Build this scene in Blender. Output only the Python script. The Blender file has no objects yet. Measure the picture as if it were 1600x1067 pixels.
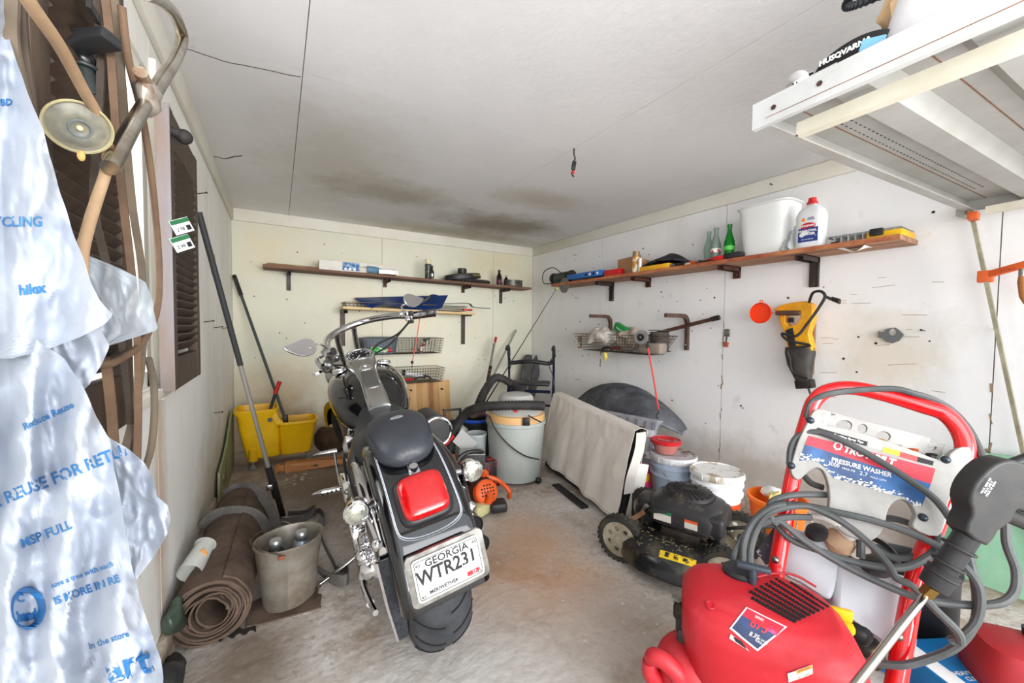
# a cluttered shed with a motorcycle; built where each thing stands
WORLD_STR=1.75; DOOR_E=950; EXPO=0.5
import bpy, bmesh, math, random
from mathutils import Vector, Matrix, noise
from mathutils.bvhtree import BVHTree
PI=math.pi; R=math.radians
random.seed(7)
S=bpy.context.scene; COL=S.collection
# ---------------------------------------------------------------- camera
F=609.48; YAW=.5407; PIT=-.0383; ROL=.0108; CZ=1.0913
XL,XR,YB,H=-.3257,2.7008,4.0194,2.0521
fw=Vector((math.sin(YAW)*math.cos(PIT),math.cos(YAW)*math.cos(PIT),math.sin(PIT)))
r0=Vector((math.cos(YAW),-math.sin(YAW),0)); u0=r0.cross(fw)
cr=r0*math.cos(ROL)+u0*math.sin(ROL); cu=-r0*math.sin(ROL)+u0*math.cos(ROL)
CAM=Vector((0,0,CZ))
cd=bpy.data.cameras.new('camera'); cam=bpy.data.objects.new('camera',cd); COL.objects.link(cam)
cd.sensor_width=36; cd.lens=36*F/1600; cd.clip_start=.02
m=Matrix.Identity(4)
for i in range(3): m[i][0]=cr[i]; m[i][1]=cu[i]; m[i][2]=-fw[i]; m[i][3]=CAM[i]
cam.matrix_world=m; S.camera=cam
# ---------------------------------------------------------------- light
w=bpy.data.worlds.new('sky'); S.world=w; w.use_nodes=True
bg=w.node_tree.nodes['Background']; bg.inputs[0].default_value=(.90,.95,1,1); bg.inputs[1].default_value=WORLD_STR
def area(name,loc,rot,sx,sy,e,col=(1,1,1)):
    l=bpy.data.lights.new(name,'AREA'); l.shape='RECTANGLE'; l.size=sx; l.size_y=sy; l.energy=e; l.color=col
    o=bpy.data.objects.new(name,l); COL.objects.link(o); o.location=loc; o.rotation_euler=rot; return o
area('door_daylight',(1.2,-9,1.8),(R(87),0,0),8,3.4,DOOR_E,(1,.99,.98))
area('added_ceiling_fill',(.75,-.34,1.2),(R(122),0,R(-12)),1.3,.8,12,(.97,.98,1))  # added fill by the doorway, brightens the ceiling; stands in for an assumed flash
area('window_daylight',(XL-.5,1.1,1.5),(0,R(-90),0),1.0,1.0,14,(1,1,1))
vs=S.view_settings; vs.view_transform='Standard'; vs.look='None'; vs.gamma=1; vs.exposure=EXPO; vs.use_curve_mapping=False
S.cycles.max_bounces=10; S.cycles.diffuse_bounces=6; S.cycles.transparent_max_bounces=12
# ---------------------------------------------------------------- points from the survey of the photograph
def ray(px,py): return fw+cr*((px-800)/F)-cu*((py-533.5)/F)
def WW(px,py,i,v):
    d=ray(px,py); t=(v-CAM[i])/d[i]; return CAM+d*t
def wx(px,py,v): return WW(px,py,0,v)
def wy(px,py,v): return WW(px,py,1,v)
def wz(px,py,v=0): return WW(px,py,2,v)
def dd(px,py,t): return CAM+ray(px,py)*t
V=Vector
# ---------------------------------------------------------------- materials
MC={}
def mat(name,c,rough=.6,metal=0,c2=None,sc=6,bump=0,bsc=40,trans=0,alpha=1,lo=.35,hi=.65,coat=0,spec=.5,sss=0,ior=1.45,emit=0,stretch=None,det=6):
    if name in MC: return MC[name]
    m=bpy.data.materials.new(name); m.use_nodes=True; nt=m.node_tree; n=nt.nodes; b=n['Principled BSDF']; L=nt.links
    def lin(v): return tuple((x/12.92 if x<=.04045 else ((x+.055)/1.055)**2.4) for x in v)
    C=lin([x/255 for x in c])+(1,)
    b.inputs['Base Color'].default_value=C; b.inputs['Roughness'].default_value=rough; b.inputs['Metallic'].default_value=metal
    b.inputs['Specular IOR Level'].default_value=spec
    b.inputs['IOR'].default_value=ior
    if trans: b.inputs['Transmission Weight'].default_value=trans
    if coat: b.inputs['Coat Weight'].default_value=coat; b.inputs['Coat Roughness'].default_value=.05
    if alpha<1: b.inputs['Alpha'].default_value=alpha
    if emit: b.inputs['Emission Color'].default_value=C; b.inputs['Emission Strength'].default_value=emit
    if sss: b.inputs['Subsurface Weight'].default_value=sss; b.inputs['Subsurface Radius'].default_value=(.05,.05,.05); b.inputs['Subsurface Scale'].default_value=.3
    tc=n.new('ShaderNodeTexCoord'); src=tc.outputs['Object']
    if stretch:
        mp=n.new('ShaderNodeMapping'); mp.inputs['Scale'].default_value=stretch; L.new(src,mp.inputs[0]); src=mp.outputs[0]
    if c2 is not None:
        C2=lin([x/255 for x in c2])+(1,)
        t=n.new('ShaderNodeTexNoise'); t.inputs['Scale'].default_value=sc; t.inputs['Detail'].default_value=det; t.inputs['Roughness'].default_value=.62
        L.new(src,t.inputs['Vector'])
        rp=n.new('ShaderNodeValToRGB'); rp.color_ramp.elements[0].position=lo; rp.color_ramp.elements[0].color=C; rp.color_ramp.elements[1].position=hi; rp.color_ramp.elements[1].color=C2
        L.new(t.outputs['Fac'],rp.inputs[0]); L.new(rp.outputs[0],b.inputs['Base Color'])
    if bump:
        t2=n.new('ShaderNodeTexNoise'); t2.inputs['Scale'].default_value=bsc; t2.inputs['Detail'].default_value=4; L.new(src,t2.inputs['Vector'])
        bp=n.new('ShaderNodeBump'); bp.inputs['Strength'].default_value=bump; bp.inputs['Distance'].default_value=.004; L.new(t2.outputs['Fac'],bp.inputs['Height']); L.new(bp.outputs[0],b.inputs['Normal'])
    MC[name]=m; return m
chrome=mat('chrome',(225,225,228),.07,1)
steel=mat('brushed_steel',(175,175,172),.32,1,(120,118,112),20)
darksteel=mat('dark_steel',(70,66,62),.45,.7,(48,40,34),14)
blackp=mat('black_plastic',(26,26,28),.45,0,(44,44,46),8)
blackr=mat('black_rubber',(30,30,31),.7,0,(52,50,48),12,.3,60)
hosem=mat('grey_rubber_hose',(62,65,66),.5,0,(88,90,90),9,.1,80)
gblack=mat('gloss_black_paint',(8,9,12),.08,0,coat=1)
white=mat('white_plastic',(232,234,236),.4,0,(205,206,205),4)
redp=mat('red_plastic',(205,28,28),.4,0,(180,30,30),8)
redpaint=mat('red_enamel',(214,16,22),.2,0,coat=.6)
orange=mat('orange_plastic',(232,92,28),.45,0,(200,80,36),9)
yellow=mat('yellow_plastic',(240,190,10),.42,0,(222,170,10),4)
green=mat('green_plastic',(24,140,50),.4)
bluep=mat('blue_print',(38,104,170),.5)
navy=mat('navy_enamel',(18,26,56),.3)
glass=mat('clear_plastic',(235,240,240),.08,0,trans=.9,ior=1.25)
glassm=mat('bottle_glass',(200,225,212),.05,0,trans=.85,ior=1.3)
greenglass=mat('green_bottle_glass',(14,140,40),.06,0,trans=.45,ior=1.4)
bracketm=mat('bracket_steel',(80,70,66),.5,.4,(62,50,44),12)
rustm=mat('rust_brown_steel',(96,60,50),.6,.3,(74,46,38),18)
shelfw=mat('shelf_plywood',(148,112,88),.8,0,(112,76,56),5,.3,30,stretch=(1,1,1))
printdark=mat('dark_print',(28,28,30),.6)
printwhite=mat('white_print',(238,238,238),.6)
wire=mat('wire_brown',(88,78,68),.5,.6)
# ---------------------------------------------------------------- things
def tag(o,label=None,cat=None,group=None,kind=None):
    if label: o['label']=label
    if cat: o['category']=cat
    if group: o['group']=group
    if kind: o['kind']=kind
    return o
def thing(name,label,cat,loc=(0,0,0),rot=None,group=None,kind=None):
    o=bpy.data.objects.new(name,None); COL.objects.link(o); o.empty_display_size=.05
    mw=Matrix.Translation(V(loc))
    if rot is not None:
        mw=mw@(rot.to_4x4() if isinstance(rot,Matrix) else Matrix.Rotation(rot,4,'Z'))
    o.matrix_world=mw; o.matrix_basis=mw
    tag(o,label,cat,group,kind); RM[o]=mw; return o
RM={}
def rootm(o):
    while o.parent: o=o.parent
    return RM.get(o,Matrix.Identity(4))
def frame(d,up=(0,0,1)):
    d=V(d).normalized(); up=V(up)
    if abs(d.dot(up.normalized()))>.985: up=V((1,0,0)) if abs(d.x)<.9 else V((0,1,0))
    s=up.cross(d).normalized(); return s,d.cross(s).normalized(),d
def catmull(pts,res=6,closed=False):
    pts=[V(p) for p in pts]; n=len(pts)
    if n<3: return pts
    out=[]; rg=range(n) if closed else range(n-1)
    for i in rg:
        if closed: p0,p1,p2,p3=pts[i-1],pts[i],pts[(i+1)%n],pts[(i+2)%n]
        else:
            p1,p2=pts[i],pts[i+1]; p0=pts[i-1] if i else p1*2-p2; p3=pts[i+2] if i+2<n else p2*2-p1
        for k in range(res):
            t=k/res; out.append(.5*((2*p1)+(p2-p0)*t+(2*p0-5*p1+4*p2-p3)*t*t+(3*p1-p0-3*p2+p3)*t**3))
    if not closed: out.append(pts[-1])
    return out
def ring(c,u,v,a,b,e=2,n=16,ph=0):
    c=V(c);u=V(u);v=V(v);o=[]
    for i in range(n):
        t=2*PI*i/n+ph; x,y=math.cos(t),math.sin(t)
        o.append(c+u*(a*math.copysign(abs(x)**(2/e),x))+v*(b*math.copysign(abs(y)**(2/e),y)))
    return o
class G:
    def __init__(s): s.b=bmesh.new()
    def loft(s,rings,cap=True,closed=False):
        b=s.b; vr=[[b.verts.new(p) for p in r] for r in rings]; n=len(rings[0])
        m=len(vr)
        for i in range(m if closed else m-1):
            A,B=vr[i],vr[(i+1)%m]
            for j in range(n):
                try: b.faces.new((A[j],A[(j+1)%n],B[(j+1)%n],B[j]))
                except ValueError: pass
        if cap and not closed:
            for r in (vr[0][::-1],vr[-1]):
                try: b.faces.new(r)
                except ValueError: pass
        return s
    def poly(s,pts):
        s.b.faces.new([s.b.verts.new(p) for p in pts]); return s
    def box(s,c,d,rot=None,bev=0,seg=2):
        m=(rot.to_4x4() if rot is not None else Matrix.Identity(4)); m=Matrix.Translation(V(c))@m@Matrix.Diagonal((d[0],d[1],d[2],1))
        g=bmesh.ops.create_cube(s.b,size=1,matrix=m)
        if bev:
            es={e for v in g['verts'] for e in v.link_edges}
            bmesh.ops.bevel(s.b,geom=list(es),offset=bev,segments=seg,affect='EDGES',profile=.5)
        return s
    def bar(s,p0,p1,w,h,up=(0,0,1),bev=0):
        p0,p1=V(p0),V(p1); a,b_,d=frame(p1-p0,up); m=Matrix((a,b_,d)).transposed()
        return s.box((p0+p1)/2,(w,h,(p1-p0).length),m,bev)
    def slab(s,p,u,v,w,lu,lv,lw,bev=0):   # corner p, unit axes
        u,v,w=V(u).normalized(),V(v).normalized(),V(w).normalized()
        return s.box(V(p)+u*lu/2+v*lv/2+w*lw/2,(lu,lv,lw),Matrix((u,v,w)).transposed(),bev)
    def cyl(s,p0,p1,r,r1=None,n=16,cap=True,e=2):
        p0,p1=V(p0),V(p1); r1=r if r1 is None else r1; a,b_,d=frame(p1-p0)
        return s.loft([ring(p0,a,b_,r,r,e,n),ring(p1,a,b_,r1,r1,e,n)],cap)
    def tube(s,pts,r,n=8,sp=True,res=6,closed=False,flat=None,up=(0,0,1),cap=True):
        P=catmull(pts,res,closed) if sp else [V(p) for p in pts]; m=len(P); rr=[]; a=None
        for i,p in enumerate(P):
            if closed: d=P[(i+1)%m]-P[i-1]
            else: d=P[min(i+1,m-1)]-P[max(i-1,0)]
            if d.length<1e-9: d=V((0,0,1))
            d.normalize()
            if a is None or flat: a,b_,_=frame(d,up)
            else:
                a=(a-d*a.dot(d)); a=a.normalized() if a.length>1e-6 else frame(d)[0]; b_=d.cross(a)
            q=r[min(int(i*len(r)/m),len(r)-1)] if isinstance(r,(list,tuple)) else r
            if isinstance(r,(list,tuple)):
                f_=i/(m-1)*(len(r)-1); k=min(int(f_),len(r)-2); q=r[k]+(r[k+1]-r[k])*(f_-k)
            if flat: rr.append([p+a*flat[0]/2+b_*flat[1]/2,p-a*flat[0]/2+b_*flat[1]/2,p-a*flat[0]/2-b_*flat[1]/2,p+a*flat[0]/2-b_*flat[1]/2])
            else: rr.append(ring(p,a,b_,q,q,2,n))
        return s.loft(rr,cap,closed)
    def lathe(s,prof,o=(0,0,0),ax=(0,0,1),n=28,sx=1,sy=1,e=2,up=(0,1,0),cap=True):
        a,b_,d=frame(ax,up); o=V(o)
        return s.loft([ring(o+d*z,a,b_,max(r,1e-4)*sx,max(r,1e-4)*sy,e,n) for r,z in prof],cap)
    def ball(s,c,r,sc=(1,1,1),rot=None,n=14,e1=2,e2=2):
        c=V(c); rot=rot or Matrix.Identity(3); rings=[]
        for i in range(n//2+1):
            t=-PI/2+PI*i/(n//2); cz,sz=math.cos(t),math.sin(t)
            cz=max(abs(cz)**(2/e1),1e-4); sz=math.copysign(abs(sz)**(2/e1),sz)
            rings.append([c+rot@(V((q.x*sc[0],q.y*sc[1],sz*r*sc[2]))) for q in ring((0,0,0),(1,0,0),(0,1,0),r*cz,r*cz,e2,n)])
        return s.loft(rings)
    def tor(s,c,ax,R_,r,n=32,k=8,a0=0,a1=2*PI):
        a,b_,d=frame(ax); c=V(c); full=abs(a1-a0-2*PI)<1e-6
        N=n if full else n+1
        pts=[c+a*R_*math.cos(a0+(a1-a0)*i/n)+b_*R_*math.sin(a0+(a1-a0)*i/n) for i in range(N)]
        return s.tube(pts,r,k,sp=False,closed=full)
    def prism(s,pts,o,u,v,dep):
        o,u,v=V(o),V(u).normalized(),V(v).normalized(); w=u.cross(v).normalized()
        A=[o+u*x+v*y for x,y in pts]; return s.loft([A,[p+w*dep for p in A]])
    def sheet(s,fn,nu,nv,th=0):
        b=s.b; g=[[V(fn(i/nu,j/nv)) for j in range(nv+1)] for i in range(nu+1)]
        vs_=[[b.verts.new(p) for p in r] for r in g]
        for i in range(nu):
            for j in range(nv): b.faces.new((vs_[i][j],vs_[i+1][j],vs_[i+1][j+1],vs_[i][j+1]))
        if th:
            N=[[None]*(nv+1) for _ in range(nu+1)]
            for i in range(nu+1):
                for j in range(nv+1):
                    du=g[min(i+1,nu)][j]-g[max(i-1,0)][j]; dv=g[i][min(j+1,nv)]-g[i][max(j-1,0)]
                    nn=du.cross(dv); nn=nn.normalized() if nn.length>1e-12 else V((0,0,1)); N[i][j]=b.verts.new(g[i][j]-nn*th)
            for i in range(nu):
                for j in range(nv): b.faces.new((N[i][j],N[i][j+1],N[i+1][j+1],N[i+1][j]))
            for i in range(nu):
                b.faces.new((vs_[i][0],N[i][0],N[i+1][0],vs_[i+1][0])); b.faces.new((vs_[i+1][nv],N[i+1][nv],N[i][nv],vs_[i][nv]))
            for j in range(nv):
                b.faces.new((vs_[0][j+1],N[0][j+1],N[0][j],vs_[0][j])); b.faces.new((vs_[nu][j],N[nu][j],N[nu][j+1],vs_[nu][j+1]))
        return s
    def mesh(s,me,M4=None):
        v0=len(s.b.verts); s.b.from_mesh(me)
        if M4 is not None:
            s.b.verts.ensure_lookup_table()
            for v in s.b.verts[v0:]: v.co=M4@v.co
        return s
    def jitter(s,amp,sc,seed=0):
        for v in s.b.verts: v.co+=noise.noise_vector(v.co*sc+V((seed,seed*2.1,0)))*amp
        return s
    def build(s,name,m,parent=None,local=False,ang=38,label=None,cat=None,group=None,kind=None,sub=0,mats=None,nrm=True):
        if nrm: bmesh.ops.recalc_face_normals(s.b,faces=s.b.faces)
        me=bpy.data.meshes.new(name); s.b.to_mesh(me); s.b.free()
        o=bpy.data.objects.new(name,me); COL.objects.link(o); me.materials.append(m)
        if mats:
            for q in mats: me.materials.append(q)
        if parent is not None:
            o.parent=parent
            if not local: me.transform(rootm(parent).inverted())
        elif cat:   # single-mesh thing: origin at its base
            lo=[min(v.co[i] for v in me.vertices) for i in range(3)]; hi=[max(v.co[i] for v in me.vertices) for i in range(3)]
            b0=V(((lo[0]+hi[0])/2,(lo[1]+hi[1])/2,lo[2])); me.transform(Matrix.Translation(-b0)); o.location=b0; RM[o]=Matrix.Translation(b0)
        if len(me.polygons):
            me.polygons.foreach_set('use_smooth',[True]*len(me.polygons)); me.set_sharp_from_angle(angle=R(ang))
        if sub: md=o.modifiers.new('sub','SUBSURF'); md.levels=sub; md.render_levels=sub
        return tag(o,label,cat,group,kind)
def curve_mesh(splines,dep=0,bevel=0):
    cu_=bpy.data.curves.new('c','CURVE'); cu_.dimensions='2D'; cu_.fill_mode='BOTH'; cu_.extrude=dep/2; cu_.bevel_depth=bevel
    for pts in splines:
        sp=cu_.splines.new('POLY'); sp.points.add(len(pts)-1)
        for i,(x,y) in enumerate(pts): sp.points[i].co=(x,y,0,1)
        sp.use_cyclic_u=True
    o=bpy.data.objects.new('c',cu_); me=bpy.data.meshes.new_from_object(o); bpy.data.objects.remove(o); bpy.data.curves.remove(cu_); return me
def circ(cx,cy,rx,ry=None,n=16,rot=0):
    ry=ry or rx; return [(cx+rx*math.cos(2*PI*i/n+rot),cy+ry*math.sin(2*PI*i/n+rot)) for i in range(n)]
def M4(o,u,v):
    u=V(u).normalized(); v=V(v); v=(v-u*v.dot(u)).normalized(); w=u.cross(v); M=Matrix.Identity(4)
    for i in range(3): M[i][0]=u[i];M[i][1]=v[i];M[i][2]=w[i];M[i][3]=o[i]
    return M
TX={}
def text_mesh(t,size,al='CENTER',sx=1,bold=0,shear=0,ext=.0004):
    c=bpy.data.curves.new('t','FONT'); c.body=t; c.size=size; c.align_x=al; c.align_y='CENTER'; c.extrude=ext; c.offset=bold; c.shear=shear; c.resolution_u=2
    o=bpy.data.objects.new('t',c); me=bpy.data.meshes.new_from_object(o); bpy.data.objects.remove(o); bpy.data.curves.remove(c)
    me.transform(Matrix.Diagonal((sx,1,1,1))); return me
def text(t,size,o,u,v,m,parent,name='lettering',al='CENTER',sx=1,bold=0,shear=0,local=False,bvh=None,ext=.0004):
    me=text_mesh(t,size,al,sx,bold,shear,ext); g=G(); g.mesh(me,M4(V(o),u,v)); bpy.data.meshes.remove(me)
    if bvh: project(g,bvh,V(u).cross(V(v)).normalized())
    return g.build(name,m,parent,local)
def project(g,bvh,w,off=.0012):
    for q in g.b.verts:
        h=bvh.ray_cast(q.co+w*.25,-w)
        if h[0] is not None: q.co=h[0]+w*off
def bvh_of(g):
    bmesh.ops.triangulate(g.b,faces=g.b.faces[:]); return BVHTree.FromBMesh(g.b)
# ================================================================= THE ROOM
def nodes_mat(name,base,layers,rough=.7,bump=.25,bsc=30,spots=(),streak=None):
    """base colour, then (colour, scale, lo, hi, amount) noise layers; spots = world centres of old stains (x,y,z,r,colour,amount)"""
    m=bpy.data.materials.new(name); m.use_nodes=True; nt=m.node_tree; n=nt.nodes; L=nt.links; b=n['Principled BSDF']
    lin=lambda c: tuple((x/255/12.92 if x/255<=.04045 else ((x/255+.055)/1.055)**2.4) for x in c)+(1,)
    geo=n.new('ShaderNodeNewGeometry'); pos=geo.outputs['Position']
    cur=None
    rgb=n.new('ShaderNodeRGB'); rgb.outputs[0].default_value=lin(base); cur=rgb.outputs[0]
    def mix(fac,col,cur):
        x=n.new('ShaderNodeMix'); x.data_type='RGBA'; L.new(fac,x.inputs[0]); L.new(cur,x.inputs[6]); x.inputs[7].default_value=lin(col); return x.outputs[2]
    for i,(c,sc,lo,hi,am,*st) in enumerate(layers):
        t=n.new('ShaderNodeTexNoise'); t.inputs['Scale'].default_value=sc; t.inputs['Detail'].default_value=8; t.inputs['Roughness'].default_value=.65
        mp=n.new('ShaderNodeMapping'); mp.inputs['Location'].default_value=(i*3.7,i*1.9,i*5.1)
        if st: mp.inputs['Scale'].default_value=st[0]
        L.new(pos,mp.inputs[0]); L.new(mp.outputs[0],t.inputs['Vector'])
        r=n.new('ShaderNodeMapRange'); r.inputs[1].default_value=lo; r.inputs[2].default_value=hi; r.inputs[4].default_value=am; L.new(t.outputs['Fac'],r.inputs[0])
        cur=mix(r.outputs[0],c,cur)
    for i,(x,y,z,sx,sy,sz,c,am) in enumerate(spots):
        mp=n.new('ShaderNodeMapping'); mp.vector_type='POINT'; mp.inputs['Location'].default_value=(-x/sx,-y/sy,-z/sz); mp.inputs['Scale'].default_value=(1/sx,1/sy,1/sz)
        L.new(pos,mp.inputs[0])
        t=n.new('ShaderNodeTexNoise'); t.inputs['Scale'].default_value=4; t.inputs['Detail'].default_value=7; t.inputs['Roughness'].default_value=.7; L.new(pos,t.inputs['Vector'])
        ln=n.new('ShaderNodeVectorMath'); ln.operation='LENGTH'; L.new(mp.outputs[0],ln.inputs[0])
        a=n.new('ShaderNodeMath'); a.operation='MULTIPLY_ADD'; L.new(t.outputs['Fac'],a.inputs[0]); a.inputs[1].default_value=1.5; L.new(ln.outputs['Value'],a.inputs[2])
        r=n.new('ShaderNodeMapRange'); r.inputs[1].default_value=1.75; r.inputs[2].default_value=1.0; r.inputs[4].default_value=am; L.new(a.outputs[0],r.inputs[0])
        cur=mix(r.outputs[0],c,cur)
    L.new(cur,b.inputs['Base Color']); b.inputs['Roughness'].default_value=rough; b.inputs['Specular IOR Level'].default_value=.3
    t=n.new('ShaderNodeTexNoise'); t.inputs['Scale'].default_value=bsc; t.inputs['Detail'].default_value=6; L.new(pos,t.inputs['Vector'])
    bp=n.new('ShaderNodeBump'); bp.inputs['Strength'].default_value=bump; bp.inputs['Distance'].default_value=.006; L.new(t.outputs['Fac'],bp.inputs['Height']); L.new(bp.outputs[0],b.inputs['Normal'])
    return m
VS=(1,1,.28)
m_back=nodes_mat('back_wall_paint',(216,214,196),[((226,208,170),1.6,.5,.75,.55),((198,206,190),1.1,.5,.7,.6),((150,140,118),26,.70,.78,.7),((222,220,206),5,.55,.7,.5)],
   spots=[(-.05,4,.25,.5,.3,.55,(190,160,120),.6),(0.6,4,.1,1.0,.3,.35,(150,124,94),.7),(2.3,4,1.75,.9,.3,.25,(200,190,150),.35)])
m_right=nodes_mat('right_wall_paint',(236,235,234),[((222,225,230),1.3,.45,.7,.5),((214,203,182),2.2,.58,.75,.5,VS),((120,108,92),30,.72,.79,.8),((196,190,176),7,.63,.75,.5)],
   spots=[(2.7,.75,.95,.5,.35,.3,(206,192,166),.6),(2.7,1.1,.15,.4,2,.25,(150,132,108),.55)])
m_left=nodes_mat('left_wall_paint',(236,235,230),[((206,206,198),2.4,.45,.7,.6,VS),((196,170,134),5,.60,.74,.6,VS),((110,92,72),24,.70,.78,.75)],
   spots=[(-.33,1.62,.5,.3,.10,.7,(186,150,112),.6),(-.33,3.0,.2,.3,1.2,.35,(170,156,128),.6)])
m_ceil=nodes_mat('ceiling_paint',(232,231,232),[((220,221,222),1.0,.42,.7,.7),((240,238,236),2.6,.5,.7,.5),((160,148,128),18,.69,.78,.5)],
   spots=[(.70,2.93,2.05,.62,.34,.3,(150,142,112),.6),(1.86,3.25,2.05,.75,.42,.3,(132,118,90),.75),(.3,2.6,2.05,.5,.9,.3,(190,184,168),.5),(1.75,2.45,2.05,.5,.25,.3,(178,166,140),.5),(1.6,3.8,2.05,1.2,.3,.3,(170,160,120),.6)])
m_floor=nodes_mat('concrete_floor',(198,190,182),[((150,130,112),2.0,.44,.60,.85),((216,212,208),3.1,.48,.66,.75),((130,114,98),6,.58,.74,.7),((226,222,216),13,.58,.70,.6),((96,84,72),38,.64,.72,.6),((142,130,118),46,.5,.68,.6),((232,229,224),19,.62,.70,.75),((120,104,90),9,.62,.70,.6)],rough=.85,bump=.8,bsc=26,
   spots=[(.92,1.30,0,.42,.50,.3,(190,142,104),.75),(1.02,1.75,0,.5,.35,.3,(172,148,124),.5),(.66,2.0,0,.3,.4,.3,(150,130,112),.5),(.55,1.0,0,.7,.5,.3,(206,203,198),.8),(1.15,1.6,0,.22,.5,.3,(190,154,124),.6),(.3,2.9,0,.9,.8,.3,(118,98,80),.85),(1.2,.95,0,.3,.35,.3,(150,140,130),.6),(-.1,1.5,0,.22,.3,.3,(112,96,80),.8)])
m_trim=nodes_mat('painted_trim',(224,221,210),[((206,200,184),2,.45,.7,.7),((120,100,76),20,.68,.76,.8)])
m_gap=mat('joint_backing_wood',(140,130,114),.9)  # plain brown-grey backing that shows in the joints
Y0=-.35
def structure(name,g,m,kind='structure',**k): return g.build(name,m,kind=kind,**k)
floor=structure('floor',G().box(((XL+XR)/2,(Y0+YB)/2,-.06),(XR-XL+.3,YB-Y0+.3,.12)),m_floor)
ceiling=structure('ceiling',G().box(((XL+XR)/2,(Y0+YB)/2,H+.06),(XR-XL+.3,YB-Y0+.3,.1)),m_gap)
# ceiling sheets
xs=[XL,.092,1.375,XR]; ys=[Y0,1.72,YB]
def sag(x,y): return 0
for i in range(3):
    for j in range(2):
        a,b,c,d=xs[i],xs[i+1],ys[j],ys[j+1]
        G().box(((a+b)/2,(c+d)/2,H+.005),(b-a-.003,d-c-.002,.012)).build('panel',m_ceil,ceiling)
# walls: backing sheets with the plywood sheets in front
wb=structure('wall_back',G().box(((XL+XR)/2,YB+.06,H/2),(XR-XL+.24,.09,H)),m_gap)
for a,b in ((XL,.896),(.896,2.15),(2.15,XR)): G().box(((a+b)/2,YB+.008,H/2),(b-a-.003,.016,H)).build('panel',m_back,wb)
wr=structure('wall_right',G().box((XR+.06,(Y0+YB)/2,H/2),(.09,YB-Y0,H)),m_gap)
for a,b in ((Y0,.376),(.376,1.597),(1.597,2.816),(2.816,YB)): G().box((XR+.008,(a+b)/2,H/2),(.016,b-a-.004,H)).build('panel',m_right,wr)
WY0,WY1,WZ0,WZ1=.66,1.60,.90,1.84
g=G()
for (a,b,c,d) in ((Y0,WY0,0,H),(WY1,YB,0,H),(WY0,WY1,0,WZ0),(WY0,WY1,WZ1,H)): g.box((XL-.06,(a+b)/2,(c+d)/2),(.09,b-a,d-c))
wl=structure('wall_left',g,m_gap)
for (a,b,c,d) in ((Y0,WY0,0,H),(WY1+.002,2.80,0,H),(2.80,YB,0,H),(WY0,WY1,0,WZ0),(WY0,WY1,WZ1,H)): G().box((XL-.008,(a+b)/2,(c+d)/2),(.016,b-a-.003,d-c)).build('panel',m_left,wl)
# top trims
structure('trim_1',G().box((XL+.009,(Y0+YB)/2,H-.05),(.018,YB-Y0,.10),None,.003),m_trim)
structure('trim_2',G().box(((XL+XR)/2,YB-.009,H-.05),(XR-XL-.036,.018,.10),None,.003),m_trim)
structure('trim_3',G().box((XR-.009,(Y0+YB)/2,H-.05),(.018,YB-Y0,.095),None,.003),m_trim)
# window behind the shutters
wf=G(); t=.045
for (a,b,c,d) in ((WY0,WY0+t,WZ0,WZ1),(WY1-t,WY1,WZ0,WZ1),(WY0,WY1,WZ0,WZ0+t),(WY0,WY1,WZ1-t,WZ1)): wf.box((XL-.045,(a+b)/2,(c+d)/2),(.07,b-a,d-c))
win=structure('window_1',wf,m_trim)
G().box((XL-.05,(WY0+WY1)/2,(WZ0+WZ1)/2),(.006,WY1-WY0-.08,WZ1-WZ0-.08)).build('pane',mat('frosted_window_pane',(250,250,250),.5,trans=.85,ior=1.2),win)
G().box((XL+.006,(WY0+WY1)/2,WZ0-.02),(.05,WY1-WY0+.08,.03),None,.004).build('sill',m_trim,win)
g=G(); g.box((XL+.006,WY1+.03,(WZ0+WZ1)/2),(.022,.06,WZ1-WZ0+.1),None,.003); g.build('casing',m_trim,win)
# ceiling crack, wall scuffs, holes (joined small stuff)
def crack(name,pts,m,par,wd=.003,nrm=(0,0,1)):
    g=G(); P=[V(p) for p in pts]; Q=[]
    for a,b in zip(P,P[1:]):
        for k in range(5): Q.append(a.lerp(b,k/5)+V((random.uniform(-1,1),random.uniform(-1,1),random.uniform(-1,1)))*.006*(0 if nrm is None else 1))
    Q.append(P[-1]); up=V(nrm)
    for q in Q: q-=up*((q-P[0]).dot(up))
    return g.tube(Q,0,flat=(wd,.002),up=nrm,sp=False).build(name,m,par)
crk=mat('crack_dark',(60,44,32),.9)
crack('crack',[wz(328,243,H-.001),wz(352,248,H-.001),wz(378,243,H-.001)],crk,ceiling,.008)
crack('crack',[wz(285,75,H-.001),wz(360,98,H-.001),wz(470,120,H-.001)],crk,ceiling,.003)
g=G()
for i in range(60):
    y=random.uniform(.5,3.9); z=random.uniform(.35,1.85); s=random.choice([.004,.005,.007])
    g.cyl((XR-.0015,y,z),(XR+.001,y,z),s,n=6)
g.build('nail_hole',crk,wr,kind='stuff')
g=G()
for i in range(46):
    x=random.uniform(-.25,2.6); z=random.uniform(.5,1.9); s=random.choice([.004,.006])
    g.cyl((x,YB-.0015,z),(x,YB+.001,z),s,n=6)
g.build('nail_hole',crk,wb,kind='stuff')
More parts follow.
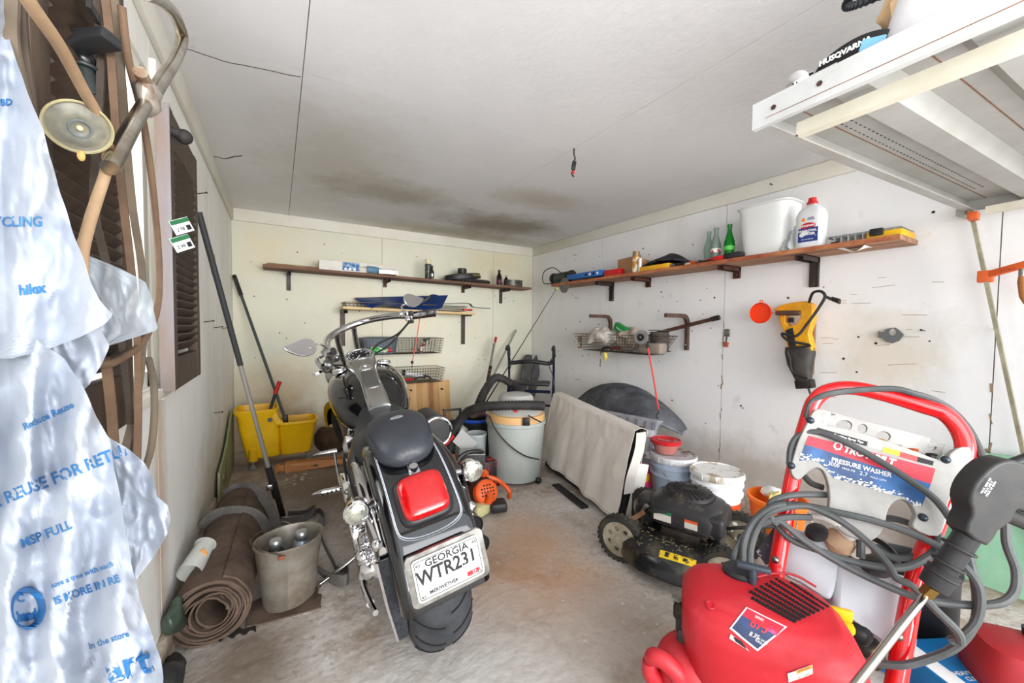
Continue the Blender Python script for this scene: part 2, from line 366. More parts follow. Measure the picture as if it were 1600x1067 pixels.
# seam stains and peeling tape
g=G()
for y,z0,z1 in ((1.597,.15,1.2),(.376,.35,1.1),(2.816,.7,1.0)):
    for k in range(9):
        z=random.uniform(z0,z1); g.box((XR-.0005,y+random.uniform(-.006,.006),z),(.002,random.uniform(.003,.009),random.uniform(.02,.07)),Matrix.Rotation(random.uniform(-.2,.2),3,'X'))
for k in range(16): 
    y=random.uniform(.5,1.0); z=random.uniform(.7,1.4); g.box((XR-.0005,y,z),(.002,random.uniform(.02,.12),.002),Matrix.Rotation(random.uniform(-.15,.1),3,'X'))
g.build('scuff_mark',mat('scuff_brown',(150,128,100),.9),wr,kind='stuff')
# outside ground in front of the open door
structure('ground',G().box((1.2,-6.36,-.062),(16,11.8,.12)),mat('driveway_concrete',(214,210,204),.9,0,(196,190,182),5))
# ================================================================= THE MOTORCYCLE  (local x forward, y left, z up)
def bike():
    ph,la,sc=-.07,.18,.965
    X=V((-math.sin(ph),math.cos(ph),0)); Lh=V((-math.cos(ph),-math.sin(ph),0)); Z=V((0,0,1))
    Y=Lh*math.cos(la)-Z*math.sin(la); U=Lh*math.sin(la)+Z*math.cos(la)
    Rm=Matrix((X*sc,Y*sc,U*sc)).transposed()
    t=thing('motorcycle','black cruiser motorcycle with chrome bars parked in the middle of the floor','motorcycle',(.485,1.345,-.012),Rm)
    B=lambda g,n,m,p=t,**k: g.build(n,m,p,True,**k)
    tyre=mat('motorcycle_tyre',(40,42,46),.75,0,(66,68,72),9,.2,60); paint=gblack
    leather=mat('seat_leather',(40,42,48),.42,0,(54,57,64),3,.12,90)
    cc=V((0,0,.32))
    # rear wheel
    def tyreprof(R_,w):
        pr=[]
        for i in range(17):
            a=-PI*.5+PI*i/16; s=math.sin(a); c=math.cos(a)
            pr.append((R_-.085+.085*abs(c)**.75 if abs(c)>1e-6 else R_-.085,w/2*s*(1 if abs(s)<.99 else 1)))
        return [(R_-.12,-w*.36)]+pr+[(R_-.12,w*.36)]
    rt=B(G().lathe(tyreprof(.322,.205),cc,(0,1,0),64,cap=False),'rear_tire',tyre)
    g=G()
    for k in range(22):
        a0=2*PI*k/22
        for sd in (1,-1):
            pts=[]
            for q in range(7):
                f=q/6; yy=sd*(.012+.083*f); rr=.322-.085+.085*math.cos(math.asin(min(1,abs(yy)/.1025)))**.75+.0004; a=a0+(0 if sd>0 else PI/22)-.16*f**1.6
                pts.append(cc+V((math.cos(a)*rr,yy,math.sin(a)*rr)))
            g.tube(pts,.0028,5,res=2)
    B(g,'tread_groove',mat('tread_groove_black',(14,14,15),.9),rt,kind='stuff')
    g=G(); g.lathe([(.205,-.075),(.215,-.06),(.19,-.04),(.19,.04),(.215,.06),(.205,.075)],cc,(0,1,0),48,cap=False); g.cyl((0,-.07,.32),(0,.07,.32),.07,n=24)
    for k in range(16):
        a=2*PI*k/16; g.cyl(cc+V((math.cos(a)*.06,.03,math.sin(a)*.06)),cc+V((math.cos(a)*.195,.0,math.sin(a)*.195)),.006,n=6)
    B(g,'rear_rim',chrome)
    # rear fender surface
    def FS(u,v,off=0):
        a=R(170-u*126); q=-1+2*v; y=.128*(math.copysign(min(1,abs(q)*1.25)**1.0,q)); e=abs(q)
        drop=0 if e<.45 else ((e-.45)/.55)**2.2*.135
        wy=.128*(1-(1-min(1,e*1.3))**2)**.5 if e<.77 else .128
        wy=.132*math.sin(min(1,e*1.22)*PI/2)
        rr=.425-drop+off-.02*(u-.45)**2
        return V((math.cos(a)*rr,math.copysign(wy,q),.32+math.sin(a)*rr))
    fg=G().sheet(lambda u,v:FS(u,v),26,24,.005); fb=bvh_of(fg)
    fen=B(fg,'rear_fender',paint,ang=60)
    g=G()
    for off in (.0,.022):
        path=[]
        v0=.29-off*.45
        for i in range(14): path.append((.95-i/13*.695,v0))
        for i in range(1,12):
            a=i/11*PI; path.append((.255-(.060+off*.3)*math.sin(a)**.6,.5-(.5-v0)*math.cos(a)))
        for i in range(14): path.append((.255+i/13*.695,1-v0))
        g.tube([FS(a,b,.0015) for a,b in path],.0010 if off else .0016,5,res=3)
    B(g,'pinstripe',mat('pinstripe_silver',(196,204,214),.4),fen)
    # tail light
    a=R(131); n_=V((math.cos(a),0,math.sin(a))); tn=V((-math.sin(a),0,math.cos(a)))*-1; c0=V((0,0,.32))+n_*.417
    Rt=Matrix((V((0,1,0)),tn,n_)).transposed() if V((0,1,0)).cross(tn).dot(n_)>0 else Matrix((V((0,-1,0)),tn,n_)).transposed()
    bz=B(G().ball(c0,1,(.082,.079,.028),Rt,32,4,4.2),'tail_light_bezel',blackp)
    lens=mat('red_tail_lens',(225,14,20),.12,0,(180,8,14),60,.1,200,trans=.25,coat=1)
    tl=B(G().ball(c0+n_*.020,1,(.070,.068,.030),Rt,36,3.2,4.5),'tail_lens',lens,bz,label='big red rounded square tail lens')
    # plate
    pn=V((-1,0,.12)).normalized(); pu=V((0,-1,0)); pv=pn.cross(pu); pc=V((-.468,0,.522))
    def rrect(w,h,r,n=5):
        o=[]
        for cx,cy,a0 in ((w/2-r,h/2-r,0),(-w/2+r,h/2-r,90),(-w/2+r,-h/2+r,180),(w/2-r,-h/2+r,270)):
            for k in range(n+1): a=R(a0+90*k/n); o.append((cx+r*math.cos(a),cy+r*math.sin(a)))
        return o
    pb=B(G().prism(rrect(.212,.132,.016),pc-pn*.012,pu,pv,.010).box((-.425,0,.522),(.06,.10,.05)),'plate_bracket',steel)
    pl=B(G().prism(rrect(.182,.108,.01),pc,pu,pv,.003),'license_plate',mat('plate_white',(206,208,204),.45),pb)
    P3=lambda x,y,z=.0034: pc+pu*x+pv*y+pn*z
    T=lambda s,z,x,y,m=printdark,**k: text(s,z,P3(x,y),pu,pv,m,pl,local=True,**k)
    T('GEORGIA',.026,0,.036,sx=1.05,bold=.0004); T('WTR231',.050,-.004,.004,sx=.86,bold=.0011); T('MERIWETHER',.0125,-.022,-.037,bold=.0003)
    st=B(G().prism(rrect(.046,.034,.002),P3(.056,-.026,.003),pu,pv,.001),'sticker',mat('sticker_white',(235,235,235),.5),pl)
    B(G().prism(rrect(.036,.012,.001),P3(.060,-.036,.0042),pu,pv,.0006),'sticker_band',mat('sticker_red',(200,40,50),.5),pl)
    T('JAN',.014,.054,-.018); text('23',.011,P3(.062,-.036,.0052),pu,pv,printwhite,pl,local=True)
    for sx,sy in ((-1,1),(1,1),(-1,-1),(1,-1)): B(G().ball(P3(sx*.076,sy*.040),.007,(1,1,.6)),'plate_screw',chrome,pb)
    g=G()
    o1,i1=rrect(.172,.098,.008),rrect(.169,.095,.007); me=curve_mesh([o1,i1],.0006); g.mesh(me,M4(P3(0,0),pu,pv)); B(g,'plate_border',printdark,pl)
    # seats
    def bodyloft(secs,n=28):
        g=G(); g.loft([ring((x,0,z),(0,1,0),(.15*0,0,1),a,b,e,n) for x,z,a,b,e in secs]); return g
    # pillion pad
    ps=[(-.19,.735,.03,.015,2),(-.18,.740,.065,.034,2.3),(-.14,.750,.095,.054,2.4),(-.07,.768,.108,.066,2.4),(.0,.782,.108,.064,2.4),(.05,.788,.100,.052,2.3),(.08,.790,.078,.036,2.2),(.10,.79,.04,.02,2)]
    gp=bodyloft(ps); pbv=bvh_of(gp); pil=B(gp,'pillion_seat',leather,sub=1,label='smooth blue-grey leather pillion pad with a small silver badge')
    g=G(); g.mesh(curve_mesh([circ(0,0,.022,.011,20),circ(0,0,.018,.008,20)],.0006),M4(V((-.05,0,.90)),(0,-1,0),(1,0,.1)))
    g.mesh(curve_mesh([[(-.02,-.003),(.02,-.003),(.02,.003),(-.02,.003)],],.0006),M4(V((-.05,0,.90)),(0,-1,0),(1,0,.1))); project(g,pbv,V((0,0,1)),.001); B(g,'seat_badge',mat('badge_silver',(215,218,222),.4),pil)
    g=G(); g.box((-.20,0,.700),(.06,.035,.008),Matrix.Rotation(-.45,3,'Y'),.003); g.cyl((-.205,0,.695),(-.214,0,.717),.013,n=12); B(g,'seat_bracket',chrome)
    rs=[(-.02,.70,.09,.04,2.6),(.06,.68,.135,.10,2.4),(.16,.665,.168,.115,2.2),(.26,.655,.165,.10,2.1),(.36,.68,.135,.095,2.1),(.44,.72,.105,.085,2),(.52,.765,.078,.058,2),(.58,.79,.045,.03,2)]
    B(bodyloft(rs),'rider_seat',mat('rider_seat_leather',(30,31,36),.4,0,(40,42,48),3,.1,80),sub=1)
    for sd in (1,-1): g=G(); g.tube([(-.14,sd*.088,.777),(-.07,sd*.099,.798),(.0,sd*.100,.808),(.05,sd*.092,.812)],.0016,5); B(g,'seam',leather,pil)
    # side skirt of the seat + side panel
    for sd in (1,-1):
        B(G().loft([ring((x,sd*y,z),(1,0,0),(0,0,1),a,b,2.2,14) for x,y,z,a,b in ((.19,.11,.62,.10,.09),(.18,.15,.60,.13,.11),(.18,.176,.575,.11,.09),(.19,.185,.57,.05,.04))]),'side_panel',mat('side_cover_black',(26,28,36),.3,coat=.5))
    # tank
    tk=[(.42,.715,.05,.03),(.45,.72,.10,.060),(.53,.745,.150,.095),(.66,.775,.186,.122),(.82,.80,.198,.132),(.96,.81,.186,.126),(1.06,.81,.150,.105),(1.12,.81,.09,.07),(1.135,.81,.03,.02)]
    gt=G(); gt.loft([ring((x,0,z),(0,1,0),(0,0,1),a,b,2.7,36) for x,z,a,b in tk]); tb=bvh_of(gt); tank=B(gt,'fuel_tank',gblack,ang=70)
    # yellow lower flame on each side
    for sd in (1,-1):
        g=G(); pts=[(.50,.70),(.62,.695),(.78,.69),(.95,.695),(1.10,.72),(1.11,.80),(1.06,.86),(1.07,.79),(.98,.745),(.82,.735),(.66,.74)]
        me=curve_mesh([pts if sd<0 else pts],0); g.mesh(me,Matrix(((1,0,0,0),(0,0,-1,0),(0,1,0,0),(0,0,0,1))))
        bmesh.ops.subdivide_edges(g.b,edges=g.b.edges[:],cuts=2)
        for q in g.b.verts:
            h=tb.ray_cast(V((q.co.x,sd*.5,q.co.z)),V((0,-sd,0)))
            q.co=(h[0]+V((0,sd*.002,0))) if h[0] is not None else V((q.co.x,sd*.10,q.co.z))
        B(g,'yellow_flame',mat('flame_yellow',(226,176,30),.2,coat=.8),tank)
    # console dash
    cs=[(.40,.775,.050,.025),(.46,.81,.052,.035),(.60,.875,.048,.032),(.74,.912,.056,.034),(.80,.935,.074,.036),(.87,.95,.080,.038),(.93,.945,.068,.036),(.97,.93,.03,.02)]
    con=B(G().loft([ring((x,0,z),(0,1,0),(-.1,0,1),a,b,3,24) for x,z,a,b in cs]),'dash_console',mat('satin_chrome',(200,200,198),.18,1),ang=50)
    dn=V((-.42,0,.9)).normalized(); du=V((0,-1,0)); dv=dn.cross(du); dc=V((.865,0,.986))
    sp=B(G().cyl(dc-dn*.03,dc+dn*.004,.070,.073,32).tor(dc+dn*.005,dn,.070,.006,40),'speedometer',chrome)
    B(G().cyl(dc+dn*.002,dc+dn*.006,.064,n=32),'dial',mat('dial_black',(24,25,28),.3),sp)
    g=G()
    for k in range(19):
        a=R(225-270*k/18); q=dc+dn*.007+du*math.cos(a)*.052+dv*math.sin(a)*.052; q2=dc+dn*.007+du*math.cos(a)*.060+dv*math.sin(a)*.060; g.bar(q,q2,.002,.001,dn)
    B(g,'dial_mark',printwhite,sp); g=G(); a=R(235); g.bar(dc+dn*.008,dc+dn*.008+du*math.cos(a)*.045+dv*math.sin(a)*.045,.003,.001,dn); B(g,'needle',printwhite,sp)
    for k,(s_,a) in enumerate((('20',200),('40',150),('60',110),('80',70),('100',30),('120',-20))):
        a=R(a); text(s_,.009,dc+dn*.007+du*math.cos(a)*.040+dv*math.sin(a)*.040,du,dv,printwhite,sp,local=True)
    g=G(); g.ball((.765,0,.950),1,(.012,.045,.006),Matrix.Rotation(-.4,3,'Y'),16,3,3); B(g,'indicator_window',blackp,con)
    g=G(); g.ball((.70,0,.934),1,(.032,.034,.014),Matrix.Rotation(-.3,3,'Y'),20,2.5,3); g.ball((.70,0,.946),.014); B(g,'ignition_switch',chrome,con)
    g=G(); g.ball((.575,0,.896),1,(.085,.034,.006),Matrix.Rotation(-.40,3,'Y'),24,6,6); B(g,'console_insert',mat('brushed_insert',(150,150,150),.45,1),con)
    for sd in (1,-1):
        h=tb.ray_cast(V((.86,sd*.115,1.2)),V((0,0,-1)))[0]; B(G().lathe([(.030,0),(.040,.004),(.040,.012),(.034,.018),(.034,.022),(.004,.024)],h,(0,sd*.2,1)),'fuel_cap',chrome)
    # fender struts
    for sd in (1,-1):
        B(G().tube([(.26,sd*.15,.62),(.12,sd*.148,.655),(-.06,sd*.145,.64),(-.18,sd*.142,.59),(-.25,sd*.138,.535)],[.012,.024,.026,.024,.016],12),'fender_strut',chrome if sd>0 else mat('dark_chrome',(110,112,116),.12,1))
        g=G(); g.cyl((-.18,sd*.13,.635),(-.20,sd*.175,.635),.009); sg=B(g,'signal_stalk',chrome)
        g=G(); g.lathe([(.004,.055),(.018,.05),(.030,.03),(.035,.0),(.037,-.018),(.033,-.022)],(-.20,sd*.185,.635),(1,0,0),24); sh=B(g,'turn_signal',chrome)
        B(G().ball((-.222,sd*.185,.635),1,(.010,.032,.032)),'signal_lens',mat('clear_lens',(150,154,140),.12,.75,(235,238,225),18,lo=.4,hi=.6,coat=1),sh)
        B(G().ball((-.25,sd*.148,.535),.019),'strut_bolt',chrome)
    # frame, swingarm, belt guard, shocks cover
    B(G().tube([(0,.125,.32),(.25,.13,.30),(.45,.13,.25)],.022,10).tube([(0,-.125,.32),(.25,-.13,.30),(.45,-.13,.25)],.022,10).tube([(.35,.12,.55),(.55,.10,.66),(1.0,.05,.70),(1.20,0,.82)],.02).tube([(.35,-.12,.55),(.55,-.10,.66),(1.0,-.05,.70),(1.20,0,.82)],.02).tube([(1.2,0,.74),(1.12,.05,.4),(1.0,.12,.17),(.5,.13,.15),(.42,.12,.5)],.018).tube([(1.2,0,.74),(1.12,-.05,.4),(1.0,-.12,.17),(.5,-.13,.15),(.42,-.12,.5)],.018),'frame',gblack)
    B(G().lathe([(.001,.045),(.020,.044),(.034,.03),(.038,.0),(.034,-.02)],(0,.165,.32),(0,1,0)).box((.06,.155,.34),(.20,.02,.10),None,.02),'axle_cover',chrome)
    g=G(); g.prism([(.105,.52),(.165,.52),(.160,.38),(.150,.27),(.118,.27),(.110,.40)],(-.31,0,0),(0,1,0),(0,0,1),-.006); B(g,'belt_guard',mat('carbon_guard',(54,58,64),.4,.3,(34,36,40),90))
    g=G(); g.prism([(.160,.52),(.167,.52),(.162,.38),(.152,.27),(.146,.27),(.155,.38)],(-.308,0,0),(0,1,0),(0,0,1),-.010); B(g,'guard_edge',chrome)
    B(G().loft([ring((x,.14,z),(0,1,0),(0,0,1),a,b,3,14) for x,z,a,b in ((-.30,.50,.012,.05),(-.2,.47,.022,.07),(-.05,.44,.028,.07),(.12,.43,.026,.06),(.2,.43,.012,.04))]),'strut_cover',chrome)
    # engine
    eng=B(G().box((.62,0,.30),(.42,.20,.24),None,.04).ball((.50,0,.34),1,(.16,.13,.15)),'engine_case',mat('engine_grey',(120,120,122),.35,.9,(90,90,92),14))
    for k,(dx,tilt) in enumerate(((.50,-.38),(.76,.38))):
        ax=V((math.sin(tilt),0,math.cos(tilt))); o=V((dx+math.sin(tilt)*.08,0,.38)); pr=[]
        for i in range(13): z=i*.017; pr+= [(.058,z),(.085,z+.002),(.085,z+.006),(.058,z+.008)]
        B(G().lathe(pr,o,ax,24),'cylinder',mat('cylinder_black',(38,38,40),.4,.5))
        B(G().ball(o+ax*.235,1,(.085,.085,.035),Matrix.Rotation(tilt,3,'Y'),20,3,3),'rocker_cover',chrome)
    # primary cover left + gear details
    pr=[]
    for cx,r in ((.36,.085),(.74,.11)): pass
    prim=[(.36+.085*math.cos(R(a)),.285+.085*math.sin(R(a))) for a in range(90,271,20)]+[(.76+.115*math.cos(R(a)),.285+.115*math.sin(R(a))) for a in range(-90,91,20)]
    g=G(); me=curve_mesh([prim],.05,.012); g.mesh(me,M4(V((0,.185,0)),(1,0,0),(0,0,1))); pc_=B(g,'primary_cover',chrome)
    g=G(); g.lathe([(.07,0),(.066,.014),(.02,.02),(.001,.021)],(.76,.205,.285),(0,1,0)); g.lathe([(.05,0),(.046,.012),(.001,.018)],(.37,.205,.285),(0,1,0))
    B(g,'cover_ring',chrome,pc_)
    for k in range(10): a=2*PI*k/10; B(G().ball(V((.76+.098*math.cos(a),.213,.285+.098*math.sin(a))),.007,n=8),'cover_bolt',chrome,pc_)
    # clustered chrome on the lower left: oil tank / battery box / linkage
    B(G().box((.24,.15,.46),(.16,.07,.15),None,.018),'oil_tank',chrome)
    B(G().box((.235,.19,.47),(.11,.018,.09),None,.008).ball((.29,.20,.50),.012).ball((.18,.20,.43),.012),'tank_cover',steel)
    B(G().box((.10,.175,.34),(.10,.05,.10),None,.02).cyl((.10,.16,.40),(.13,.21,.27),.013).cyl((.05,.18,.37),(.05,.21,.27),.018).ball((.02,.19,.36),.03),'linkage',chrome)
    B(G().tube([(.20,.19,.26),(.10,.21,.22),(.0,.2,.20),(-.08,.19,.21)],.010).tube([(.32,.20,.17),(.15,.21,.15),(.02,.2,.18)],.014),'lower_rail',chrome)
    g=G(); g.lathe([(.03,-.01),(.062,0),(.066,.03),(.05,.045),(.01,.05)],(.66,-.14,.56),(0,-1,0)); B(g,'air_cleaner',chrome)
    g=G(); g.loft([ring((.52,.115,.60),(1,0,0),(0,0,1),.03,.06,2,14),ring((.52,.16,.60),(1,0,0),(0,0,1),.034,.07,2,14),ring((.52,.18,.60),(1,0,0),(0,0,1),.012,.03,2,14)]); B(g,'horn_cover',chrome)
    # hoses and rods beside the engine
    g=G()
    for q in ([(.60,.13,.68),(.55,.17,.55),(.60,.18,.40),(.52,.19,.33)],[(.68,.12,.66),(.66,.17,.5),(.68,.16,.4)],[(.42,.12,.62),(.40,.18,.5),(.36,.18,.38)],[(.80,.1,.62),(.84,.15,.5),(.8,.15,.38)]): g.tube(q,.009)
    B(g,'push_rod',chrome)
    g=G()
    for q in ([(.58,.11,.66),(.47,.17,.52),(.44,.19,.40)],[(.72,.11,.64),(.74,.18,.5),(.62,.19,.42)]): g.tube(q,.007)
    B(g,'hose',blackr)
    # right: saddle bag (black roll) and exhausts
    B(G().cyl((.40,-.235,.60),(.62,-.235,.60),.075,n=24).tor((.40,-.235,.60),(1,0,0),.075,.006),'saddle_canister',blackp)
    B(G().tor((.392,-.235,.60),(1,0,0),.068,.008),'canister_ring',chrome); B(G().cyl((.392,-.235,.60),(.396,-.235,.60),.066,n=24),'canister_cap',blackp)
    for k,(y,z) in enumerate(((-.135,.50),(-.145,.43))):
        e=G(); e.tube([(.80,-.13,.50-.05*k),(.70,-.19,.42-.06*k),(.5,y,z+.02),(.2,y,z),(-.2,y,z+.0),(-.30,y,z)],[.022,.024,.026,.027,.028,.028],20,res=4,cap=False); ex=B(e,'exhaust_pipe',mat('pipe_dark_chrome',(130,130,124),.12,1))
        B(G().cyl((-.299,y,z),(-.18,y,z),.025,n=20).tor((-.30,y,z),(1,0,0),.027,.003),'pipe_mouth',mat('mouth_black',(8,8,8),.9),ex)  # plain black plug fills the pipe end
    # pegs, shifter and stand
    B(G().cyl((.66,.18,.36),(.66,.22,.37),.012).cyl((.665,.21,.37),(.665,.31,.385),.017,.014,14).lathe([(.014,0),(.008,.03),(.001,.045)],(.665,.31,.385),(0,1,.1)),'foot_peg',chrome)
    g=G(); g.tube([(.66,.22,.37),(.74,.225,.385),(.86,.225,.43),(.92,.22,.49)],.008); g.cyl((.92,.21,.49),(.92,.30,.50),.015,.009,14); g.lathe([(.009,0),(.001,.03)],(.92,.30,.50),(0,1,0)); B(g,'shift_lever',chrome)
    g=G()
    for k in range(5): g.cyl((.650,.222+k*.02,.378),(.650,.232+k*.02,.378),.006,n=8)
    B(g,'peg_pad',blackr)
    B(G().cyl((.66,-.20,.32),(.66,-.36,.35),.014),'right_peg',chrome)
    # kick stand reaches the ground on the left
    sa=math.tan(la); foot=V((.42,.39,.39*sa+.012)); B(G().tube([(.46,.13,.17),(.44,.25,.12),foot],[.012,.010,.008],10,sp=True).ball(foot,1,(.03,.018,.008)),'kick_stand',steel)
    # ---- steered front end
    hd=V((1.22,0,.80)); ax=V((-.53,0,.848)).normalized(); RS=Matrix.Translation(hd)@Matrix.Rotation(R(27),4,ax)@Matrix.Translation(-hd)
    def F(g,n,m,p=t,**k): g.b.transform(RS); return B(g,n,m,p,**k)
    fc=V((1.60,0,.325))
    ft=F(G().lathe([(.235,-.035)]+[(.272+.052*math.cos(-PI/2+PI*i/12),.056*math.sin(-PI/2+PI*i/12)) for i in range(13)]+[(.235,.035)],fc,(0,1,0),56,cap=False),'front_tire',tyre)
    F(G().lathe([(.238,-.033),(.246,-.026),(.225,-.018),(.225,.018),(.246,.026),(.238,.033)],fc,(0,1,0),48,cap=False),'front_rim',chrome)
    g=G(); g.cyl(fc-V((0,.05,0)),fc+V((0,.05,0)),.028,n=20)
    for k in range(40):
        a=2*PI*k/40; sd=1 if k%2 else -1; b_=a+(.35 if (k//2)%2 else -.35); g.cyl(fc+V((math.cos(b_)*.028,sd*.035,math.sin(b_)*.028)),fc+V((math.cos(a)*.232,sd*.006,math.sin(a)*.232)),.0022,n=5,cap=False)
    F(g,'spokes',chrome); F(G().lathe([(.04,0),(.105,.002),(.105,.006),(.04,.008)],fc+V((0,.058,0)),(0,1,0),32,cap=False),'brake_disc',steel)
    def FF(u,v):
        a=R(170-u*150); q=-1+2*v; wy=.072*math.sin(min(1,abs(q)*1.25)*PI/2); rr=.362-(0 if abs(q)<.5 else ((abs(q)-.5)/.5)**2*.05); return fc+V((math.cos(a)*rr,math.copysign(wy,q),math.sin(a)*rr))
    F(G().sheet(FF,20,14,.004),'front_fender',paint,ang=60)
    for sd in (1,-1):
        top=V((1.215,sd*.105,.93)); bot=V((1.60,sd*.105,.325)); d=(bot-top)
        F(G().cyl(top,top+d*.62,.026,n=18).cyl(top+d*.55,bot,.034,n=18).ball(top,.027),'fork_leg',chrome)
    F(G().box((1.235,0,.90),(.09,.25,.03),Matrix.Rotation(.56,3,'Y'),.01).box((1.29,0,.78),(.08,.25,.03),Matrix.Rotation(.56,3,'Y'),.01),'triple_clamp',chrome)
    # headlamp
    hl=F(G().lathe([(.001,-.12),(.05,-.11),(.082,-.07),(.094,0),(.098,.02),(.102,.03),(.098,.04)],(1.40,.0,.86),(1,0,-.05),32),'headlight',chrome)
    F(G().ball((1.435,0,.858),1,(.02,.092,.092)),'headlight_lens',mat('head_lens',(230,232,235),.08,trans=.6),hl)
    # bars
    for sd in (1,-1): F(G().tube([(1.20,sd*.05,.93),(1.17,sd*.055,1.0),(1.12,sd*.058,1.10),(1.10,sd*.058,1.13)],.016,14),'riser',chrome)
    hb=[]
    for q in ((.80,.265,1.085),(.91,.225,1.115),(1.03,.145,1.14),(1.09,.05,1.15),(1.09,-.05,1.15),(1.03,-.145,1.14),(.91,-.225,1.115),(.80,-.265,1.085)): hb.append(q)
    F(G().tube(hb,.0195,16),'handlebar',chrome)
    for sd in (1,-1):
        a0=V((.80,sd*.265,1.085)); a1=V((.70,sd*.355,1.055)); d=(a1-a0).normalized(); s_,u_,_=frame(d)
        F(G().cyl(a0,a1,.024,n=16).cyl(a1,a1+d*.008,.027,.018,16),'grip',mat('grip_chrome',(190,190,190),.2,1,(60,60,60),50))
        F(G().box(a0-d*.012,(.055,.06,.05),Matrix((s_,u_,d)).transposed(),.012),'switch_housing',chrome)
        F(G().box(a0-d*.015+V((-.03,0,.012)),(.018,.03,.03),Matrix((s_,u_,d)).transposed(),.004).box(a0-d*.02+V((-.01,0,-.03)),(.03,.03,.03),Matrix((s_,u_,d)).transposed(),.004),'switch',blackp)
        F(G().cyl(a0-d*.045+V((.03,0,.02)),a0+d*.01+V((.055,0,.02)),.02,n=14),'master_cylinder',chrome)
        F(G().tube([a0+V((.055,0,.01)),a0+V((.06,sd*.05,.0)),a1+V((.055,sd*.0,-.005)),a1+V((.04,sd*.05,-.008))],0,flat=(.012,.02),up=(1,0,0)),'lever',chrome)
        mb=a0+V((.03,-sd*.015,.03)); mt=mb+V((.02,sd*.085,.05))
        F(G().tube([mb,mb+V((.03,sd*.02,.04)),mt+V((.0,-sd*.02,-.01)),mt],.005,8),'mirror_stem',chrome)
        # teardrop mirror
        pts=[]
        for i in range(28):
            a=2*PI*i/28; x=.075*math.cos(a); y=.036*math.sin(a)*(1-.55*math.cos(a)); pts.append((x+.03,y+.02*(math.cos(a)>0)*math.cos(a)**2))
        g=G(); g.mesh(curve_mesh([pts],.006,.003),M4(mt,(-.15,sd*1,.22) if sd>0 else (.1,-1,-.45),(.15,0,1))); mr=F(g,'mirror',chrome)
    # cables
    g=G(); g.tube([(.84,-.28,1.06),(.95,-.22,1.0),(1.06,-.12,.98),(1.12,-.05,.9),(1.10,-.02,.80)],.006).tube([(.84,.28,1.06),(.92,.2,.98),(1.02,.10,.96),(1.10,.04,.86)],.006).tube([(.85,-.27,1.05),(.98,-.16,.96),(1.10,-.09,.92),(1.2,-.04,.8)],.005).tube([(1.16,.08,.95),(1.22,.14,.98),(1.3,.1,.9)],.005)
    F(g,'control_cable',blackr)
    return t
bike()
# ================================================================= WALL SHELVES AND WHAT STANDS ON THEM
EX,EY,EZ=V((1,0,0)),V((0,1,0)),V((0,0,1))
def bracket(par,o,out,up,reach,drop,m,wd=.032,th=.004):
    """L bracket: o on the wall under the board, out into the room"""
    o=V(o);out=V(out);sd=out.cross(EZ)
    g=G()
    g.slab(o-sd*wd/2-EZ*drop,sd,out,EZ,wd,th,drop,); g.slab(o-sd*wd/2-EZ*th,sd,out,EZ,wd,reach,th)
    if reach>.1:
        g.slab(o-sd*wd/2-EZ*drop,sd,out,EZ,.003,.018,drop); g.slab(o-sd*wd/2-EZ*.03,sd,out,EZ,.003,reach,.03)
        g.slab(o+sd*(wd/2-.003)-EZ*.03,sd,out,EZ,.003,reach,.03); g.slab(o+sd*(wd/2-.003)-EZ*drop,sd,out,EZ,.003,.018,drop)
    b=g.build('bracket',m,par)
    for z in ((.02,drop-.018) if drop>.1 else (drop-.03,)):
        G().ball(o+out*(th+.002)-EZ*z,.006,(1,1,1),n=8).build('screw',chrome,b)
    return b
# back wall, long upper shelf
sb=thing('wall_shelf','long brown board shelf across the upper back wall','shelf',(1.2,YB,1.54))
g=G(); g.bar((-.10,3.885,1.565),(2.52,3.885,1.532),.022,.23,(0,1,0)); 
g.build('shelf_board',mat('back_shelf_wood',(128,96,78),.8,0,(92,66,52),6,.3,40,stretch=(.4,3,3)),sb)
for px,big in ((451,1),(601,0),(723,0),(782,1)):
    x=wy(px,440,YB).x; z=1.552-.0126*(x+.1)
    bracket(sb,(x,YB,z),(0,-1,0),EZ,.20 if big else .19,.16 if big else .07,bracketm if big else rustm)
def Yp(px,x): return wx(px,400,x).y
def Xp(px,y): return wy(px,430,y).x
def shz(x): return 1.576-.0126*(x+.1)
yb=3.82
# slats
for i,(a,b,dy) in enumerate(((415,540,0),(418,520,.04))):
    x0,x1=Xp(a,yb),Xp(b,yb); G().bar((x0,yb+dy,shz(x0)+.006+.012*i),(x1,yb+dy,shz(x1)+.006+.012*i),.012,.035,(0,1,0)).build('wooden_lath',mat('pale_slat',(160,124,92),.8,0,(122,90,64),20),label=['thin wooden slat lying at the left end of the back shelf','upper thin wooden slat stacked at the left end of the back shelf'][i],cat='slat')
def box_item(name,label,cat,c,d,m,rot=0,bev=.002): return G().box(c,d,Matrix.Rotation(rot,3,'Z'),bev).build(name,m,label=label,cat=cat)
x0,x1=Xp(498,yb),Xp(616,yb); xm=(x0+x1)/2
t=thing('long_box','long white cardboard box with blue pictures on the back shelf','box',(xm,yb,shz(xm)))
G().box((xm,yb,shz(xm)+.045),(x1-x0,.09,.085),None,.002).build('carton',mat('white_card',(226,222,214),.7,0,(206,200,190),5),t)
xa,xb=Xp(535,yb-.046),Xp(562,yb-.046); G().box(((xa+xb)/2,yb-.046,shz(xa)+.045),(xb-xa,.002,.07)).build('picture_panel',mat('box_picture_blue',(40,92,150),.6,0,(150,180,200),22,lo=.45,hi=.55),t)
for k in range(3): 
    x=Xp(540+k*7,yb-.048); G().cyl((x,yb-.0475,shz(x)+.022),(x,yb-.0485,shz(x)+.022),.011).build('picture_dot',printwhite,t)
text('3-WAY',.025,V((Xp(570,yb-.047),yb-.0465,shz(xm)+.05)),EX,EZ,printdark,t)
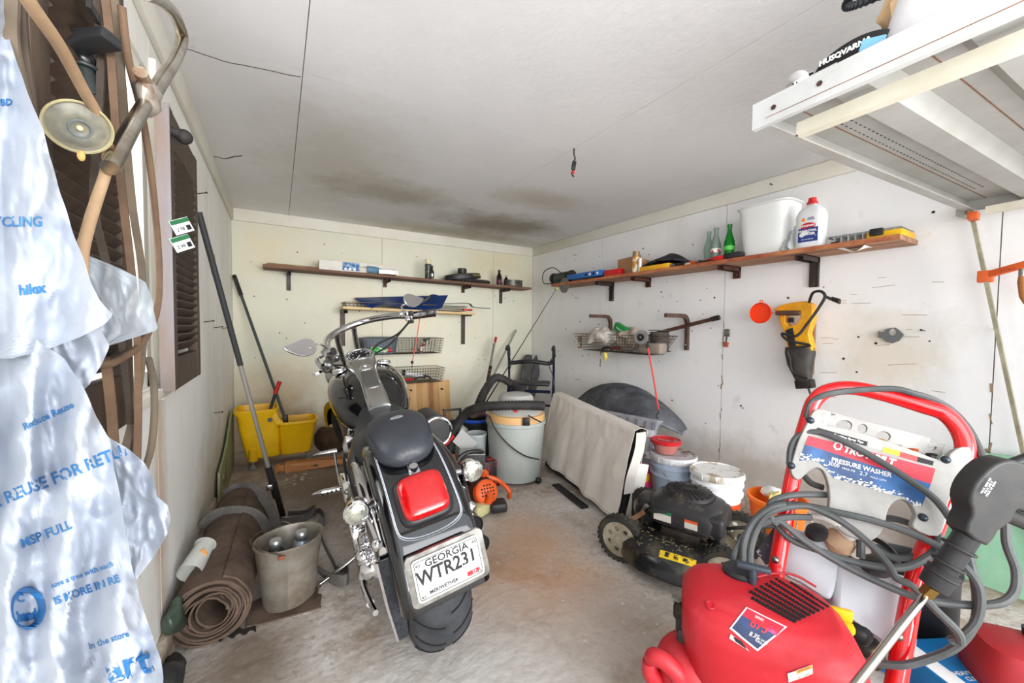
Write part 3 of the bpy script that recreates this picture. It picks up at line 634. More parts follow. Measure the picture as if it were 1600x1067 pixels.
# water bottle lying and a small rack of metal parts
xb=Xp(583,yb-.08); t=thing('water_bottle','small clear blue plastic bottle lying in front of the long white box','bottle',(xb,yb-.08,shz(xb)))
G().lathe([(.001,0),(.03,.002),(.032,.06),(.026,.10),(.012,.125),(.012,.14)],(xb-.05,yb-.075,shz(xb)+.033),(1,.1,0)).build('bottle_body',mat('blue_clear_plastic',(120,170,205),.1,trans=.6),t)
G().cyl((xb+.088,yb-.062,shz(xb)+.034),(xb+.104,yb-.06,shz(xb)+.034),.014).build('cap',white,t)
xb=Xp(605,yb-.06); t=thing('hardware_tray','shallow metal tray of clear fittings at the right end of the long box','tray',(xb,yb-.07,shz(xb)))
G().box((xb,yb-.07,shz(xb)+.004),(.17,.08,.006)).box((xb,yb-.11,shz(xb)+.02),(.17,.003,.035)).box((xb-.084,yb-.07,shz(xb)+.02),(.003,.08,.035)).build('tray_body',steel,t)
for k in range(4): G().cyl((xb-.06+.04*k,yb-.08,shz(xb)+.02),(xb-.05+.04*k,yb-.03,shz(xb)+.05),.014,n=12).build('fitting',glass,t)
def spray_can(name,label,x,y,z,r,h,body,cap,cat='can'):
    t=thing(name,label,cat,(x,y,z))
    G().lathe([(r*.96,0),(r,.004),(r,h*.74),(r*.8,h*.78)],(x,y,z)).build('can_body',body,t)
    G().lathe([(r*.92,h*.76),(r*.9,h),(r*.3,h+.001)],(x,y,z)).build('cap',cap,t); return t
x=Xp(669,yb-.04); spray_can('spray_can','dark spray can with a beige cap on the back shelf',x,yb-.04,shz(x),.032,.19,mat('can_green_black',(32,38,34),.3,0,(90,100,84),30,lo=.5,hi=.55),mat('beige_cap',(214,204,168),.5))
x=Xp(675,yb-.09); t=thing('lighter_bottle','little dark bottle with silver label beside the beige-capped can','bottle',(x,yb-.09,shz(x)))
G().lathe([(.02,0),(.021,.06),(.009,.09),(.009,.12)],(x,yb-.09,shz(x))).build('bottle_body',blackp,t); G().lathe([(.011,.10),(.011,.125),(.004,.126)],(x,yb-.09,shz(x))).build('cap',blackp,t); G().lathe([(.0215,.015),(.0215,.045)],(x,yb-.09,shz(x)),cap=False).build('label_band',steel,t)
# stacked black lids and can
x0,x1=Xp(688,yb-.02),Xp(772,yb-.02); xm=(x0+x1)/2; z=shz(xm)
t=thing('air_filter_lid','upper round black housing lid tilted on the stack on the back shelf','lid',(xm-.06,yb-.02,z+.04))
rt=Matrix.Rotation(-.12,3,'Y'); ax=rt@EZ
G().lathe([(.20,0),(.205,.012),(.195,.05),(.17,.055),(.02,.056)],(xm-.05,yb+.0,z+.030),ax,sy=.62,up=EY).build('lid_body',blackp,t)
text('DURA-BUILT',.02,V((xm+.06,yb-.128,z+.068)),EX,EZ,mat('yellow_print',(200,180,60),.6),t)
G().lathe([(.20,0),(.22,.01),(.21,.03),(.02,.032)],(xm+.05,yb,z),(0,0,1),sy=.50,up=EY).build('round_tray',blackr,label='ribbed round black tray under the tilted lid on the back shelf',cat='tray')
x=Xp(722,yb); G().lathe([(.045,0),(.047,.004),(.047,.05),(.04,.055),(.003,.056)],(x,yb,z+.088)).build('jar_lid',blackp,label='small round black cap on top of the tilted lid',cat='cap')
for i,(px,r,h,l) in enumerate(((780,.03,.17,'tall dark bottle behind the round tin on the back shelf'),(791,.027,.12,'shorter dark bottle just right of the tall dark one'))):
    x=Xp(px,yb); z=shz(x); t=thing('oil_bottle',l,'bottle',(x,yb,z),group=None)
    G().lathe([(r,0),(r,h*.55),(r*.45,h*.78),(r*.4,h*.85)],(x,yb,z)).build('bottle_body',mat('dark_bottle',(24,20,22),.25),t); G().lathe([(r*.5,h*.82),(r*.5,h),(.002,h+.001)],(x,yb,z)).build('cap',[blackp,steel][i],t)
    if i==0: G().lathe([(r+.0006,.02),(r+.0006,.06)],(x,yb,z),cap=False).build('label_band',mat('maroon_label',(96,40,60),.6),t)
x=Xp(803,yb-.03); z=shz(x); t=thing('round_tin','round grey metal tin at the right end of the back shelf','tin',(x,yb-.03,z))
G().lathe([(.105,0),(.106,.055)],(x,yb-.03,z),sy=.7,up=EY).lathe([(.108,.055),(.108,.065),(.002,.066)],(x,yb-.03,z),sy=.7,up=EY).build('tin_body',mat('grey_tin',(96,94,88),.45,.6),t)
for k in (-1,1): G().box((x+.0+k*.015,yb-.106,z+.035),(.018,.004,.02)).build('tin_mark',printdark,t)
# lower shelf on the back wall
sl=thing('wall_shelf','short pale board shelf below the long back shelf','shelf',(1.15,YB,1.23))
G().bar((.50,3.88,1.245),(1.80,3.88,1.222),.022,.24,(0,1,0)).build('shelf_board',mat('pale_pine',(222,196,150),.7,0,(196,164,120),4,stretch=(.5,4,4)),sl)
for px in (535,723):
    x=wy(px,500,YB).x; bracket(sl,(x,YB,1.228),(0,-1,0),EZ,.2,.34,bracketm,.04)
def wire_basket(name,label,o,lx,ly,h,tap,nx,ny,nz,yaw=0,th=.0016):
    t=thing(name,label,'basket',o,yaw); g=G(); r=G()
    def ringz(z):
        f=1-tap*(1-z/h); a,b=lx/2*f,ly/2*f; return [V((-a,-b,z)),V((a,-b,z)),V((a,b,z)),V((-a,b,z))]
    def L(a,b,w=th): g.tube([a,b],w,4,sp=False,cap=False)
    for k in range(nz+1):
        q=ringz(h*k/nz)
        for i in range(4): (r if k==nz else g).tube([q[i],q[(i+1)%4]],th*(1.8 if k==nz else 1),5,sp=False)
    q0,q1=ringz(0),ringz(h)
    for i in range(4):
        n=nx if i%2==0 else ny
        for k in range(n+1): L(q0[i].lerp(q0[(i+1)%4],k/n),q1[i].lerp(q1[(i+1)%4],k/n))
    for k in range(1,nx): L(q0[0].lerp(q0[1],k/nx),q0[3].lerp(q0[2],k/nx))
    for k in range(1,ny): L(q0[0].lerp(q0[3],k/ny),q0[1].lerp(q0[2],k/ny))
    g.build('wire_mesh',wire,t,True,kind='stuff'); r.build('rim',wire,t,True,kind='stuff'); return t
# flat rack, posters and tools on the lower shelf
zt=1.256
a=wy(531,472,3.9); t=wire_basket('wire_rack','flat wire rack lying on the pale lower shelf',(1.12,3.90,1.248),1.20,.20,.05,.03,36,6,2)
pm=mat('navy_poster',(22,44,92),.35,0,(30,60,120),3)
def thin(name,label,cat,pts,m,z,th=.003,par=None):
    g=G(); me=curve_mesh([[(p[0],p[1]) for p in pts]],th); g.mesh(me,Matrix.Translation((0,0,z))); return g.build(name,m,par,label=label,cat=cat)
t=thing('folded_sheet','dark navy plastic sheet drooping over the front of the pale shelf','sheet',(.95,3.8,1.31))
A=[wy(558,467,3.80),wy(612,467,3.84),wy(632,476,3.78),wy(640,488,3.74),wy(612,486,3.72),wy(583,487,3.70)]
def navy_fn(u,v):
    top=wy(553+(700-553)*u,466-4*u,3.95-.0*u); bot=wy(578+(690-578)*u,484-4*u-5*math.sin(u*PI*2.0),3.76-.02*math.sin(u*9)); p=top.lerp(bot,v); p.z+=.012*math.sin(u*11)*v+.004; return p
G().sheet(navy_fn,30,6,.002).build('sheet_panel',pm,t)
t=thing('saw_blade_tool','long dark saw blade lying along the pale shelf','saw',(1.55,3.82,1.30))
G().tube([wy(640,476,3.8),wy(690,475,3.82),wy(730,474,3.82),wy(740,480,3.82),wy(766,482,3.80)],0,flat=(.03,.006),up=(0,0,1)).build('blade',mat('black_blade',(34,34,36),.4,.5),t)
t=thing('curved_blade','curved blue and brown tool rising behind the right handlebar grip','tool',(1.2,3.8,1.32))
G().tube([wy(628,478,3.75),wy(655,475,3.75),wy(668,466,3.75),wy(676,461,3.75),wy(686,462,3.75)],[.012,.018,.014,.008,.002],8).build('blade',mat('navy_blade',(24,44,84),.4,0,(90,80,60),20,lo=.5,hi=.6),t)
G().box(wy(730,485,3.79)+V((0,0,.006)),(.10,.05,.02),None,.004).build('red_case',redp,label='small red case at the right end of the pale shelf',cat='case')
# baskets below the lower shelf
o=wy(628,552,3.86); ub=wire_basket('wire_basket','upper wire basket hanging on the back wall below the pale shelf',(o.x,3.87,o.z),.78,.26,.15,.06,26,8,6)
o2=wy(638,597,3.86); lb=wire_basket('wire_basket','lower wire basket on the back wall above the butcher block board',(o2.x+.03,3.87,o2.z),.62,.26,.14,.08,22,8,5)
bz=o.z
x=wy(592,530,3.87).x; t=thing('storage_bin','blue-grey plastic bin inside the upper wire basket','bin',(x,3.87,bz+.006))
G().loft([ring((x,3.87,bz+.006+z),EX,EY,a,.09,5,28) for z,a in ((0,.15),(.12,.165))]).build('bin_body',mat('bluegrey_bin',(84,98,112),.5),t)
G().loft([ring((x,3.87,bz+.126+z),EX,EY,a,b,5,28) for z,a,b in ((0,.172,.097),(.02,.174,.1),(.035,.14,.085),(.038,.10,.07))]).build('lid',mat('bluegrey_lid',(96,110,124),.5),t)
xg=wy(585,545,3.76).x; t=thing('squeeze_bottle','green squeeze bottle with red cap lying in front of the blue-grey bin','bottle',(xg,3.75,bz))
G().lathe([(.001,0),(.03,.005),(.033,.09),(.022,.12),(.026,.15),(.012,.17)],(xg-.05,3.76,bz+.045),(1,0,-.02)).build('bottle_body',mat('bottle_green',(40,150,56),.35,0,(225,230,225),14,lo=.5,hi=.54),t)
G().cyl((xg+.12,3.76,bz+.042),(xg+.155,3.76,bz+.041),.018).build('cap',redp,t)
xs_=wy(662,540,3.8).x; t=thing('spray_bottle','black-headed spray bottle leaning in the right end of the upper basket','bottle',(xs_,3.8,bz)); d=V((.45,0,.9)).normalized()
b0=V((xs_-.035,3.82,bz+.01)); G().lathe([(.026,0),(.028,.01),(.028,.07),(.02,.1),(.012,.115)],b0,d,up=EY).build('bottle_body',mat('amber_bottle',(120,64,60),.3,0,(220,214,205),18,lo=.45,hi=.5),t)
hpt=b0+d*.135; G().box(hpt+V((.01,0,.012)),(.085,.026,.018),Matrix.Rotation(-.12,3,'Y'),.006).cyl(b0+d*.11,hpt,.014).tube([hpt+V((.03,0,0)),hpt+V((.04,0,-.02)),hpt+V((.035,0,-.045))],.005).build('trigger_head',blackp,t)
zz=o2.z
a=wy(652,572,3.8); b_=wy(672,590,3.8); t=thing('caulking_gun','white and black caulking gun lying in the lower wire basket','caulking gun',(a.x,3.8,zz+.01))
G().cyl((a.x-.13,3.82,zz+.10),(a.x+.06,3.82,zz+.06),.022).build('cartridge',white,t); G().tube([(a.x+.06,3.82,zz+.06),(a.x+.12,3.82,zz+.05),(a.x+.15,3.81,zz+.02)],.010).cyl((a.x-.14,3.82,zz+.103),(a.x-.12,3.82,zz+.10),.03).build('gun_frame',blackp,t)
t=thing('red_pliers','red-handled pliers at the left end of the lower wire basket','pliers',(a.x-.2,3.8,zz+.01))
G().tube([(a.x-.20,3.80,zz+.02),(a.x-.12,3.79,zz+.035),(a.x-.04,3.79,zz+.035)],.012).build('handle',redp,t); G().tube([(a.x-.04,3.79,zz+.035),(a.x+.02,3.79,zz+.05),(a.x+.08,3.79,zz+.045)],.011).build('jaw',blackp,t)
# bungee with hooks from the pale shelf down to the lower basket
p0=wy(656,497,3.75); p1=wy(644,566,3.73); t=thing('bungee_cord','pink bungee cord hooked between the pale shelf and the lower basket','cord',p0)
G().tube([p0,p0.lerp(p1,.5)+V((.004,0,0)),p1],.0045,6).build('cord',mat('pink_cord',(222,96,90),.7),t)
G().tube([p0,p0+V((0,0,.02)),p0+V((0,.04,.06)),p0+V((0,.09,.05))],.004,6).build('hook',blackp,t,label='top hook'); G().ball(p1,.015).tube([p1,p1-EZ*.03,p1+V((0,.02,-.06))],.003,6).build('hook',blackp,t,label='ball end hook')
# ---------------- right wall, long shelf
sr=thing('wall_shelf','long plywood shelf across the upper right wall','shelf',(XR,2,1.52))
G().box((2.575,1.965,1.524),(.25,2.66,.024),None,.001).build('shelf_board',mat('right_shelf_ply',(176,136,110),.8,0,(130,92,70),5,.3,40,stretch=(3,.5,3)),sr)
G().box((2.4495,1.965,1.524),(.003,2.66,.0235)).build('front_edge',mat('red_stained_edge',(142,66,44),.8,0,(190,128,84),18,stretch=(1,.4,1)),sr)
for px,big in ((1273,1),(1152,0),(1014,0),(957,1)):
    y=wx(px,440,XR).y; bracket(sr,(XR,y,1.511),(-1,0,0),EZ,.2,.17 if big else .075,bracketm if big else rustm,.045)
ZS=1.5365
def yz(px,x=2.56): return Yp(px,x)
# bench grinder
y=yz(880,2.55); t=thing('bench_grinder','small black bench grinder at the far end of the right shelf','grinder',(2.55,y,ZS))
G().cyl((2.55,y-.10,ZS+.07),(2.55,y+.10,ZS+.07),.055,n=20).box((2.55,y,ZS+.012),(.12,.16,.024),None,.004).build('motor',mat('motor_green_black',(50,58,54),.4),t)
for s in (-1,1): G().cyl((2.55,y+s*.13,ZS+.07),(2.55,y+s*.155,ZS+.07),.06,n=24).build('wheel_guard',blackp,t)
G().tube([(2.5,y-.05,ZS+.10),(2.46,y+.05,ZS+.17),(2.45,y+.20,ZS+.14),(2.46,y+.22,ZS+.03),(2.5,y+.10,ZS+.01)],.005,6).build('power_cord',blackr,t)
G().cyl((2.44,y+.03,ZS-.075),(2.444,y+.03,ZS-.075),.075,n=32).build('grinding_disc',mat('grey_disc',(112,108,102),.8),label='grey cutting disc hanging off the far end of the right shelf',cat='disc') if 0 else None
a=wx(884,450,2.47); G().lathe([(.02,0),(.075,0),(.075,.004),(.02,.004)],(2.45,a.y,ZS-.03),(1,0,0),n=32).build('cutting_disc',mat('grey_disc',(112,108,102),.8),label='grey cutting disc peeking out below the far end of the right shelf',cat='disc')
def boxon(name,label,cat,px0,px1,h,x,dx,m,dz=0,parts=True,bev=.003):
    y0,y1=Yp(px1,x),Yp(px0,x); t=thing(name,label,cat,(x,(y0+y1)/2,ZS+dz)); G().box((x,(y0+y1)/2,ZS+dz+h/2),(dx,y1-y0,h),None,bev).build('box_body',m,t); return t,y0,y1
t,y0,y1=boxon('blue_box','flat blue tool box carton with small pictures on the right shelf','box',893,948,.05,2.53,.12,mat('blue_carton',(44,112,190),.5,0,(36,96,170),6),.02)
for k in range(4): G().cyl((2.469,y0+.05+k*.05,ZS+.045),(2.468,y0+.05+k*.05,ZS+.045),.014,n=12).build('picture_dot',[printwhite,printdark][k%2],t)
G().box((2.54,(y0+y1)/2+.02,ZS+.009),(.14,.30,.017),None,.003).build('black_case',blackp,label='black flat case under the blue carton on the right shelf',cat='case')
boxon('red_box','small red box between the blue carton and the cardboard box','box',948,972,.055,2.50,.06,redp)
t,y0,y1=boxon('cardboard_box','open brown cardboard box behind the aerosol can','box',972,1008,.12,2.60,.10,mat('cardboard',(178,138,100),.85,0,(160,120,84),6)); G().bar((2.55,y1,ZS+.12),(2.55,y0,ZS+.13),.003,.05,(0,0,1)).build('flap',mat('cardboard',(1,1,1)),t)
y=yz(994,2.49); t=spray_can('aerosol_can','aerosol can with yellow and white label before the cardboard box',2.49,y,ZS,.03,.17,mat('can_label',(226,214,180),.35,0,(190,130,40),26,lo=.45,hi=.52),mat('tan_cap',(150,120,90),.4,.4)); 
y=yz(1001,2.48); G().lathe([(.013,0),(.013,.10),(.008,.11),(.002,.111)],(2.475,y,ZS)).build('small_vial',white,label='slim white tube standing beside the aerosol can',cat='tube')
t,y0,y1=boxon('yellow_packet','yellow packet lying under the black bag','packet',1005,1050,.035,2.50,.08,mat('packet_yellow',(232,176,34),.5,0,(214,150,30),8))
y0,y1=Yp(1076,2.56),Yp(1012,2.56)
def bagf(u,v):
    y=y0+(y1-y0)*u; x=2.48+.17*v; h=math.sin(PI*u)**.7*math.sin(PI*(.12+.8*v))**.8; return V((x,y,ZS+.034+.085*h*(.75+.5*noise.noise(V((u*4,v*3,1))))))
G().sheet(bagf,24,14,.004).jitter(.006,25).build('folded_bag',mat('black_fabric',(34,34,38),.7),label='folded black fabric pouch lying on the yellow packet',cat='pouch')
# small tools between pouch and bottles
tm=[steel,blackp,darksteel,mat('clear_bits',(190,190,186),.25),orange]
lbs=['chrome socket lying near the black pouch','black clip lying on the right shelf edge','dark drill bit lying by the bottles','clear blister of screws on the right shelf','small orange bit near the clear bottles','steel fitting in front of the bottles','dark spanner left of the red and black tape measure','little steel bolt behind the spanner']
for k in range(8):
    px=1052+k*7.5; y=yz(px,2.47); t_=G()
    if k in(3,): t_.box((2.49,y,ZS+.008),(.05,.05,.014),None,.004)
    elif k==6: t_.tube([(2.46,y-.06,ZS+.006),(2.47,y,ZS+.01),(2.48,y+.05,ZS+.006)],0,flat=(.018,.006)).tor((2.462,y-.072,ZS+.006),EZ,.014,.005,16,6)
    else: t_.cyl((2.47,y-.02,ZS+.012),(2.475,y+.03,ZS+.014),.012,.008,10).cyl((2.475,y+.03,ZS+.014),(2.476,y+.05,ZS+.014),.005,n=8)
    t_.build(['socket','clip','drill_bit','blister_pack','screwdriver_bit','pipe_fitting','spanner','bolt'][k],tm[[0,1,2,3,4,0,2,0][k]],label=lbs[k],cat=['socket','clip','drill bit','packet','bit','fitting','spanner','bolt'][k])
# bottles
bp=[(.026,0),(.030,.004),(.031,.03),(.027,.055),(.031,.09),(.029,.12),(.018,.155),(.0125,.18),(.0125,.205),(.0145,.208),(.0145,.222),(.011,.224)]
def bottle(px,x,label,m,lab):
    y=Yp(px,x); t=thing('soda_bottle',label,'bottle',(x,y,ZS),group=None); s=1.05
    G().lathe([(r*s,z*s) for r,z in bp],(x,y,ZS)).build('bottle_glass',m,t)
    if lab: G().lathe([(.0306*s,.062*s),(.0312*s,.088*s)],(x,y,ZS),cap=False).build('printed_label',lab,t)
bottle(1107,2.60,'clear pale green soda bottle, the rear left of three',mat('pale_bottle',(176,206,190),.06,trans=.5),None)
bottle(1118,2.54,'clear soda bottle with red and white print, middle of three',mat('clear_bottle',(150,168,158),.06,trans=.45),mat('red_white_print',(190,60,56),.5,0,(232,232,228),40,lo=.49,hi=.51))
bottle(1139,2.53,'bright green soda bottle beside the white bin',greenglass,mat('lime_print',(90,190,80),.5))
# tape measures
y0,y1=Yp(1161,2.47),Yp(1118,2.47); t=thing('tape_measure','red and black tape measure in front of the bottles','tape measure',(2.47,(y0+y1)/2,ZS))
G().box((2.475,y0+.055,ZS+.018),(.06,.11,.036),None,.010).build('case',blackp,t); G().box((2.47,y0+.15,ZS+.014),(.05,.07,.028),None,.008).build('front',redp,t); G().box((2.47,y0+.21,ZS+.010),(.03,.05,.018),None,.004).build('tab',redp,t)
# white waste bin
y=(Yp(1163,2.57)+Yp(1240,2.57))/2; 
g=G(); pr=[(0,.112),(.01,.118),(.29,.145),(.295,.158),(.30,.158)]
t=thing('waste_bin','white plastic waste bin between the green bottle and the lighter fluid','bin',(2.57,y,ZS))
g.loft([ring((2.575,y,ZS+z),EX,EY,a*.78,a,4.5,36) for z,a in pr]+[ring((2.575,y,ZS+z),EX,EY,a*.78,a,4.5,36) for z,a in ((.298,.142),(.02,.112))]).build('bin_body',mat('bin_white',(226,228,226),.4),t)
y=yz(1237,2.50); G().sheet(lambda u,v:V((2.47+.07*u+.015*math.sin(v*9),y-.04+.08*v,ZS+.002+.13*u+.012*math.sin(v*14))),10,12,.001).jitter(.008,30).build('crumpled_bag',mat('clear_bag',(215,220,220),.25,alpha=.75),label='crumpled clear plastic bag between the white bin and the white bottle',cat='bag')
# lighter fluid bottle
y=(Yp(1245,2.50)+Yp(1288,2.50))/2; t=thing('lighter_fluid_bottle','white bottle with red cap and blue charcoal lighter label','bottle',(2.50,y,ZS))
a_=.070; gb=G(); gb.loft([ring((2.50,y,ZS+z),EX,EY,a*.62,a,3.4,32) for z,a in ((0,.060),(.006,a_*.93),(.06,a_*.97),(.10,a_*.95),(.13,a_*.97),(.175,a_*.98),(.205,a_*.8),(.225,a_*.45),(.232,.024),(.238,.022))]); lb_=bvh_of(gb); gb.build('bottle_body',white,t)
G().lathe([(.026,0),(.025,.012),(.019,.016),(.018,.034),(.002,.035)],(2.50,y,ZS+.236)).build('cap',redp,t)
def onlab(me_pts,m,name):
    g=G(); g.mesh(curve_mesh(me_pts,.0),M4(V((2.40,y,ZS)),(0,-1,0),EZ)); bmesh.ops.subdivide_edges(g.b,edges=g.b.edges[:],cuts=3); 
    for q in g.b.verts:
        h=lb_.ray_cast(V((2.3,q.co.y,q.co.z)),EX)
        if h[0] is not None: q.co=h[0]-EX*.0012
    return g.build(name,m,t)
onlab([[(-.046,.03),(.046,.03),(.046,.105),(-.046,.105)]],mat('label_blue',(30,54,128),.5),'blue_label')
onlab([circ(0,.115,.036,.017,24)],redp,'red_oval')
def lt(s,size,z,m,dy=0,sx=1,bold=0):
    text(s,size,V((2.4545,y-dy,ZS+z)),(0,-1,0),EZ,m,t,sx=sx,bold=bold,ext=.0008)
lt('KINGSFORD',.012,.115,printwhite,bold=.0004); lt('CHARCOAL',.016,.088,printwhite,bold=.0005); lt('LIGHTER',.018,.070,printwhite,bold=.0006); lt('32 FL OZ (946 mL)',.007,.043,printwhite); lt('FASTER\nCLEANER',.008,.152,mat('label_blue',(1,1,1)),dy=.014)
onlab([[(-.030,.142),(-.016,.142),(-.013,.150),(-.018,.156),(-.021,.166),(-.026,.156),(-.031,.152)]],mat('flame_orange',(240,130,30),.5),'flame_mark')
# organiser
y0,y1=Yp(1418,2.58),Yp(1302,2.58); t=thing('organiser_case','yellow and clear organiser case at the near end of the right shelf','case',(2.58,(y0+y1)/2,ZS))
L_=y1-y0; G().box((2.585,y0+L_*.22,ZS+.018),(.19,L_*.44,.030),None,.005).build('yellow_base',yellow,t); G().box((2.585,y0+L_*.5,ZS+.038),(.185,L_*.98,.012),None,.004).build('clear_lid',glass,t)
for k in range(9): G().box((2.585,y0+L_*(.1+k*.1),ZS+.024),(.17,.003,.03)).build('divider',mat('clear_bits',(1,1,1)),t)
G().box((2.485,y0+.09,ZS+.03),(.02,.05,.034),None,.004).build('latch',blackp,t)
G().box((2.52,y1-.03,ZS+.008),(.05,.03,.014),None,.003).build('black_clip',blackp,label='little black clip left of the organiser case',cat='clip')
# paper curling under the shelf edge
def papf(u,v): p=V((2.452+.10*v,Yp(1350,2.45)+(Yp(1308,2.45)-Yp(1350,2.45))*u,1.509-.028*math.sin(PI*min(1,u*1.3))*(1-v)-.003)); return p
G().sheet(papf,14,5,.0008).build('paper_scrap',mat('paper',(232,230,224),.8),label='curled white paper scrap stuck under the right shelf',cat='paper')
# ================================================================= THINGS HUNG ON THE RIGHT WALL
# bent steel arms
for i,(pts,l) in enumerate((([(910,494),(944,494),(953,500),(954,506)],'far bent brown steel arm on the right wall'),([(1025,493),(1058,493),(1070,500),(1073,514),(1073,549)],'near bent brown steel arm on the right wall above the basket'))):
    P=[V((2.44,wx(pts[0][0],pts[0][1],2.44).y,wx(*pts[0],2.44).z))]; q=wx(*pts[-1],XR-.012)
    zt=P[0].z; yw=wx(pts[-1][0],pts[-1][1],XR-.012).y; y_=yw
    pp=[V((2.43,y_+.0,zt)),V((2.62,y_,zt)),V((2.665,y_,zt-.012)),V((2.686,y_,zt-.05)),V((2.688,y_,zt-.10)),V((2.688,y_,zt-(.26 if i else .16)))]
    t=thing('wall_hanger',l,'bracket',(XR,y_,zt-.2)); G().tube(pp,0,flat=(.03,.024),up=(0,1,0),res=5).build('arm',mat('brown_tube_steel',(104,82,70),.5,.3,(80,58,48),15),t)
    G().ball((2.672,y_,zt-(.22 if i else .13)),.006).build('screw',chrome,t)
# the wire basket and its load
cy_=(wx(905,540,2.55).y+wx(1050,540,2.55).y)/2; bzr=wx(985,552,2.5).z
rb=wire_basket('wire_basket','rusty wire basket full of rags and tools on the right wall',(2.555,cy_,bzr),.22,.98,.15,.22,8,30,6)
def lump(name,label,cat,c,sc,m,amp=.012,fr=22,seed=1,n=22):
    g=G(); g.ball(c,1,sc,n=n); g.jitter(amp,fr,seed); return g.build(name,m,label=label,cat=cat,ang=80)
lump('white_rag','crumpled white rag filling the left of the rusty wire basket','rag',(2.52,wx(942,520,2.5).y,bzr+.125),(.09,.21,.075),mat('rag_white',(216,210,204),.8,0,(190,180,172),6),.05,15,2,30)
lump('beige_rag','beige knitted rag in the middle of the rusty wire basket','rag',(2.55,wx(975,520,2.5).y,bzr+.12),(.09,.17,.08),mat('rag_beige',(190,176,160),.85,0,(160,148,134),14),.045,18,5,30)
c=V((2.52,wx(968,507,2.5).y,bzr+.20)); t=thing('green_carton','green spice-sized carton tilted on the rags in the rusty basket','box',c)
rt=Matrix.Rotation(.45,3,'X'); G().box(c,(.05,.13,.07),rt,.002).build('carton',mat('carton_green',(14,130,52),.45),t)
text('Nature',.022,c-EX*.0262,rt@V((0,-1,0)),rt@EZ,printwhite,t)
cz=wx(1001,527,2.40); t=thing('grinding_wheel','grey grinding wheel hung on the front of the rusty basket','wheel',cz)
dn=(CAM-cz); dn.z=0; dn.normalize(); dn=V((-1,-.25,0)).normalized()
G().lathe([(.012,0),(.055,0),(.055,.016),(.012,.016)],cz-dn*.016,dn,n=32).build('wheel_disc',mat('wheel_grey',(128,128,130),.85,0,(108,108,108),30),t); G().lathe([(.004,0),(.028,0),(.028,.004),(.004,.004)],cz,dn,n=24).build('hub',darksteel,t); G().ball(cz+dn*.004,.008).build('nut',steel,t)
yc=wx(1024,515,2.5).y; t=thing('rope_reel','dark reel of cord at the right end of the rusty basket','reel',(2.55,yc,bzr+.03))
for z in (.03,.19): G().lathe([(.01,0),(.085,0),(.085,.006),(.01,.006)],(2.55,yc,bzr+z),EZ,n=32).build('flange',mat('reel_brown',(74,66,58),.6),t)
g=G()
for k in range(9): g.tor((2.55,yc,bzr+.045+.016*k),EZ,.062+.004*(k%2),.009,24,6)
g.build('cord_winding',mat('cord_dark',(66,60,54),.9,0,(90,84,76),50),t)
for k in range(3):
    yy=cy_+.1-.11*k; G().tube([(2.50,yy+.06,bzr+.02),(2.48,yy,bzr+.035),(2.49,yy-.08,bzr+.03)],.011+.003*k).build(['marker_pen','chisel_handle','paint_brush'][k],[blackp,mat('maroon',(120,40,40),.5),mat('pouch_grey',(120,112,104),.8)][k],label=['black marker lying at the bottom of the rusty basket','dark red handle lying at the bottom of the rusty basket','grey brush at the bottom of the rusty basket'][k],cat=['marker','tool','brush'][k])
G().box((2.50,wx(1020,545,2.5).y,bzr+.055),(.10,.20,.09),None,.02).jitter(.006,20).build('tool_pouch',mat('pouch_tan',(140,128,116),.85),label='tan pouch sagging in the right of the rusty basket',cat='pouch')
a=wx(944,548,2.46); t=thing('work_glove','black glove with a yellow cuff poking through the rusty basket','glove',a)
G().ball(a,1,(.02,.035,.022)).jitter(.006,30).build('glove_body',blackr,t); G().tube([a,a+V((0,-.015,-.03)),a+V((0,-.02,-.06)),a+V((0,-.005,-.085))],[.014,.018,.016,.008]).build('cuff',mat('yellow_cuff',(214,190,96),.7),t)
a=wx(906,534,2.50); t=thing('hanging_packet','small card packet hanging off the left corner of the rusty basket','packet',a)
G().box(a,(.006,.052,.12),None,.001).build('card',mat('card_orange',(190,110,80),.6),t); G().box(a+V((-.004,0,.0)),(.008,.038,.09),None,.003).build('blister',mat('packet_mix',(60,90,70),.4,0,(215,215,205),40,lo=.45,hi=.5),t)
# pipe resting across the arm
a,b_=wx(1040,517,2.60),wx(1123,496,2.64); t=thing('rusty_pipe','rusty brown pipe sticking out behind the near bent arm','pipe',a)
G().cyl(a+(a-b_)*.3,b_,.014,n=14).build('pipe_body',rustm,t); G().cyl(b_-(b_-a).normalized()*.05,b_+(b_-a).normalized()*.004,.018,n=14).build('end_cap',darksteel,t)
# red bungee cord down to the bowl
a,m1,b_=wx(1012,541,2.40),wx(1021,590,2.36),wx(1029,640,2.28); t=thing('bungee_cord','red bungee cord hanging from the rusty basket to the plastic bowl','cord',b_)
G().tube([a,m1,b_],.006,7).build('cord',mat('red_cord',(212,70,66),.7),t); G().ball(a,.013,(1,1,1.5)).build('hook',blackp,t,label='top hook'); G().tube([b_,b_-EZ*.02,b_+V((0,.02,-.05)),b_+V((0,.0,-.06))],.004,6).build('hook',blackp,t,label='bottom hook')
# scraper on a nail
a=wx(1136,520,XR-.012); b_=wx(1134,538,XR-.012); t=thing('tag_hanger','small silver tag with a rusty block hanging on the right wall','tag',b_)
G().box(a,(.008,.042,.052),None,.004).build('tag_plate',steel,t); G().cyl(a-EZ*.02,b_,.004).build('pin',darksteel,t); G().box(b_,(.016,.032,.034),Matrix.Rotation(.2,3,'X'),.003).build('block',mat('rusty_orange',(168,84,62),.8),t)
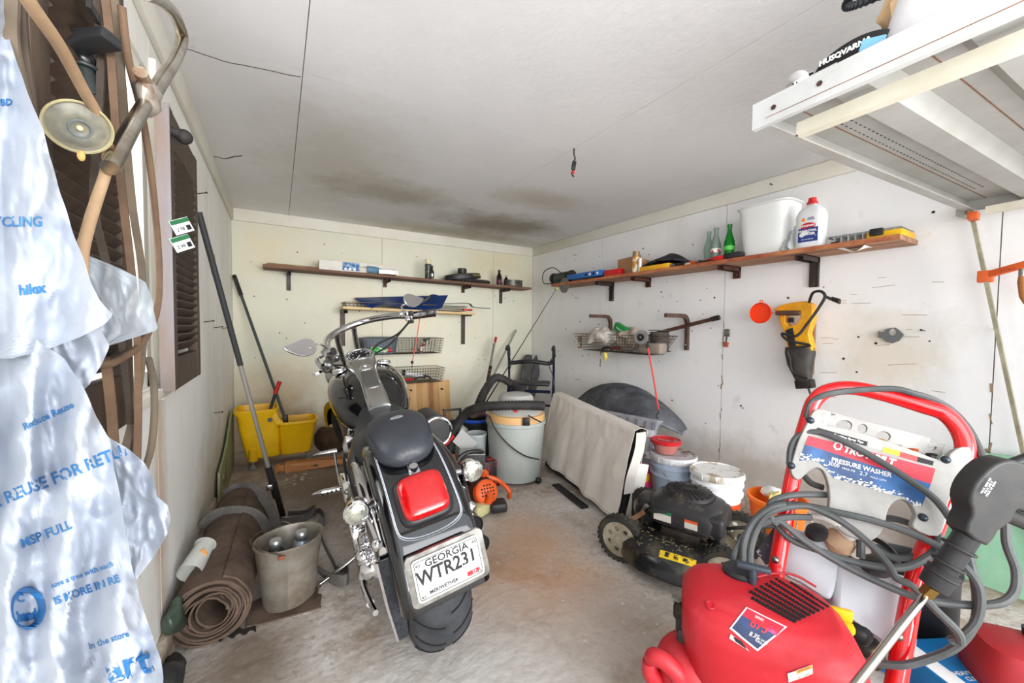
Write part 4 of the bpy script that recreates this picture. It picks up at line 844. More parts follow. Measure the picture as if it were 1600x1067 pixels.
# reciprocating saw and funnel
XS=2.60; Q=lambda px,py,x=XS: wx(px,py,x)
t=thing('reciprocating_saw','yellow and black reciprocating saw hanging on the right wall','saw',Q(1255,560))
g=G(); hd=[(1212,484),(1222,478),(1240,474),(1258,472),(1268,476),(1269,500),(1262,520),(1268,546),(1234,548),(1228,520),(1222,505),(1218,490)]
ih=[(1226,492),(1252,488),(1254,496),(1246,508),(1232,512),(1226,504)]
O=Q(1240,510,2.60); s2=lambda L:[((O.y-Q(*p,2.60).y),(Q(*p,2.60).z-O.z)) for p in L]
g=G(); g.mesh(curve_mesh([s2(hd),s2(ih)],.045,.006),M4(V((2.62,O.y,O.z)),(0,-1,0),EZ)); g.build('handle_body',mat('saw_yellow',(236,168,22),.4,0,(200,140,20),12),t)
G().cyl(Q(1213,489,2.58),Q(1250,489,2.58),.0145,n=12).build('funnel_spout_grip',mat('brown_tube_steel',(1,1,1)),t)
G().box(Q(1236,500,2.60),(.02,.03,.03),None,.006).build('trigger',blackp,t)
G().prism([(y,z) for y,z in s2([(1229,516),(1240,512),(1246,545),(1236,546)])],V((2.585,O.y,O.z)),(0,-1,0),EZ,-.012).build('grip_panel',blackp,t)
def sec(px,py,a,b): c=Q(px,py,2.62); return ring(c,EY,EX,a,b,3,18)
G().loft([sec(1250,543,.072,.042),sec(1250,552,.074,.045),sec(1250,570,.062,.042),sec(1254,588,.045,.034),sec(1256,596,.038,.03)]).build('nose_boot',mat('boot_black',(48,46,46),.6,0,(70,66,62),20),t)
G().box(Q(1258,600,2.62),(.06,.085,.05),Matrix.Rotation(-.2,3,'X'),.006).build('front_shoe',darksteel,t)
g=G(); g.bar(Q(1262,604,2.62),Q(1271,628,2.62),.003,.022,(1,0,0)); g.build('blade',darksteel,t)
G().tube([Q(1264,473,2.60),Q(1270,458,2.56),Q(1282,455,2.54),Q(1289,463,2.54),Q(1280,480,2.54),Q(1262,505,2.54),Q(1244,525,2.54),Q(1222,521,2.55),Q(1232,532,2.54),Q(1266,540,2.54),Q(1232,545,2.54),Q(1234,560,2.56),Q(1238,580,2.58),Q(1262,592,2.56)],.0075,8).build('power_cord',blackr,t)
G().tube([Q(1289,463,2.54),Q(1296,466,2.55),Q(1303,469,2.56)],.008).loft([ring(Q(1300,467,2.56),EX,EZ,.012,.012),ring(Q(1312,471,2.56),EX,EZ,.018,.015)]).build('plug',blackp,t)
for d in (-1,1): 
    a=Q(1313,471,2.56); G().bar(a+EZ*.006*d,a+V((0,-.025,.006*d-.004)),.006,.002).build('prong',mat('brass',(180,150,90),.3,1),t)
a=Q(1268,545,2.685); G().box(a,(.02,.03,.30),None,.002).build('wood_block',mat('block_wood',(140,104,76),.8),label='thin wooden block nailed behind the reciprocating saw',cat='block')
c=Q(1192,489,2.52); t=thing('funnel','orange-red plastic funnel on the handle of the hanging saw','funnel',c)
fm=mat('funnel_red',(240,62,22),.3); ax=(Q(1213,488,2.58)-c).normalized(); ax=(ray(1192,489).normalized()*.72+cr*.70).normalized()
G().lathe([(.0605,-.030),(.062,-.03),(.063,-.022),(.050,.0),(.020,.035),(.012,.05),(.009,.095),(.0075,.095),(.0075,.05),(.018,.034),(.047,.0)],c,ax,n=36,cap=False).build('cone',fm,t); G().tor(c-ax*.02+EZ*.068,ax,.008,.003,16,6).build('loop',fm,t)
G().cyl(c-ax*.018,c-ax*.015,.058,n=32).build('inner_face',fm,t)
# blade guard and putty knife mark
a=Q(1392,523,XR-.016); pts=[(1373,518),(1381,520),(1384,515),(1391,513),(1399,512),(1406,517),(1412,523),(1405,532),(1394,536),(1384,533),(1380,528),(1373,527)]
g=G(); f=lambda p:(a.y-wx(*p,XR-.016).y,wx(*p,XR-.016).z-a.z); g.mesh(curve_mesh([[f(p) for p in pts],[f(p) for p in circ(1395,519,6,6,14)]],.008,.001),M4(a,(0,-1,0),EZ)); g.build('blade_guard',mat('guard_grey',(98,100,100),.5),label='grey half-round blade guard hanging on the right wall',cat='guard')
# a few nails left in the walls
def nail(p,d,l,label):
    t=thing('nail',label,'nail',p); G().cyl(V(p)+V(d).normalized()*-.002,V(p)+V(d).normalized()*l,.0022,n=6).build('shank',darksteel,t); q=V(p)+V(d).normalized()*l; G().cyl(q,q+V(d).normalized()*.002,.005,n=8).build('nail_head',darksteel,t)
def nailr(px,py,label,l=.04): nail(wx(px,py,XR),(-1,.1,.1),l,label)
for px,py,l in ((901,399,'nail high on the right wall above the bench grinder'),(904,466,'nail below the far end of the right shelf'),(905,593,'nail in the right wall above the grey pet bed'),(1445,517,'bent nail just right of the grey blade guard'),(1188,371,'nail in the wall above the green soda bottle'),(1210,290,'rusty nail above the white bin under the trim'),(1560,515,'hooked nail beside the leaning bar clamp')): nailr(px,py,l)
for (px,py,l) in ((318,503,'upper nail in the left wall beside the black pole'),(334,512,'middle nail in the left wall beside the black pole'),(346,513,'nail nearest the black pole on the left wall'),(334,645,'lowest nail in the left wall'),(306,303,'hook nail in the left wall above the near louvered shutter end')): nail(wx(px,py,XL),(1,-.6,.15),.05,l)
nail(wy(449,468,YB),(-.1,-1,0),.03,'nail under the left bracket of the long back shelf'); nail(wy(448,528,YB),(-.1,-1,0),.03,'lone nail in the middle of the back wall left of the handlebar')
# electric box on the left wall
a=wx(331,412,XL); t=thing('wall_outlet','yellowed broken outlet plate on the left wall behind the black pole','outlet',a)
G().box(a+V((.006,0,0)),(.012,.10,.12),None,.006).build('cover_plate',mat('yellowed_plastic',(206,194,150),.5,0,(170,150,110),18),t); G().box(a+V((.016,-.03,-.01)),(.01,.035,.05),None,.006).build('socket_face',mat('socket_tan',(190,176,140),.5),t)
# ceiling clip on a wire
a=wz(897,232,H); t=thing('ceiling_hook','black and red clip dangling from a ceiling hook','hook',a-EZ*.13)
G().tube([a,a-EZ*.03,a+V((.008,0,-.05)),a+V((0,0,-.07))],.004,6).build('hook_wire',darksteel,t); G().box(a-EZ*.09,(.022,.014,.05),Matrix.Rotation(.2,3,'Y'),.004).tube([a-EZ*.11,a+V((-.012,0,-.135)),a+V((.002,0,-.15))],.005).build('clip',blackp,t); G().box(a+V((-.008,-.006,-.13)),(.014,.01,.016),None,.003).build('red_pad',redp,t)
# fishing rod leaning to the far end of the right shelf
a=wx(870,450,2.42); b_=dd(712,720,3.55); b_=wz(745,650,.02) if 0 else V((1.62,3.55,.02)); t=thing('fishing_rod','thin black fishing rod leaning in the back right corner','fishing rod',b_)
G().tube([b_,b_.lerp(V((2.42,a.y,a.z)),.5),V((2.42,a.y,a.z))],[.009,.005,.0025],8).build('rod',mat('rod_black',(24,24,26),.4),t); G().ball(V((2.42,a.y,a.z-.005)),.012).build('rod_tip',mat('lime_tip',(214,214,90),.5),t)
# ================================================================= ON THE FLOOR ALONG THE LEFT AND BACK WALLS
# mop bucket
t=thing('mop_bucket','yellow mop bucket with wringer and red-gripped lever in the back left corner','mop bucket',(0,3.58,0))
ym=mat('bucket_yellow',(244,194,14),.38,0,(226,176,12),3)
yc=3.585; hy=.135
def RR(x,z,a,b,e=6): return ring((x,yc,z),EX,EY,a,b,e,32)
G().loft([RR(.110,.07,.098,.10),RR(.112,.08,.106,.11),RR(.128,.30,.132,.128),RR(.129,.315,.145,.140),RR(.129,.33,.145,.140),RR(.129,.332,.132,.127),RR(.118,.16,.108,.108)]).build('bucket_tank',ym,t)
G().loft([RR(-.100,.07,.102,.10),RR(-.102,.08,.112,.11),RR(-.128,.30,.132,.128),RR(-.140,.40,.132,.136),RR(-.145,.425,.145,.145),RR(-.145,.445,.145,.145),RR(-.145,.447,.130,.130),RR(-.138,.36,.118,.118)]).build('wringer_tank',ym,t)
G().prism([(-.02,.325),(.03,.325),(.02,.345),(.0,.37),(-.015,.41),(-.03,.44),(-.06,.44)],(0,yc-.13,0),EX,EZ,-.26).build('wringer_cheek',ym,t)
for x,y,b in ((-.17,3.46,1),(.20,3.47,0),(-.17,3.71,0),(.20,3.71,0)):
    c=G(); c.lathe([(.018,0),(.018,.014),(.002,.015)],(x,y-.007,.018),(0,1,0),n=16); c.cyl((x,y,.02),(x,y,.075),.007); c.build('caster',mat('caster_grey',(130,134,136),.5),t)
    if b: G().cyl((x,y+.02,.06),(x,y+.02,.15),.03,n=20).build('caster_post',ym,t)
G().tube([wy(421,645,3.50),wy(423,655,3.49),wy(433,664,3.49),wy(441,668,3.5)],[.012,.016,.012,.008]).build('lever_pivot',blackp,t)
G().cyl(wy(422,641,3.5),wy(431,612,3.5),.011).build('lever',blackp,t); G().cyl(wy(430,615,3.5),wy(437,596,3.5),.0155,n=14).build('lever_grip',redp,t)
G().cyl(wy(422,656,3.452),wy(422,656,3.43),.016,n=16).build('pivot_knob',blackp,t)
f0=3.448
G().box(wy(401,662,f0)+V((0,.012,0)),(.10,.006,.034),Matrix.Rotation(-.03,3,'Y')).build('name_plate',blackp,t); text('Rubbermaid',.016,wy(401,662,f0)+V((0,.008,0)),EX,EZ,printwhite,t)
P=[wy(390,685,f0+.02),wy(412,683,f0+.02),wy(401,669,f0+.01)]
G().tube([P[0],P[1],P[2]],.0022,5,sp=False,closed=True).build('warning_triangle',printdark,t)
G().tube([wy(398,682,f0+.015),wy(404,682,f0+.015)],.002,5,sp=False).build('warning_mark',printdark,t)
# pole in the bucket
a,b_=wy(362,430,3.97),wy(447,658,3.56); a.x=max(a.x,XL+.02); t=thing('wet_mop','thin dark mop handle standing in the yellow bucket','mop',b_)
G().cyl(a,b_,.011,n=12).build('pole',mat('pole_grey',(62,70,70),.45),t); G().cyl(a,a.lerp(b_,.14),.0155,n=14).build('grip',blackp,t); G().box(b_+(a-b_).normalized()*.02,(.04,.03,.06),None,.006).build('clamp',blackp,t)
G().ball(b_+V((.0,.02,-.10)),1,(.05,.05,.09)).jitter(.01,30).build('mop_head',mat('mop_grey',(130,126,116),.95),t)
# brown cloth
g=G(); g.ball((.37,3.62,.10),1,(.11,.11,.13),n=26); g.ball((.50,3.70,.06),1,(.12,.10,.08),n=20); g.jitter(.035,9,3)
for v in g.b.verts: v.co.z=max(v.co.z,.002)
g.build('brown_tarp',mat('tarp_brown',(88,68,48),.9,0,(60,46,32),9,.3,30),label='crumpled brown tarp between the yellow bucket and the motorcycle wheel',cat='tarp',ang=70)
# turned wooden leg
a=wz(431,733,.028); b_=wz(600,736,.028); b_=a+(V((.47,-.06,0))); a=a; t=thing('table_leg','orange turned wooden table leg lying before the yellow bucket','table leg',a)
om=mat('orange_wood',(206,148,98),.6,0,(186,120,70),8,stretch=(1,6,6)); d=(b_-a)
g=G(); A_,B_,D_=frame(d); prof=[(0,.030,6),(.012,.032,6),(.02,.026,2),(.055,.026,2),(.062,.036,6),(.08,.036,6),(.09,.030,5),(.10,.034,6),(.30,.026,6),(.45,.018,5),(.47,.014,3)]
g.loft([ring(a+D_*z,A_,B_,r,r,e,20,PI/4) for z,r,e in prof]); g.build('leg_body',om,t)
G().box(a+D_*.19-EY*.0275+EZ*.003,(.17,.003,.016),Matrix.Rotation(math.atan2(D_.y,D_.x),3,'Z')).build('stain',mat('dark_stain',(60,40,28),.9,0,(190,130,84),30),t)
a=a+V((.06,.10,0)); G().bar(a,a+V((.40,-.02,-.012)),.018,.03,(0,0,1)).build('wood_strip',om,label='plain orange wooden strip lying behind the turned leg',cat='wood strip')
# paint flakes on the floor
g=G()
for i in range(70):
    c=wz(random.gauss(457,16),random.gauss(745,6),.003) if i<34 else (wz(random.uniform(400,520),random.uniform(742,790),.002) if i<52 else wz(random.uniform(850,1040),random.uniform(850,1000),.002)); r=random.uniform(.004,.02 if i<34 else .008)
    pts=[c+V((math.cos(k*1.05+i)*r*random.uniform(.5,1.1),math.sin(k*1.05+i)*r*random.uniform(.5,1.1),random.uniform(0,.004))) for k in range(6)]; g.poly(pts)
g.build('paint_flake',mat('flake_green_white',(176,176,150),.8,0,(214,210,198),20),label='scattered pale paint flakes on the floor by the yellow bucket',cat='paint flakes',kind='stuff',nrm=False)
# green-grey board against the left wall
t=thing('wall_board','peeling olive green board leaning on the left wall at floor level','board',(XL+.02,3.1,0))
g=G(); me=curve_mesh([[(2.74,0),(3.62,0),(3.62,.44),(3.45,.40),(3.2,.29),(2.98,.24),(2.80,.22)]],.012); g.mesh(me,M4(V((XL+.022,0,0)),EY,EZ)); g.build('board_panel',mat('olive_board',(128,138,96),.8,0,(150,152,118),4,.3),t)
g=G(); me=curve_mesh([[(3.02+.10*math.cos(k*.5)*random.uniform(.6,1.2),.13+.07*math.sin(k*.5)*random.uniform(.6,1.2)) for k in range(12)]],.004); g.mesh(me,M4(V((XL+.030,0,0)),EY,EZ)); g.build('peeled_patch',mat('peel_dark',(96,84,60),.9,0,(150,150,120),20),t)
g=G(); g.box((XL+.01,1.9,.06),(.02,1.6,.11),Matrix.Rotation(.0,3,'X'),.003); g.build('baseboard_left',mat('dirty_trim',(186,176,160),.8,0,(120,100,80),8),kind='structure')
# white/grey long pole leaning on the left wall
a=V((XL+.035,2.18,1.575)); b_=wz(440,806,.01); t=thing('extension_pole','long black and silver extension pole leaning on the left wall','pole',b_)
G().cyl(a,a.lerp(b_,.44),.0125,n=16).build('foam_grip',mat('foam_black',(44,46,48),.6),t); G().cyl(a.lerp(b_,.44),a.lerp(b_,.82),.0105,n=14).build('silver_tube',mat('tube_grey',(160,158,150),.35,.5),t)
G().cyl(a.lerp(b_,.80),a.lerp(b_,.92),.018,n=12).build('black_joint',blackp,t); G().cyl(a.lerp(b_,.86)+V((.012,0,0)),b_+V((.012,0,.0)),.009,n=10).cyl(a.lerp(b_,.90),b_,.009,n=10).build('lower_tube',darksteel,t)
q=a.lerp(b_,.875); G().box(q+V((-.018,-.012,0)),(.03,.02,.03),None,.004).build('clamp',steel,t)
# carpet roll
t=thing('carpet_roll','rolled brown carpet lying along the left wall','carpet',(-.2,2.0,0))
cm=mat('carpet_brown',(104,86,74),.95,0,(74,60,50),12,.5,180)
c0=wz(328,957,.112); c0.x=max(c0.x,XL+.118); c1=V((-.175,2.50,.105))
def spiral(u,v,s0=0,s1=1):
    r=.042+.070*u; a=u*PI*2*9.2; c=c0.lerp(c1,s0+(s1-s0)*v)
    sq=1 if u>.85 else 1; x=math.cos(a)*r*1.02; z=math.sin(a)*r
    if u<.3: x+=.012*math.sin(a*.5)
    return V((c.x+x,c.y+.010*math.sin(u*40)*(1-v)*(s0==0),max(.004,c.z+z-.006*(math.cos(a-.4)>.9))))
G().sheet(lambda u,v:spiral(u,v,.0,.44),300,4,.0062).build('near_roll',cm,t,ang=60)
G().sheet(lambda u,v:spiral(u,v,.445,1),300,4,.0062).build('far_roll',cm,t,ang=60)
g=G(); 
def flap(u,v):
    y=c0.y+.02+(.13+.03*math.sin(u*7))*v; x=c0.x+.10+.24*u+(.02*noise.noise(V((v*9,u*3,0)))*u); return V((x,y-.02*u,.005+.006*math.sin(u*9)*math.sin(v*3)**2+.03*max(0,.2-u)*1))
g.sheet(flap,20,8,.005); g.build('carpet_flap',cm,t,ang=60,label='torn flap lying out on the concrete')
G().sheet(lambda u,v:wz(340+60*u,1000-16*u-8*v+3*math.sin(u*20),.004+.002*v),12,3,.003).build('carpet_scrap',mat('scrap_black',(38,34,30),.95),label='small black scrap in front of the carpet roll',cat='scrap')
# webbing straps
sm=mat('webbing_grey',(112,108,104),.8,0,(86,84,82),16,.3,200)
t=thing('webbing_strap','grey webbing strap looped over the far end of the carpet roll','strap',(-.1,2.3,0))
yy=2.18; pts=[V((XL+.02,yy+.04,.16)),V((-.26,yy+.02,.215)),V((-.18,yy-.01,.228)),V((-.10,yy-.03,.20)),V((-.045,yy-.05,.12)),V((-.01,yy-.02,.05))]
G().tube(pts,0,flat=(.045,.003),up=(0.02,-1,.1)).build('strap_band',sm,t)
pts=[V((-.25,yy+.34,.19)),V((-.18,yy+.33,.22)),V((-.10,yy+.24,.21)),V((-.03,yy+.06,.14)),V((.0,yy-.12,.04))]
G().tube(pts,0,flat=(.045,.003),up=(.3,-1,0)).build('strap_band',sm,t)
t=thing('loose_strap','long loose grey webbing strap snaking round the metal pail','strap',(.25,2.1,0))
def ribbon(px,nm='strap_band',wd=.048,par=None,m_=None):
    g=G(); P=catmull([wz(x,y,.004+h) for x,y,h in px],5); g.tube([p for p in P],0,flat=(.004,wd),up=(0,0,1),sp=False); 
    return g.build(nm,m_ or sm,par or t)
ribbon([(400,815,.03),(432,818,.05),(470,812,.02),(498,800,.0),(507,812,.03),(498,822,.012),(505,850,0),(520,880,0),(527,893,.0),(543,893,.01),(541,906,.035),(520,905,.02),(497,893,.0)])
ribbon([(398,800,.0),(405,790,.06),(418,806,.03),(440,815,.01),(460,822,.0),(480,812,.0),(493,795,.03),(478,803,.0),(450,805,0)])
ribbon([(395,833,.05),(400,820,.06),(407,808,.07),(412,815,.03),(405,828,0)])
g=G(); q=wz(400,822,.09); g.tor(q,(.8,-.5,.2),.03,.011,20,8,.3,5.2); g.build('rubber_hook',blackr,label='black rubber ring on the strap beside the metal pail',cat='ring')
# galvanised pail with two silver bottles
pc=wz(446,840,.25)+V((.012,0,0)); t=thing('metal_pail','dented galvanised pail holding two silver bottles','pail',(pc.x,pc.y,0))
gm=mat('galvanised',(170,164,154),.55,.55,(124,112,96),7,.25,30)
g=G(); rot_=.35; uu=V((math.cos(rot_),math.sin(rot_),0)); vv=V((-math.sin(rot_),math.cos(rot_),0))
rr=[(0,.086),(.004,.090),(.24,.118),(.245,.123),(.252,.123),(.252,.117),(.24,.113),(.01,.084)]
g.loft([ring((pc.x,pc.y,z),uu,vv,a,a*.84,2.2,44) for z,a in rr]); g.jitter(.006,9,2)
for v in g.b.verts: v.co.z=max(v.co.z,.001)
g.build('pail_body',gm,t,ang=50)
for s in (-1,1):
    q=V((pc.x,pc.y,.228))+ (V((-.25,-1,0)).normalized()*.108 if s<0 else V((.25,1,0)).normalized()*.122)
    G().box(q,(.022,.008,.014),None,.002).build('ear',mat('rusty_ear',(140,80,60),.7,.3),t)
q0=V((pc.x,pc.y,.24))+V((-.25,-1,0)).normalized()*.112; q1=V((pc.x,pc.y,.24))+V((.25,1,0)).normalized()*.112
G().tube([q0,q0+V((-.06,.0,.035)),V((pc.x-.125,pc.y,.275)),q1+V((-.06,0,.03)),q1],.0025,6).build('bail',wire,t)
for i,(px,py,c,l) in enumerate(((427,865,(70,72,72),'dark grey silver-capped bottle standing in the pail, on the left'),(457,862,(170,184,196),'light silver bottle standing in the pail, on the right'))):
    q=wz(px,py,.19); q=V((q.x,q.y,.012)); d=V((q.x-pc.x,q.y-pc.y,0)); 
    q=V((pc.x,pc.y,.012))+V((.045*(-1 if i==0 else 1),-.012 if i==0 else .012,0))
    tb_=thing('metal_bottle',l,'bottle',q); G().lathe([(.038,0),(.042,.01),(.042,.16),(.036,.185),(.022,.21),(.018,.215)],q).build('bottle_body',mat('bottle_metal_%d'%i,c,.3,.7),tb_); G().lathe([(.02,.21),(.023,.214),(.023,.24),(.019,.246),(.004,.248)],q).build('cap',mat('cap_metal',(176,180,182),.3,.8),tb_)
# clear cup with orange mark, green bag
a,b_=wz(292,925,.20),wz(316,886,.24); a=V((-.275,1.72,.215)); b_=V((-.245,1.84,.25)); t=thing('measuring_jug','clear plastic jug with orange marking lying between wall and carpet roll','jug',a)
ax=(b_-a).normalized(); L_=(b_-a).length
G().lathe([(.038,0),(.038,.004),(.030,L_),(.028,L_),(.036,.0)],a,ax,n=32,cap=False).lathe([(.036,L_),(.001,L_+.001)],a,ax,n=32,cap=False).build('jug_body',mat('jug_clear',(225,228,222),.12,alpha=.45),t)
q=a.lerp(b_,.45)+V((.024,-.010,.020)); g=G(); g.tube([q+V((-.012,0,.012)),q+V((.002,0,.016)),q+V((.0,.0,.004)),q+V((.006,0,.0)),q+V((-.002,.0,-.012)),q+V((-.012,0,-.008))],.0026,5); g.build('orange_mark',mat('orange_marker',(240,150,20),.5),t)
g=G(); g.ball((-.292,1.60,.15),1,(.028,.05,.05),n=24); g.jitter(.018,26,8); g.build('green_bag',mat('dark_green_bag',(60,74,62),.35,0,(34,42,36),14),label='crumpled dark green plastic bag stuffed beside the carpet roll',cat='bag',ang=60)
g=G(); g.ball((-.285,1.46,.05),1,(.035,.08,.05),n=20); g.jitter(.02,22,4)
for v in g.b.verts: v.co.z=max(v.co.z,.002)
g.build('black_net','' and None or blackr,label='tangled black netting on the floor against the left wall',cat='netting',ang=60)
G().tor(wz(262,1010,.03),(.9,-.3,.2),.03,.0012,24,5).build('wire_ring',mat('copper_wire',(150,120,80),.4,.7),label='thin loop of wire on the floor below the plastic bag',cat='wire')
# ---------------- back: butcher block board
bw=[mat('block_wood_%d'%i,c,.55,0,d,5,stretch=(3,1,.5)) for i,(c,d) in enumerate((((222,180,120),(204,156,98)),((208,164,108),(190,140,86)),((228,190,134),(210,168,112)),((196,146,92),(140,88,52))))]
t=thing('butcher_block','butcher block board of pale staves leaning on the back wall','board',(1.35,3.93,0))
for i in range(8):
    x=1.10+i*.061; dx=.0605
    G().bar((x+dx/2,3.90,.0),(x+dx/2,3.975,.505),dx,.035,(0,1,0)).build('stave',bw[[0,2,1,0,3,1,2,0][i]],t)
for x,z in ((1.16,.43),(1.50,.20),(1.49,.42)): G().cyl((x,3.90,z),(x,3.95,z),.008,n=12).build('peg_hole',crk,t)
# white sprayer tank
c=dd(706,684,2.95); c=V((c.x,c.y,.21)); t=thing('gas_cylinder','squat white cylinder with a black carrying handle near the back wall','cylinder',(c.x,c.y,0))
G().lathe([(.085,-.205),(.09,-.19),(.125,-.14),(.14,-.05),(.14,.04),(.12,.10),(.07,.135),(.03,.145)],c,n=32).build('tank_body',mat('tank_white',(200,202,190),.4,0,(180,182,170),8),t)
G().tube([c+V((-.055,0,.12)),c+V((-.06,0,.25)),c+V((.055,-.03,.255)),c+V((.06,0,.12))],.012,8,sp=False).bar(c+V((-.05,-.02,.17)),c+V((.05,-.03,.17)),.008,.02).build('handle',blackp,t)
G().cyl(c+V((.03,-.02,.12)),c+V((.13,.0,.26)),.014).build('neck_pipe',steel,t); G().ball(c+V((0,-.05,.16)),.025,(1,1,.8)).build('valve_knob',blackp,t)
# dark crate with blue rim
q=dd(740,655,3.12)+V((.05,.05,0)); t=thing('blue_rim_tub','dark tub with a bright blue rim beside the white cylinder','tub',(q.x,q.y,0)); z0=q.z
G().lathe([(.10,0),(.125,z0-.02),(.12,z0-.02),(.09,.02)],(q.x,q.y,0),n=28).build('tub_body',mat('tub_dark',(36,38,44),.6),t); G().tor((q.x,q.y,z0-.01),EZ,.125,.014,32,8).build('rim',mat('bright_blue',(28,80,190),.4),t)
for i,(dx,dy,dz) in enumerate(((-.03,0,.05),(.04,.02,.04))): G().ball((q.x+dx,q.y+dy,z0+dz-.02),.05,(1,.7,.7)).jitter(.01,30,i).build('rag_in_tub',mat('maroon_grey',(110,70,70),.9,0,(150,130,120),20),label=['reddish rag sticking out of the blue-rimmed tub','second rag at the right of the blue-rimmed tub'][i],cat='rag')
# vac drum
rc=wz(806,652,.435); t=thing('shop_vacuum','grey drum shop vacuum with tan collar and black hose','vacuum cleaner',(rc.x,rc.y,0)); x,y=rc.x,rc.y
gd=mat('drum_grey',(176,182,178),.45,0,(160,166,162),4)
G().lathe([(.175,.015),(.182,.02),(.196,.25),(.197,.255),(.199,.265),(.207,.40),(.216,.405),(.216,.43)],(x,y,0),n=48).build('drum',gd,t)
G().lathe([(.206,.425),(.208,.43),(.206,.475),(.19,.48)],(x,y,0),n=48).build('collar',mat('tan_collar',(220,176,120),.5),t)
hdg=mat('head_grey',(172,172,168),.45)
G().lathe([(.185,.475),(.19,.49),(.17,.51),(.13,.53),(.125,.585),(.11,.605),(.06,.615),(.01,.616)],(x,y,0),n=40).build('motor_head',hdg,t)
vd=(CAM-V((x,y,CZ))).normalized(); vd.z=0; vd.normalize(); sdv=V((-vd.y,vd.x,0))
a=V((x,y,.455))+(vd*.205+sdv*.07); G().box(a,(.05,.03,.05),Matrix((sdv,vd,EZ)).transposed(),.005).build('latch',blackp,t)
a=V((x,y,.455))+(vd*.207-sdv*(-.02)); G().box(V((x,y,.44))+(vd*.19+sdv*.03),(.13,.02,.035),Matrix((sdv,vd,EZ)).transposed(),.005).build('latch_plate',mat('tan_collar',(1,1,1)),t)
G().box(V((x,y,.515))+vd*.16+sdv*.0,(.03,.02,.016),Matrix((sdv,vd,EZ)).transposed(),.003).build('red_switch',redp,t)
for k in range(4):
    a=k*PI/2+.4; G().ball((x+.20*math.cos(a),y+.20*math.sin(a),.022),.022,(1,1,1)).build('caster',blackp,t)
# ribbed hose
P=catmull([dd(848,634,2.66),dd(820,633,2.60),dd(780,634,2.58),dd(748,637,2.62),dd(722,652,2.70),dd(706,690,2.70),dd(703,735,2.62),dd(706,765,2.55)],16)
for p in P: p.z=max(p.z,.035)
g=G(); rr_=[]; g.tube(P,[.028 if i%2 else .034 for i in range(len(P))],12,sp=False); g.build('hose',blackr,t,ang=80)
P=catmull([dd(745,640,2.78),dd(757,612,2.95),dd(775,590,3.1),dd(800,600,3.1),dd(815,615,3.0)],12); g=G(); g.tube(P,[.028 if i%2 else .034 for i in range(len(P))],12,sp=False); g.build('hose',blackr,t,ang=80)
vq=lambda px,py: dd(px,py,2.60)
G().tube([vq(765,650),vq(775,672),vq(795,695),vq(820,712),vq(843,718)],.005,6).tube([vq(825,649),vq(846,660)],.005,6,sp=False).build('power_cord',blackr,t)
# small bin and boxes between
q=dd(752,688,2.85)+V((-.04,0,0)); G().lathe([(.06,0),(.072,.30),(.076,.305),(.076,.32),(.068,.32),(.056,.02)],(q.x,q.y,.0),n=32).build('small_pail',mat('pale_grey_pail',(176,184,184),.5),label='small pale grey pail left of the shop vacuum drum',cat='pail')
q=dd(738,700,2.58); t=thing('printed_box','grey and black printed box standing left of the shop vacuum','box',(q.x,q.y,0)); rz_=Matrix.Rotation(-.45,3,'Z')
G().box((q.x,q.y,.13),(.17,.13,.26),rz_,.003).build('carton',mat('carton_black',(40,38,42),.5),t); G().box((q.x,q.y,.262),(.168,.128,.006),rz_).build('top_flap',mat('carton_grey',(168,168,166),.6),t); 
G().bar(V((q.x,q.y,.265))+rz_@V((-.08,.06,0)),V((q.x,q.y,.34))+rz_@V((-.02,.10,0)),.16,.003,(0,1,0)).build('flap',mat('carton_grey',(1,1,1)),t)
G().box(V((q.x,q.y,.17))+rz_@V((-.03,-.066,0)),(.03,.002,.04),rz_).build('label_mark',printwhite,t); G().box(V((q.x,q.y,.12))+rz_@V((-.075,-.066,0)),(.018,.002,.2),rz_).build('red_stripe',mat('box_red',(180,40,40),.5),t)
text('SHOP',.028,V((q.x,q.y,.18))+rz_@V((.035,-.0665,0)),rz_@EX,EZ,mat('carton_grey',(1,1,1)),t)
# orange fuel can by the bike
q=dd(695,712,2.42); t=thing('fuel_can','orange fuel can just behind the motorcycle rear fender','fuel can',(q.x,q.y,0))
G().box((q.x,q.y,.14),(.15,.24,.25),Matrix.Rotation(-.3,3,'Z'),.02).build('can_body',orange,t); G().tube([(q.x,q.y-.08,.26),(q.x,q.y-.07,.31),(q.x,q.y+.06,.31),(q.x,q.y+.08,.26)],.013).build('handle',blackp,t)
q2=dd(684,703,2.30); G().tube([q2+V((-.10,0,0)),q2,q2+V((.12,.06,.05))],.012).build('garden_tool',redp,label='red and black grip sticking out above the orange fuel can',cat='tool')
# chain saw heap in front
q=dd(752,748,2.32); q.z=.11; t=thing('string_trimmer','orange and black two-stroke trimmer engine lying on the floor','trimmer',(q.x,q.y,0))
vd=(CAM-q); vd.z=0; vd.normalize(); sd_=V((-vd.y,vd.x,0))
G().ball(q,1,(.075,.075,.085),n=22,e1=2.6,e2=2.6).build('engine_case',blackp,t)
G().lathe([(.075,0),(.07,.03),(.05,.045),(.002,.046)],q+vd*.04+EZ*.01+sd_*.02,(vd+EZ*.5+sd_*.5),n=28).build('starter_cover',orange,t)
g=G()
ax=(vd+EZ*.5+sd_*.5).normalized(); A_,B_,_=frame(ax); cc_=q+vd*.04+EZ*.01+sd_*.02+ax*.0385
for i in range(-2,3):
    for j in range(-2,3):
        if i*i+j*j<6: g.cyl(cc_+A_*i*.018+B_*j*.018,cc_+A_*i*.018+B_*j*.018+ax*.009,.006,n=6)
g.build('vent_hole',crk,t,kind='stuff')
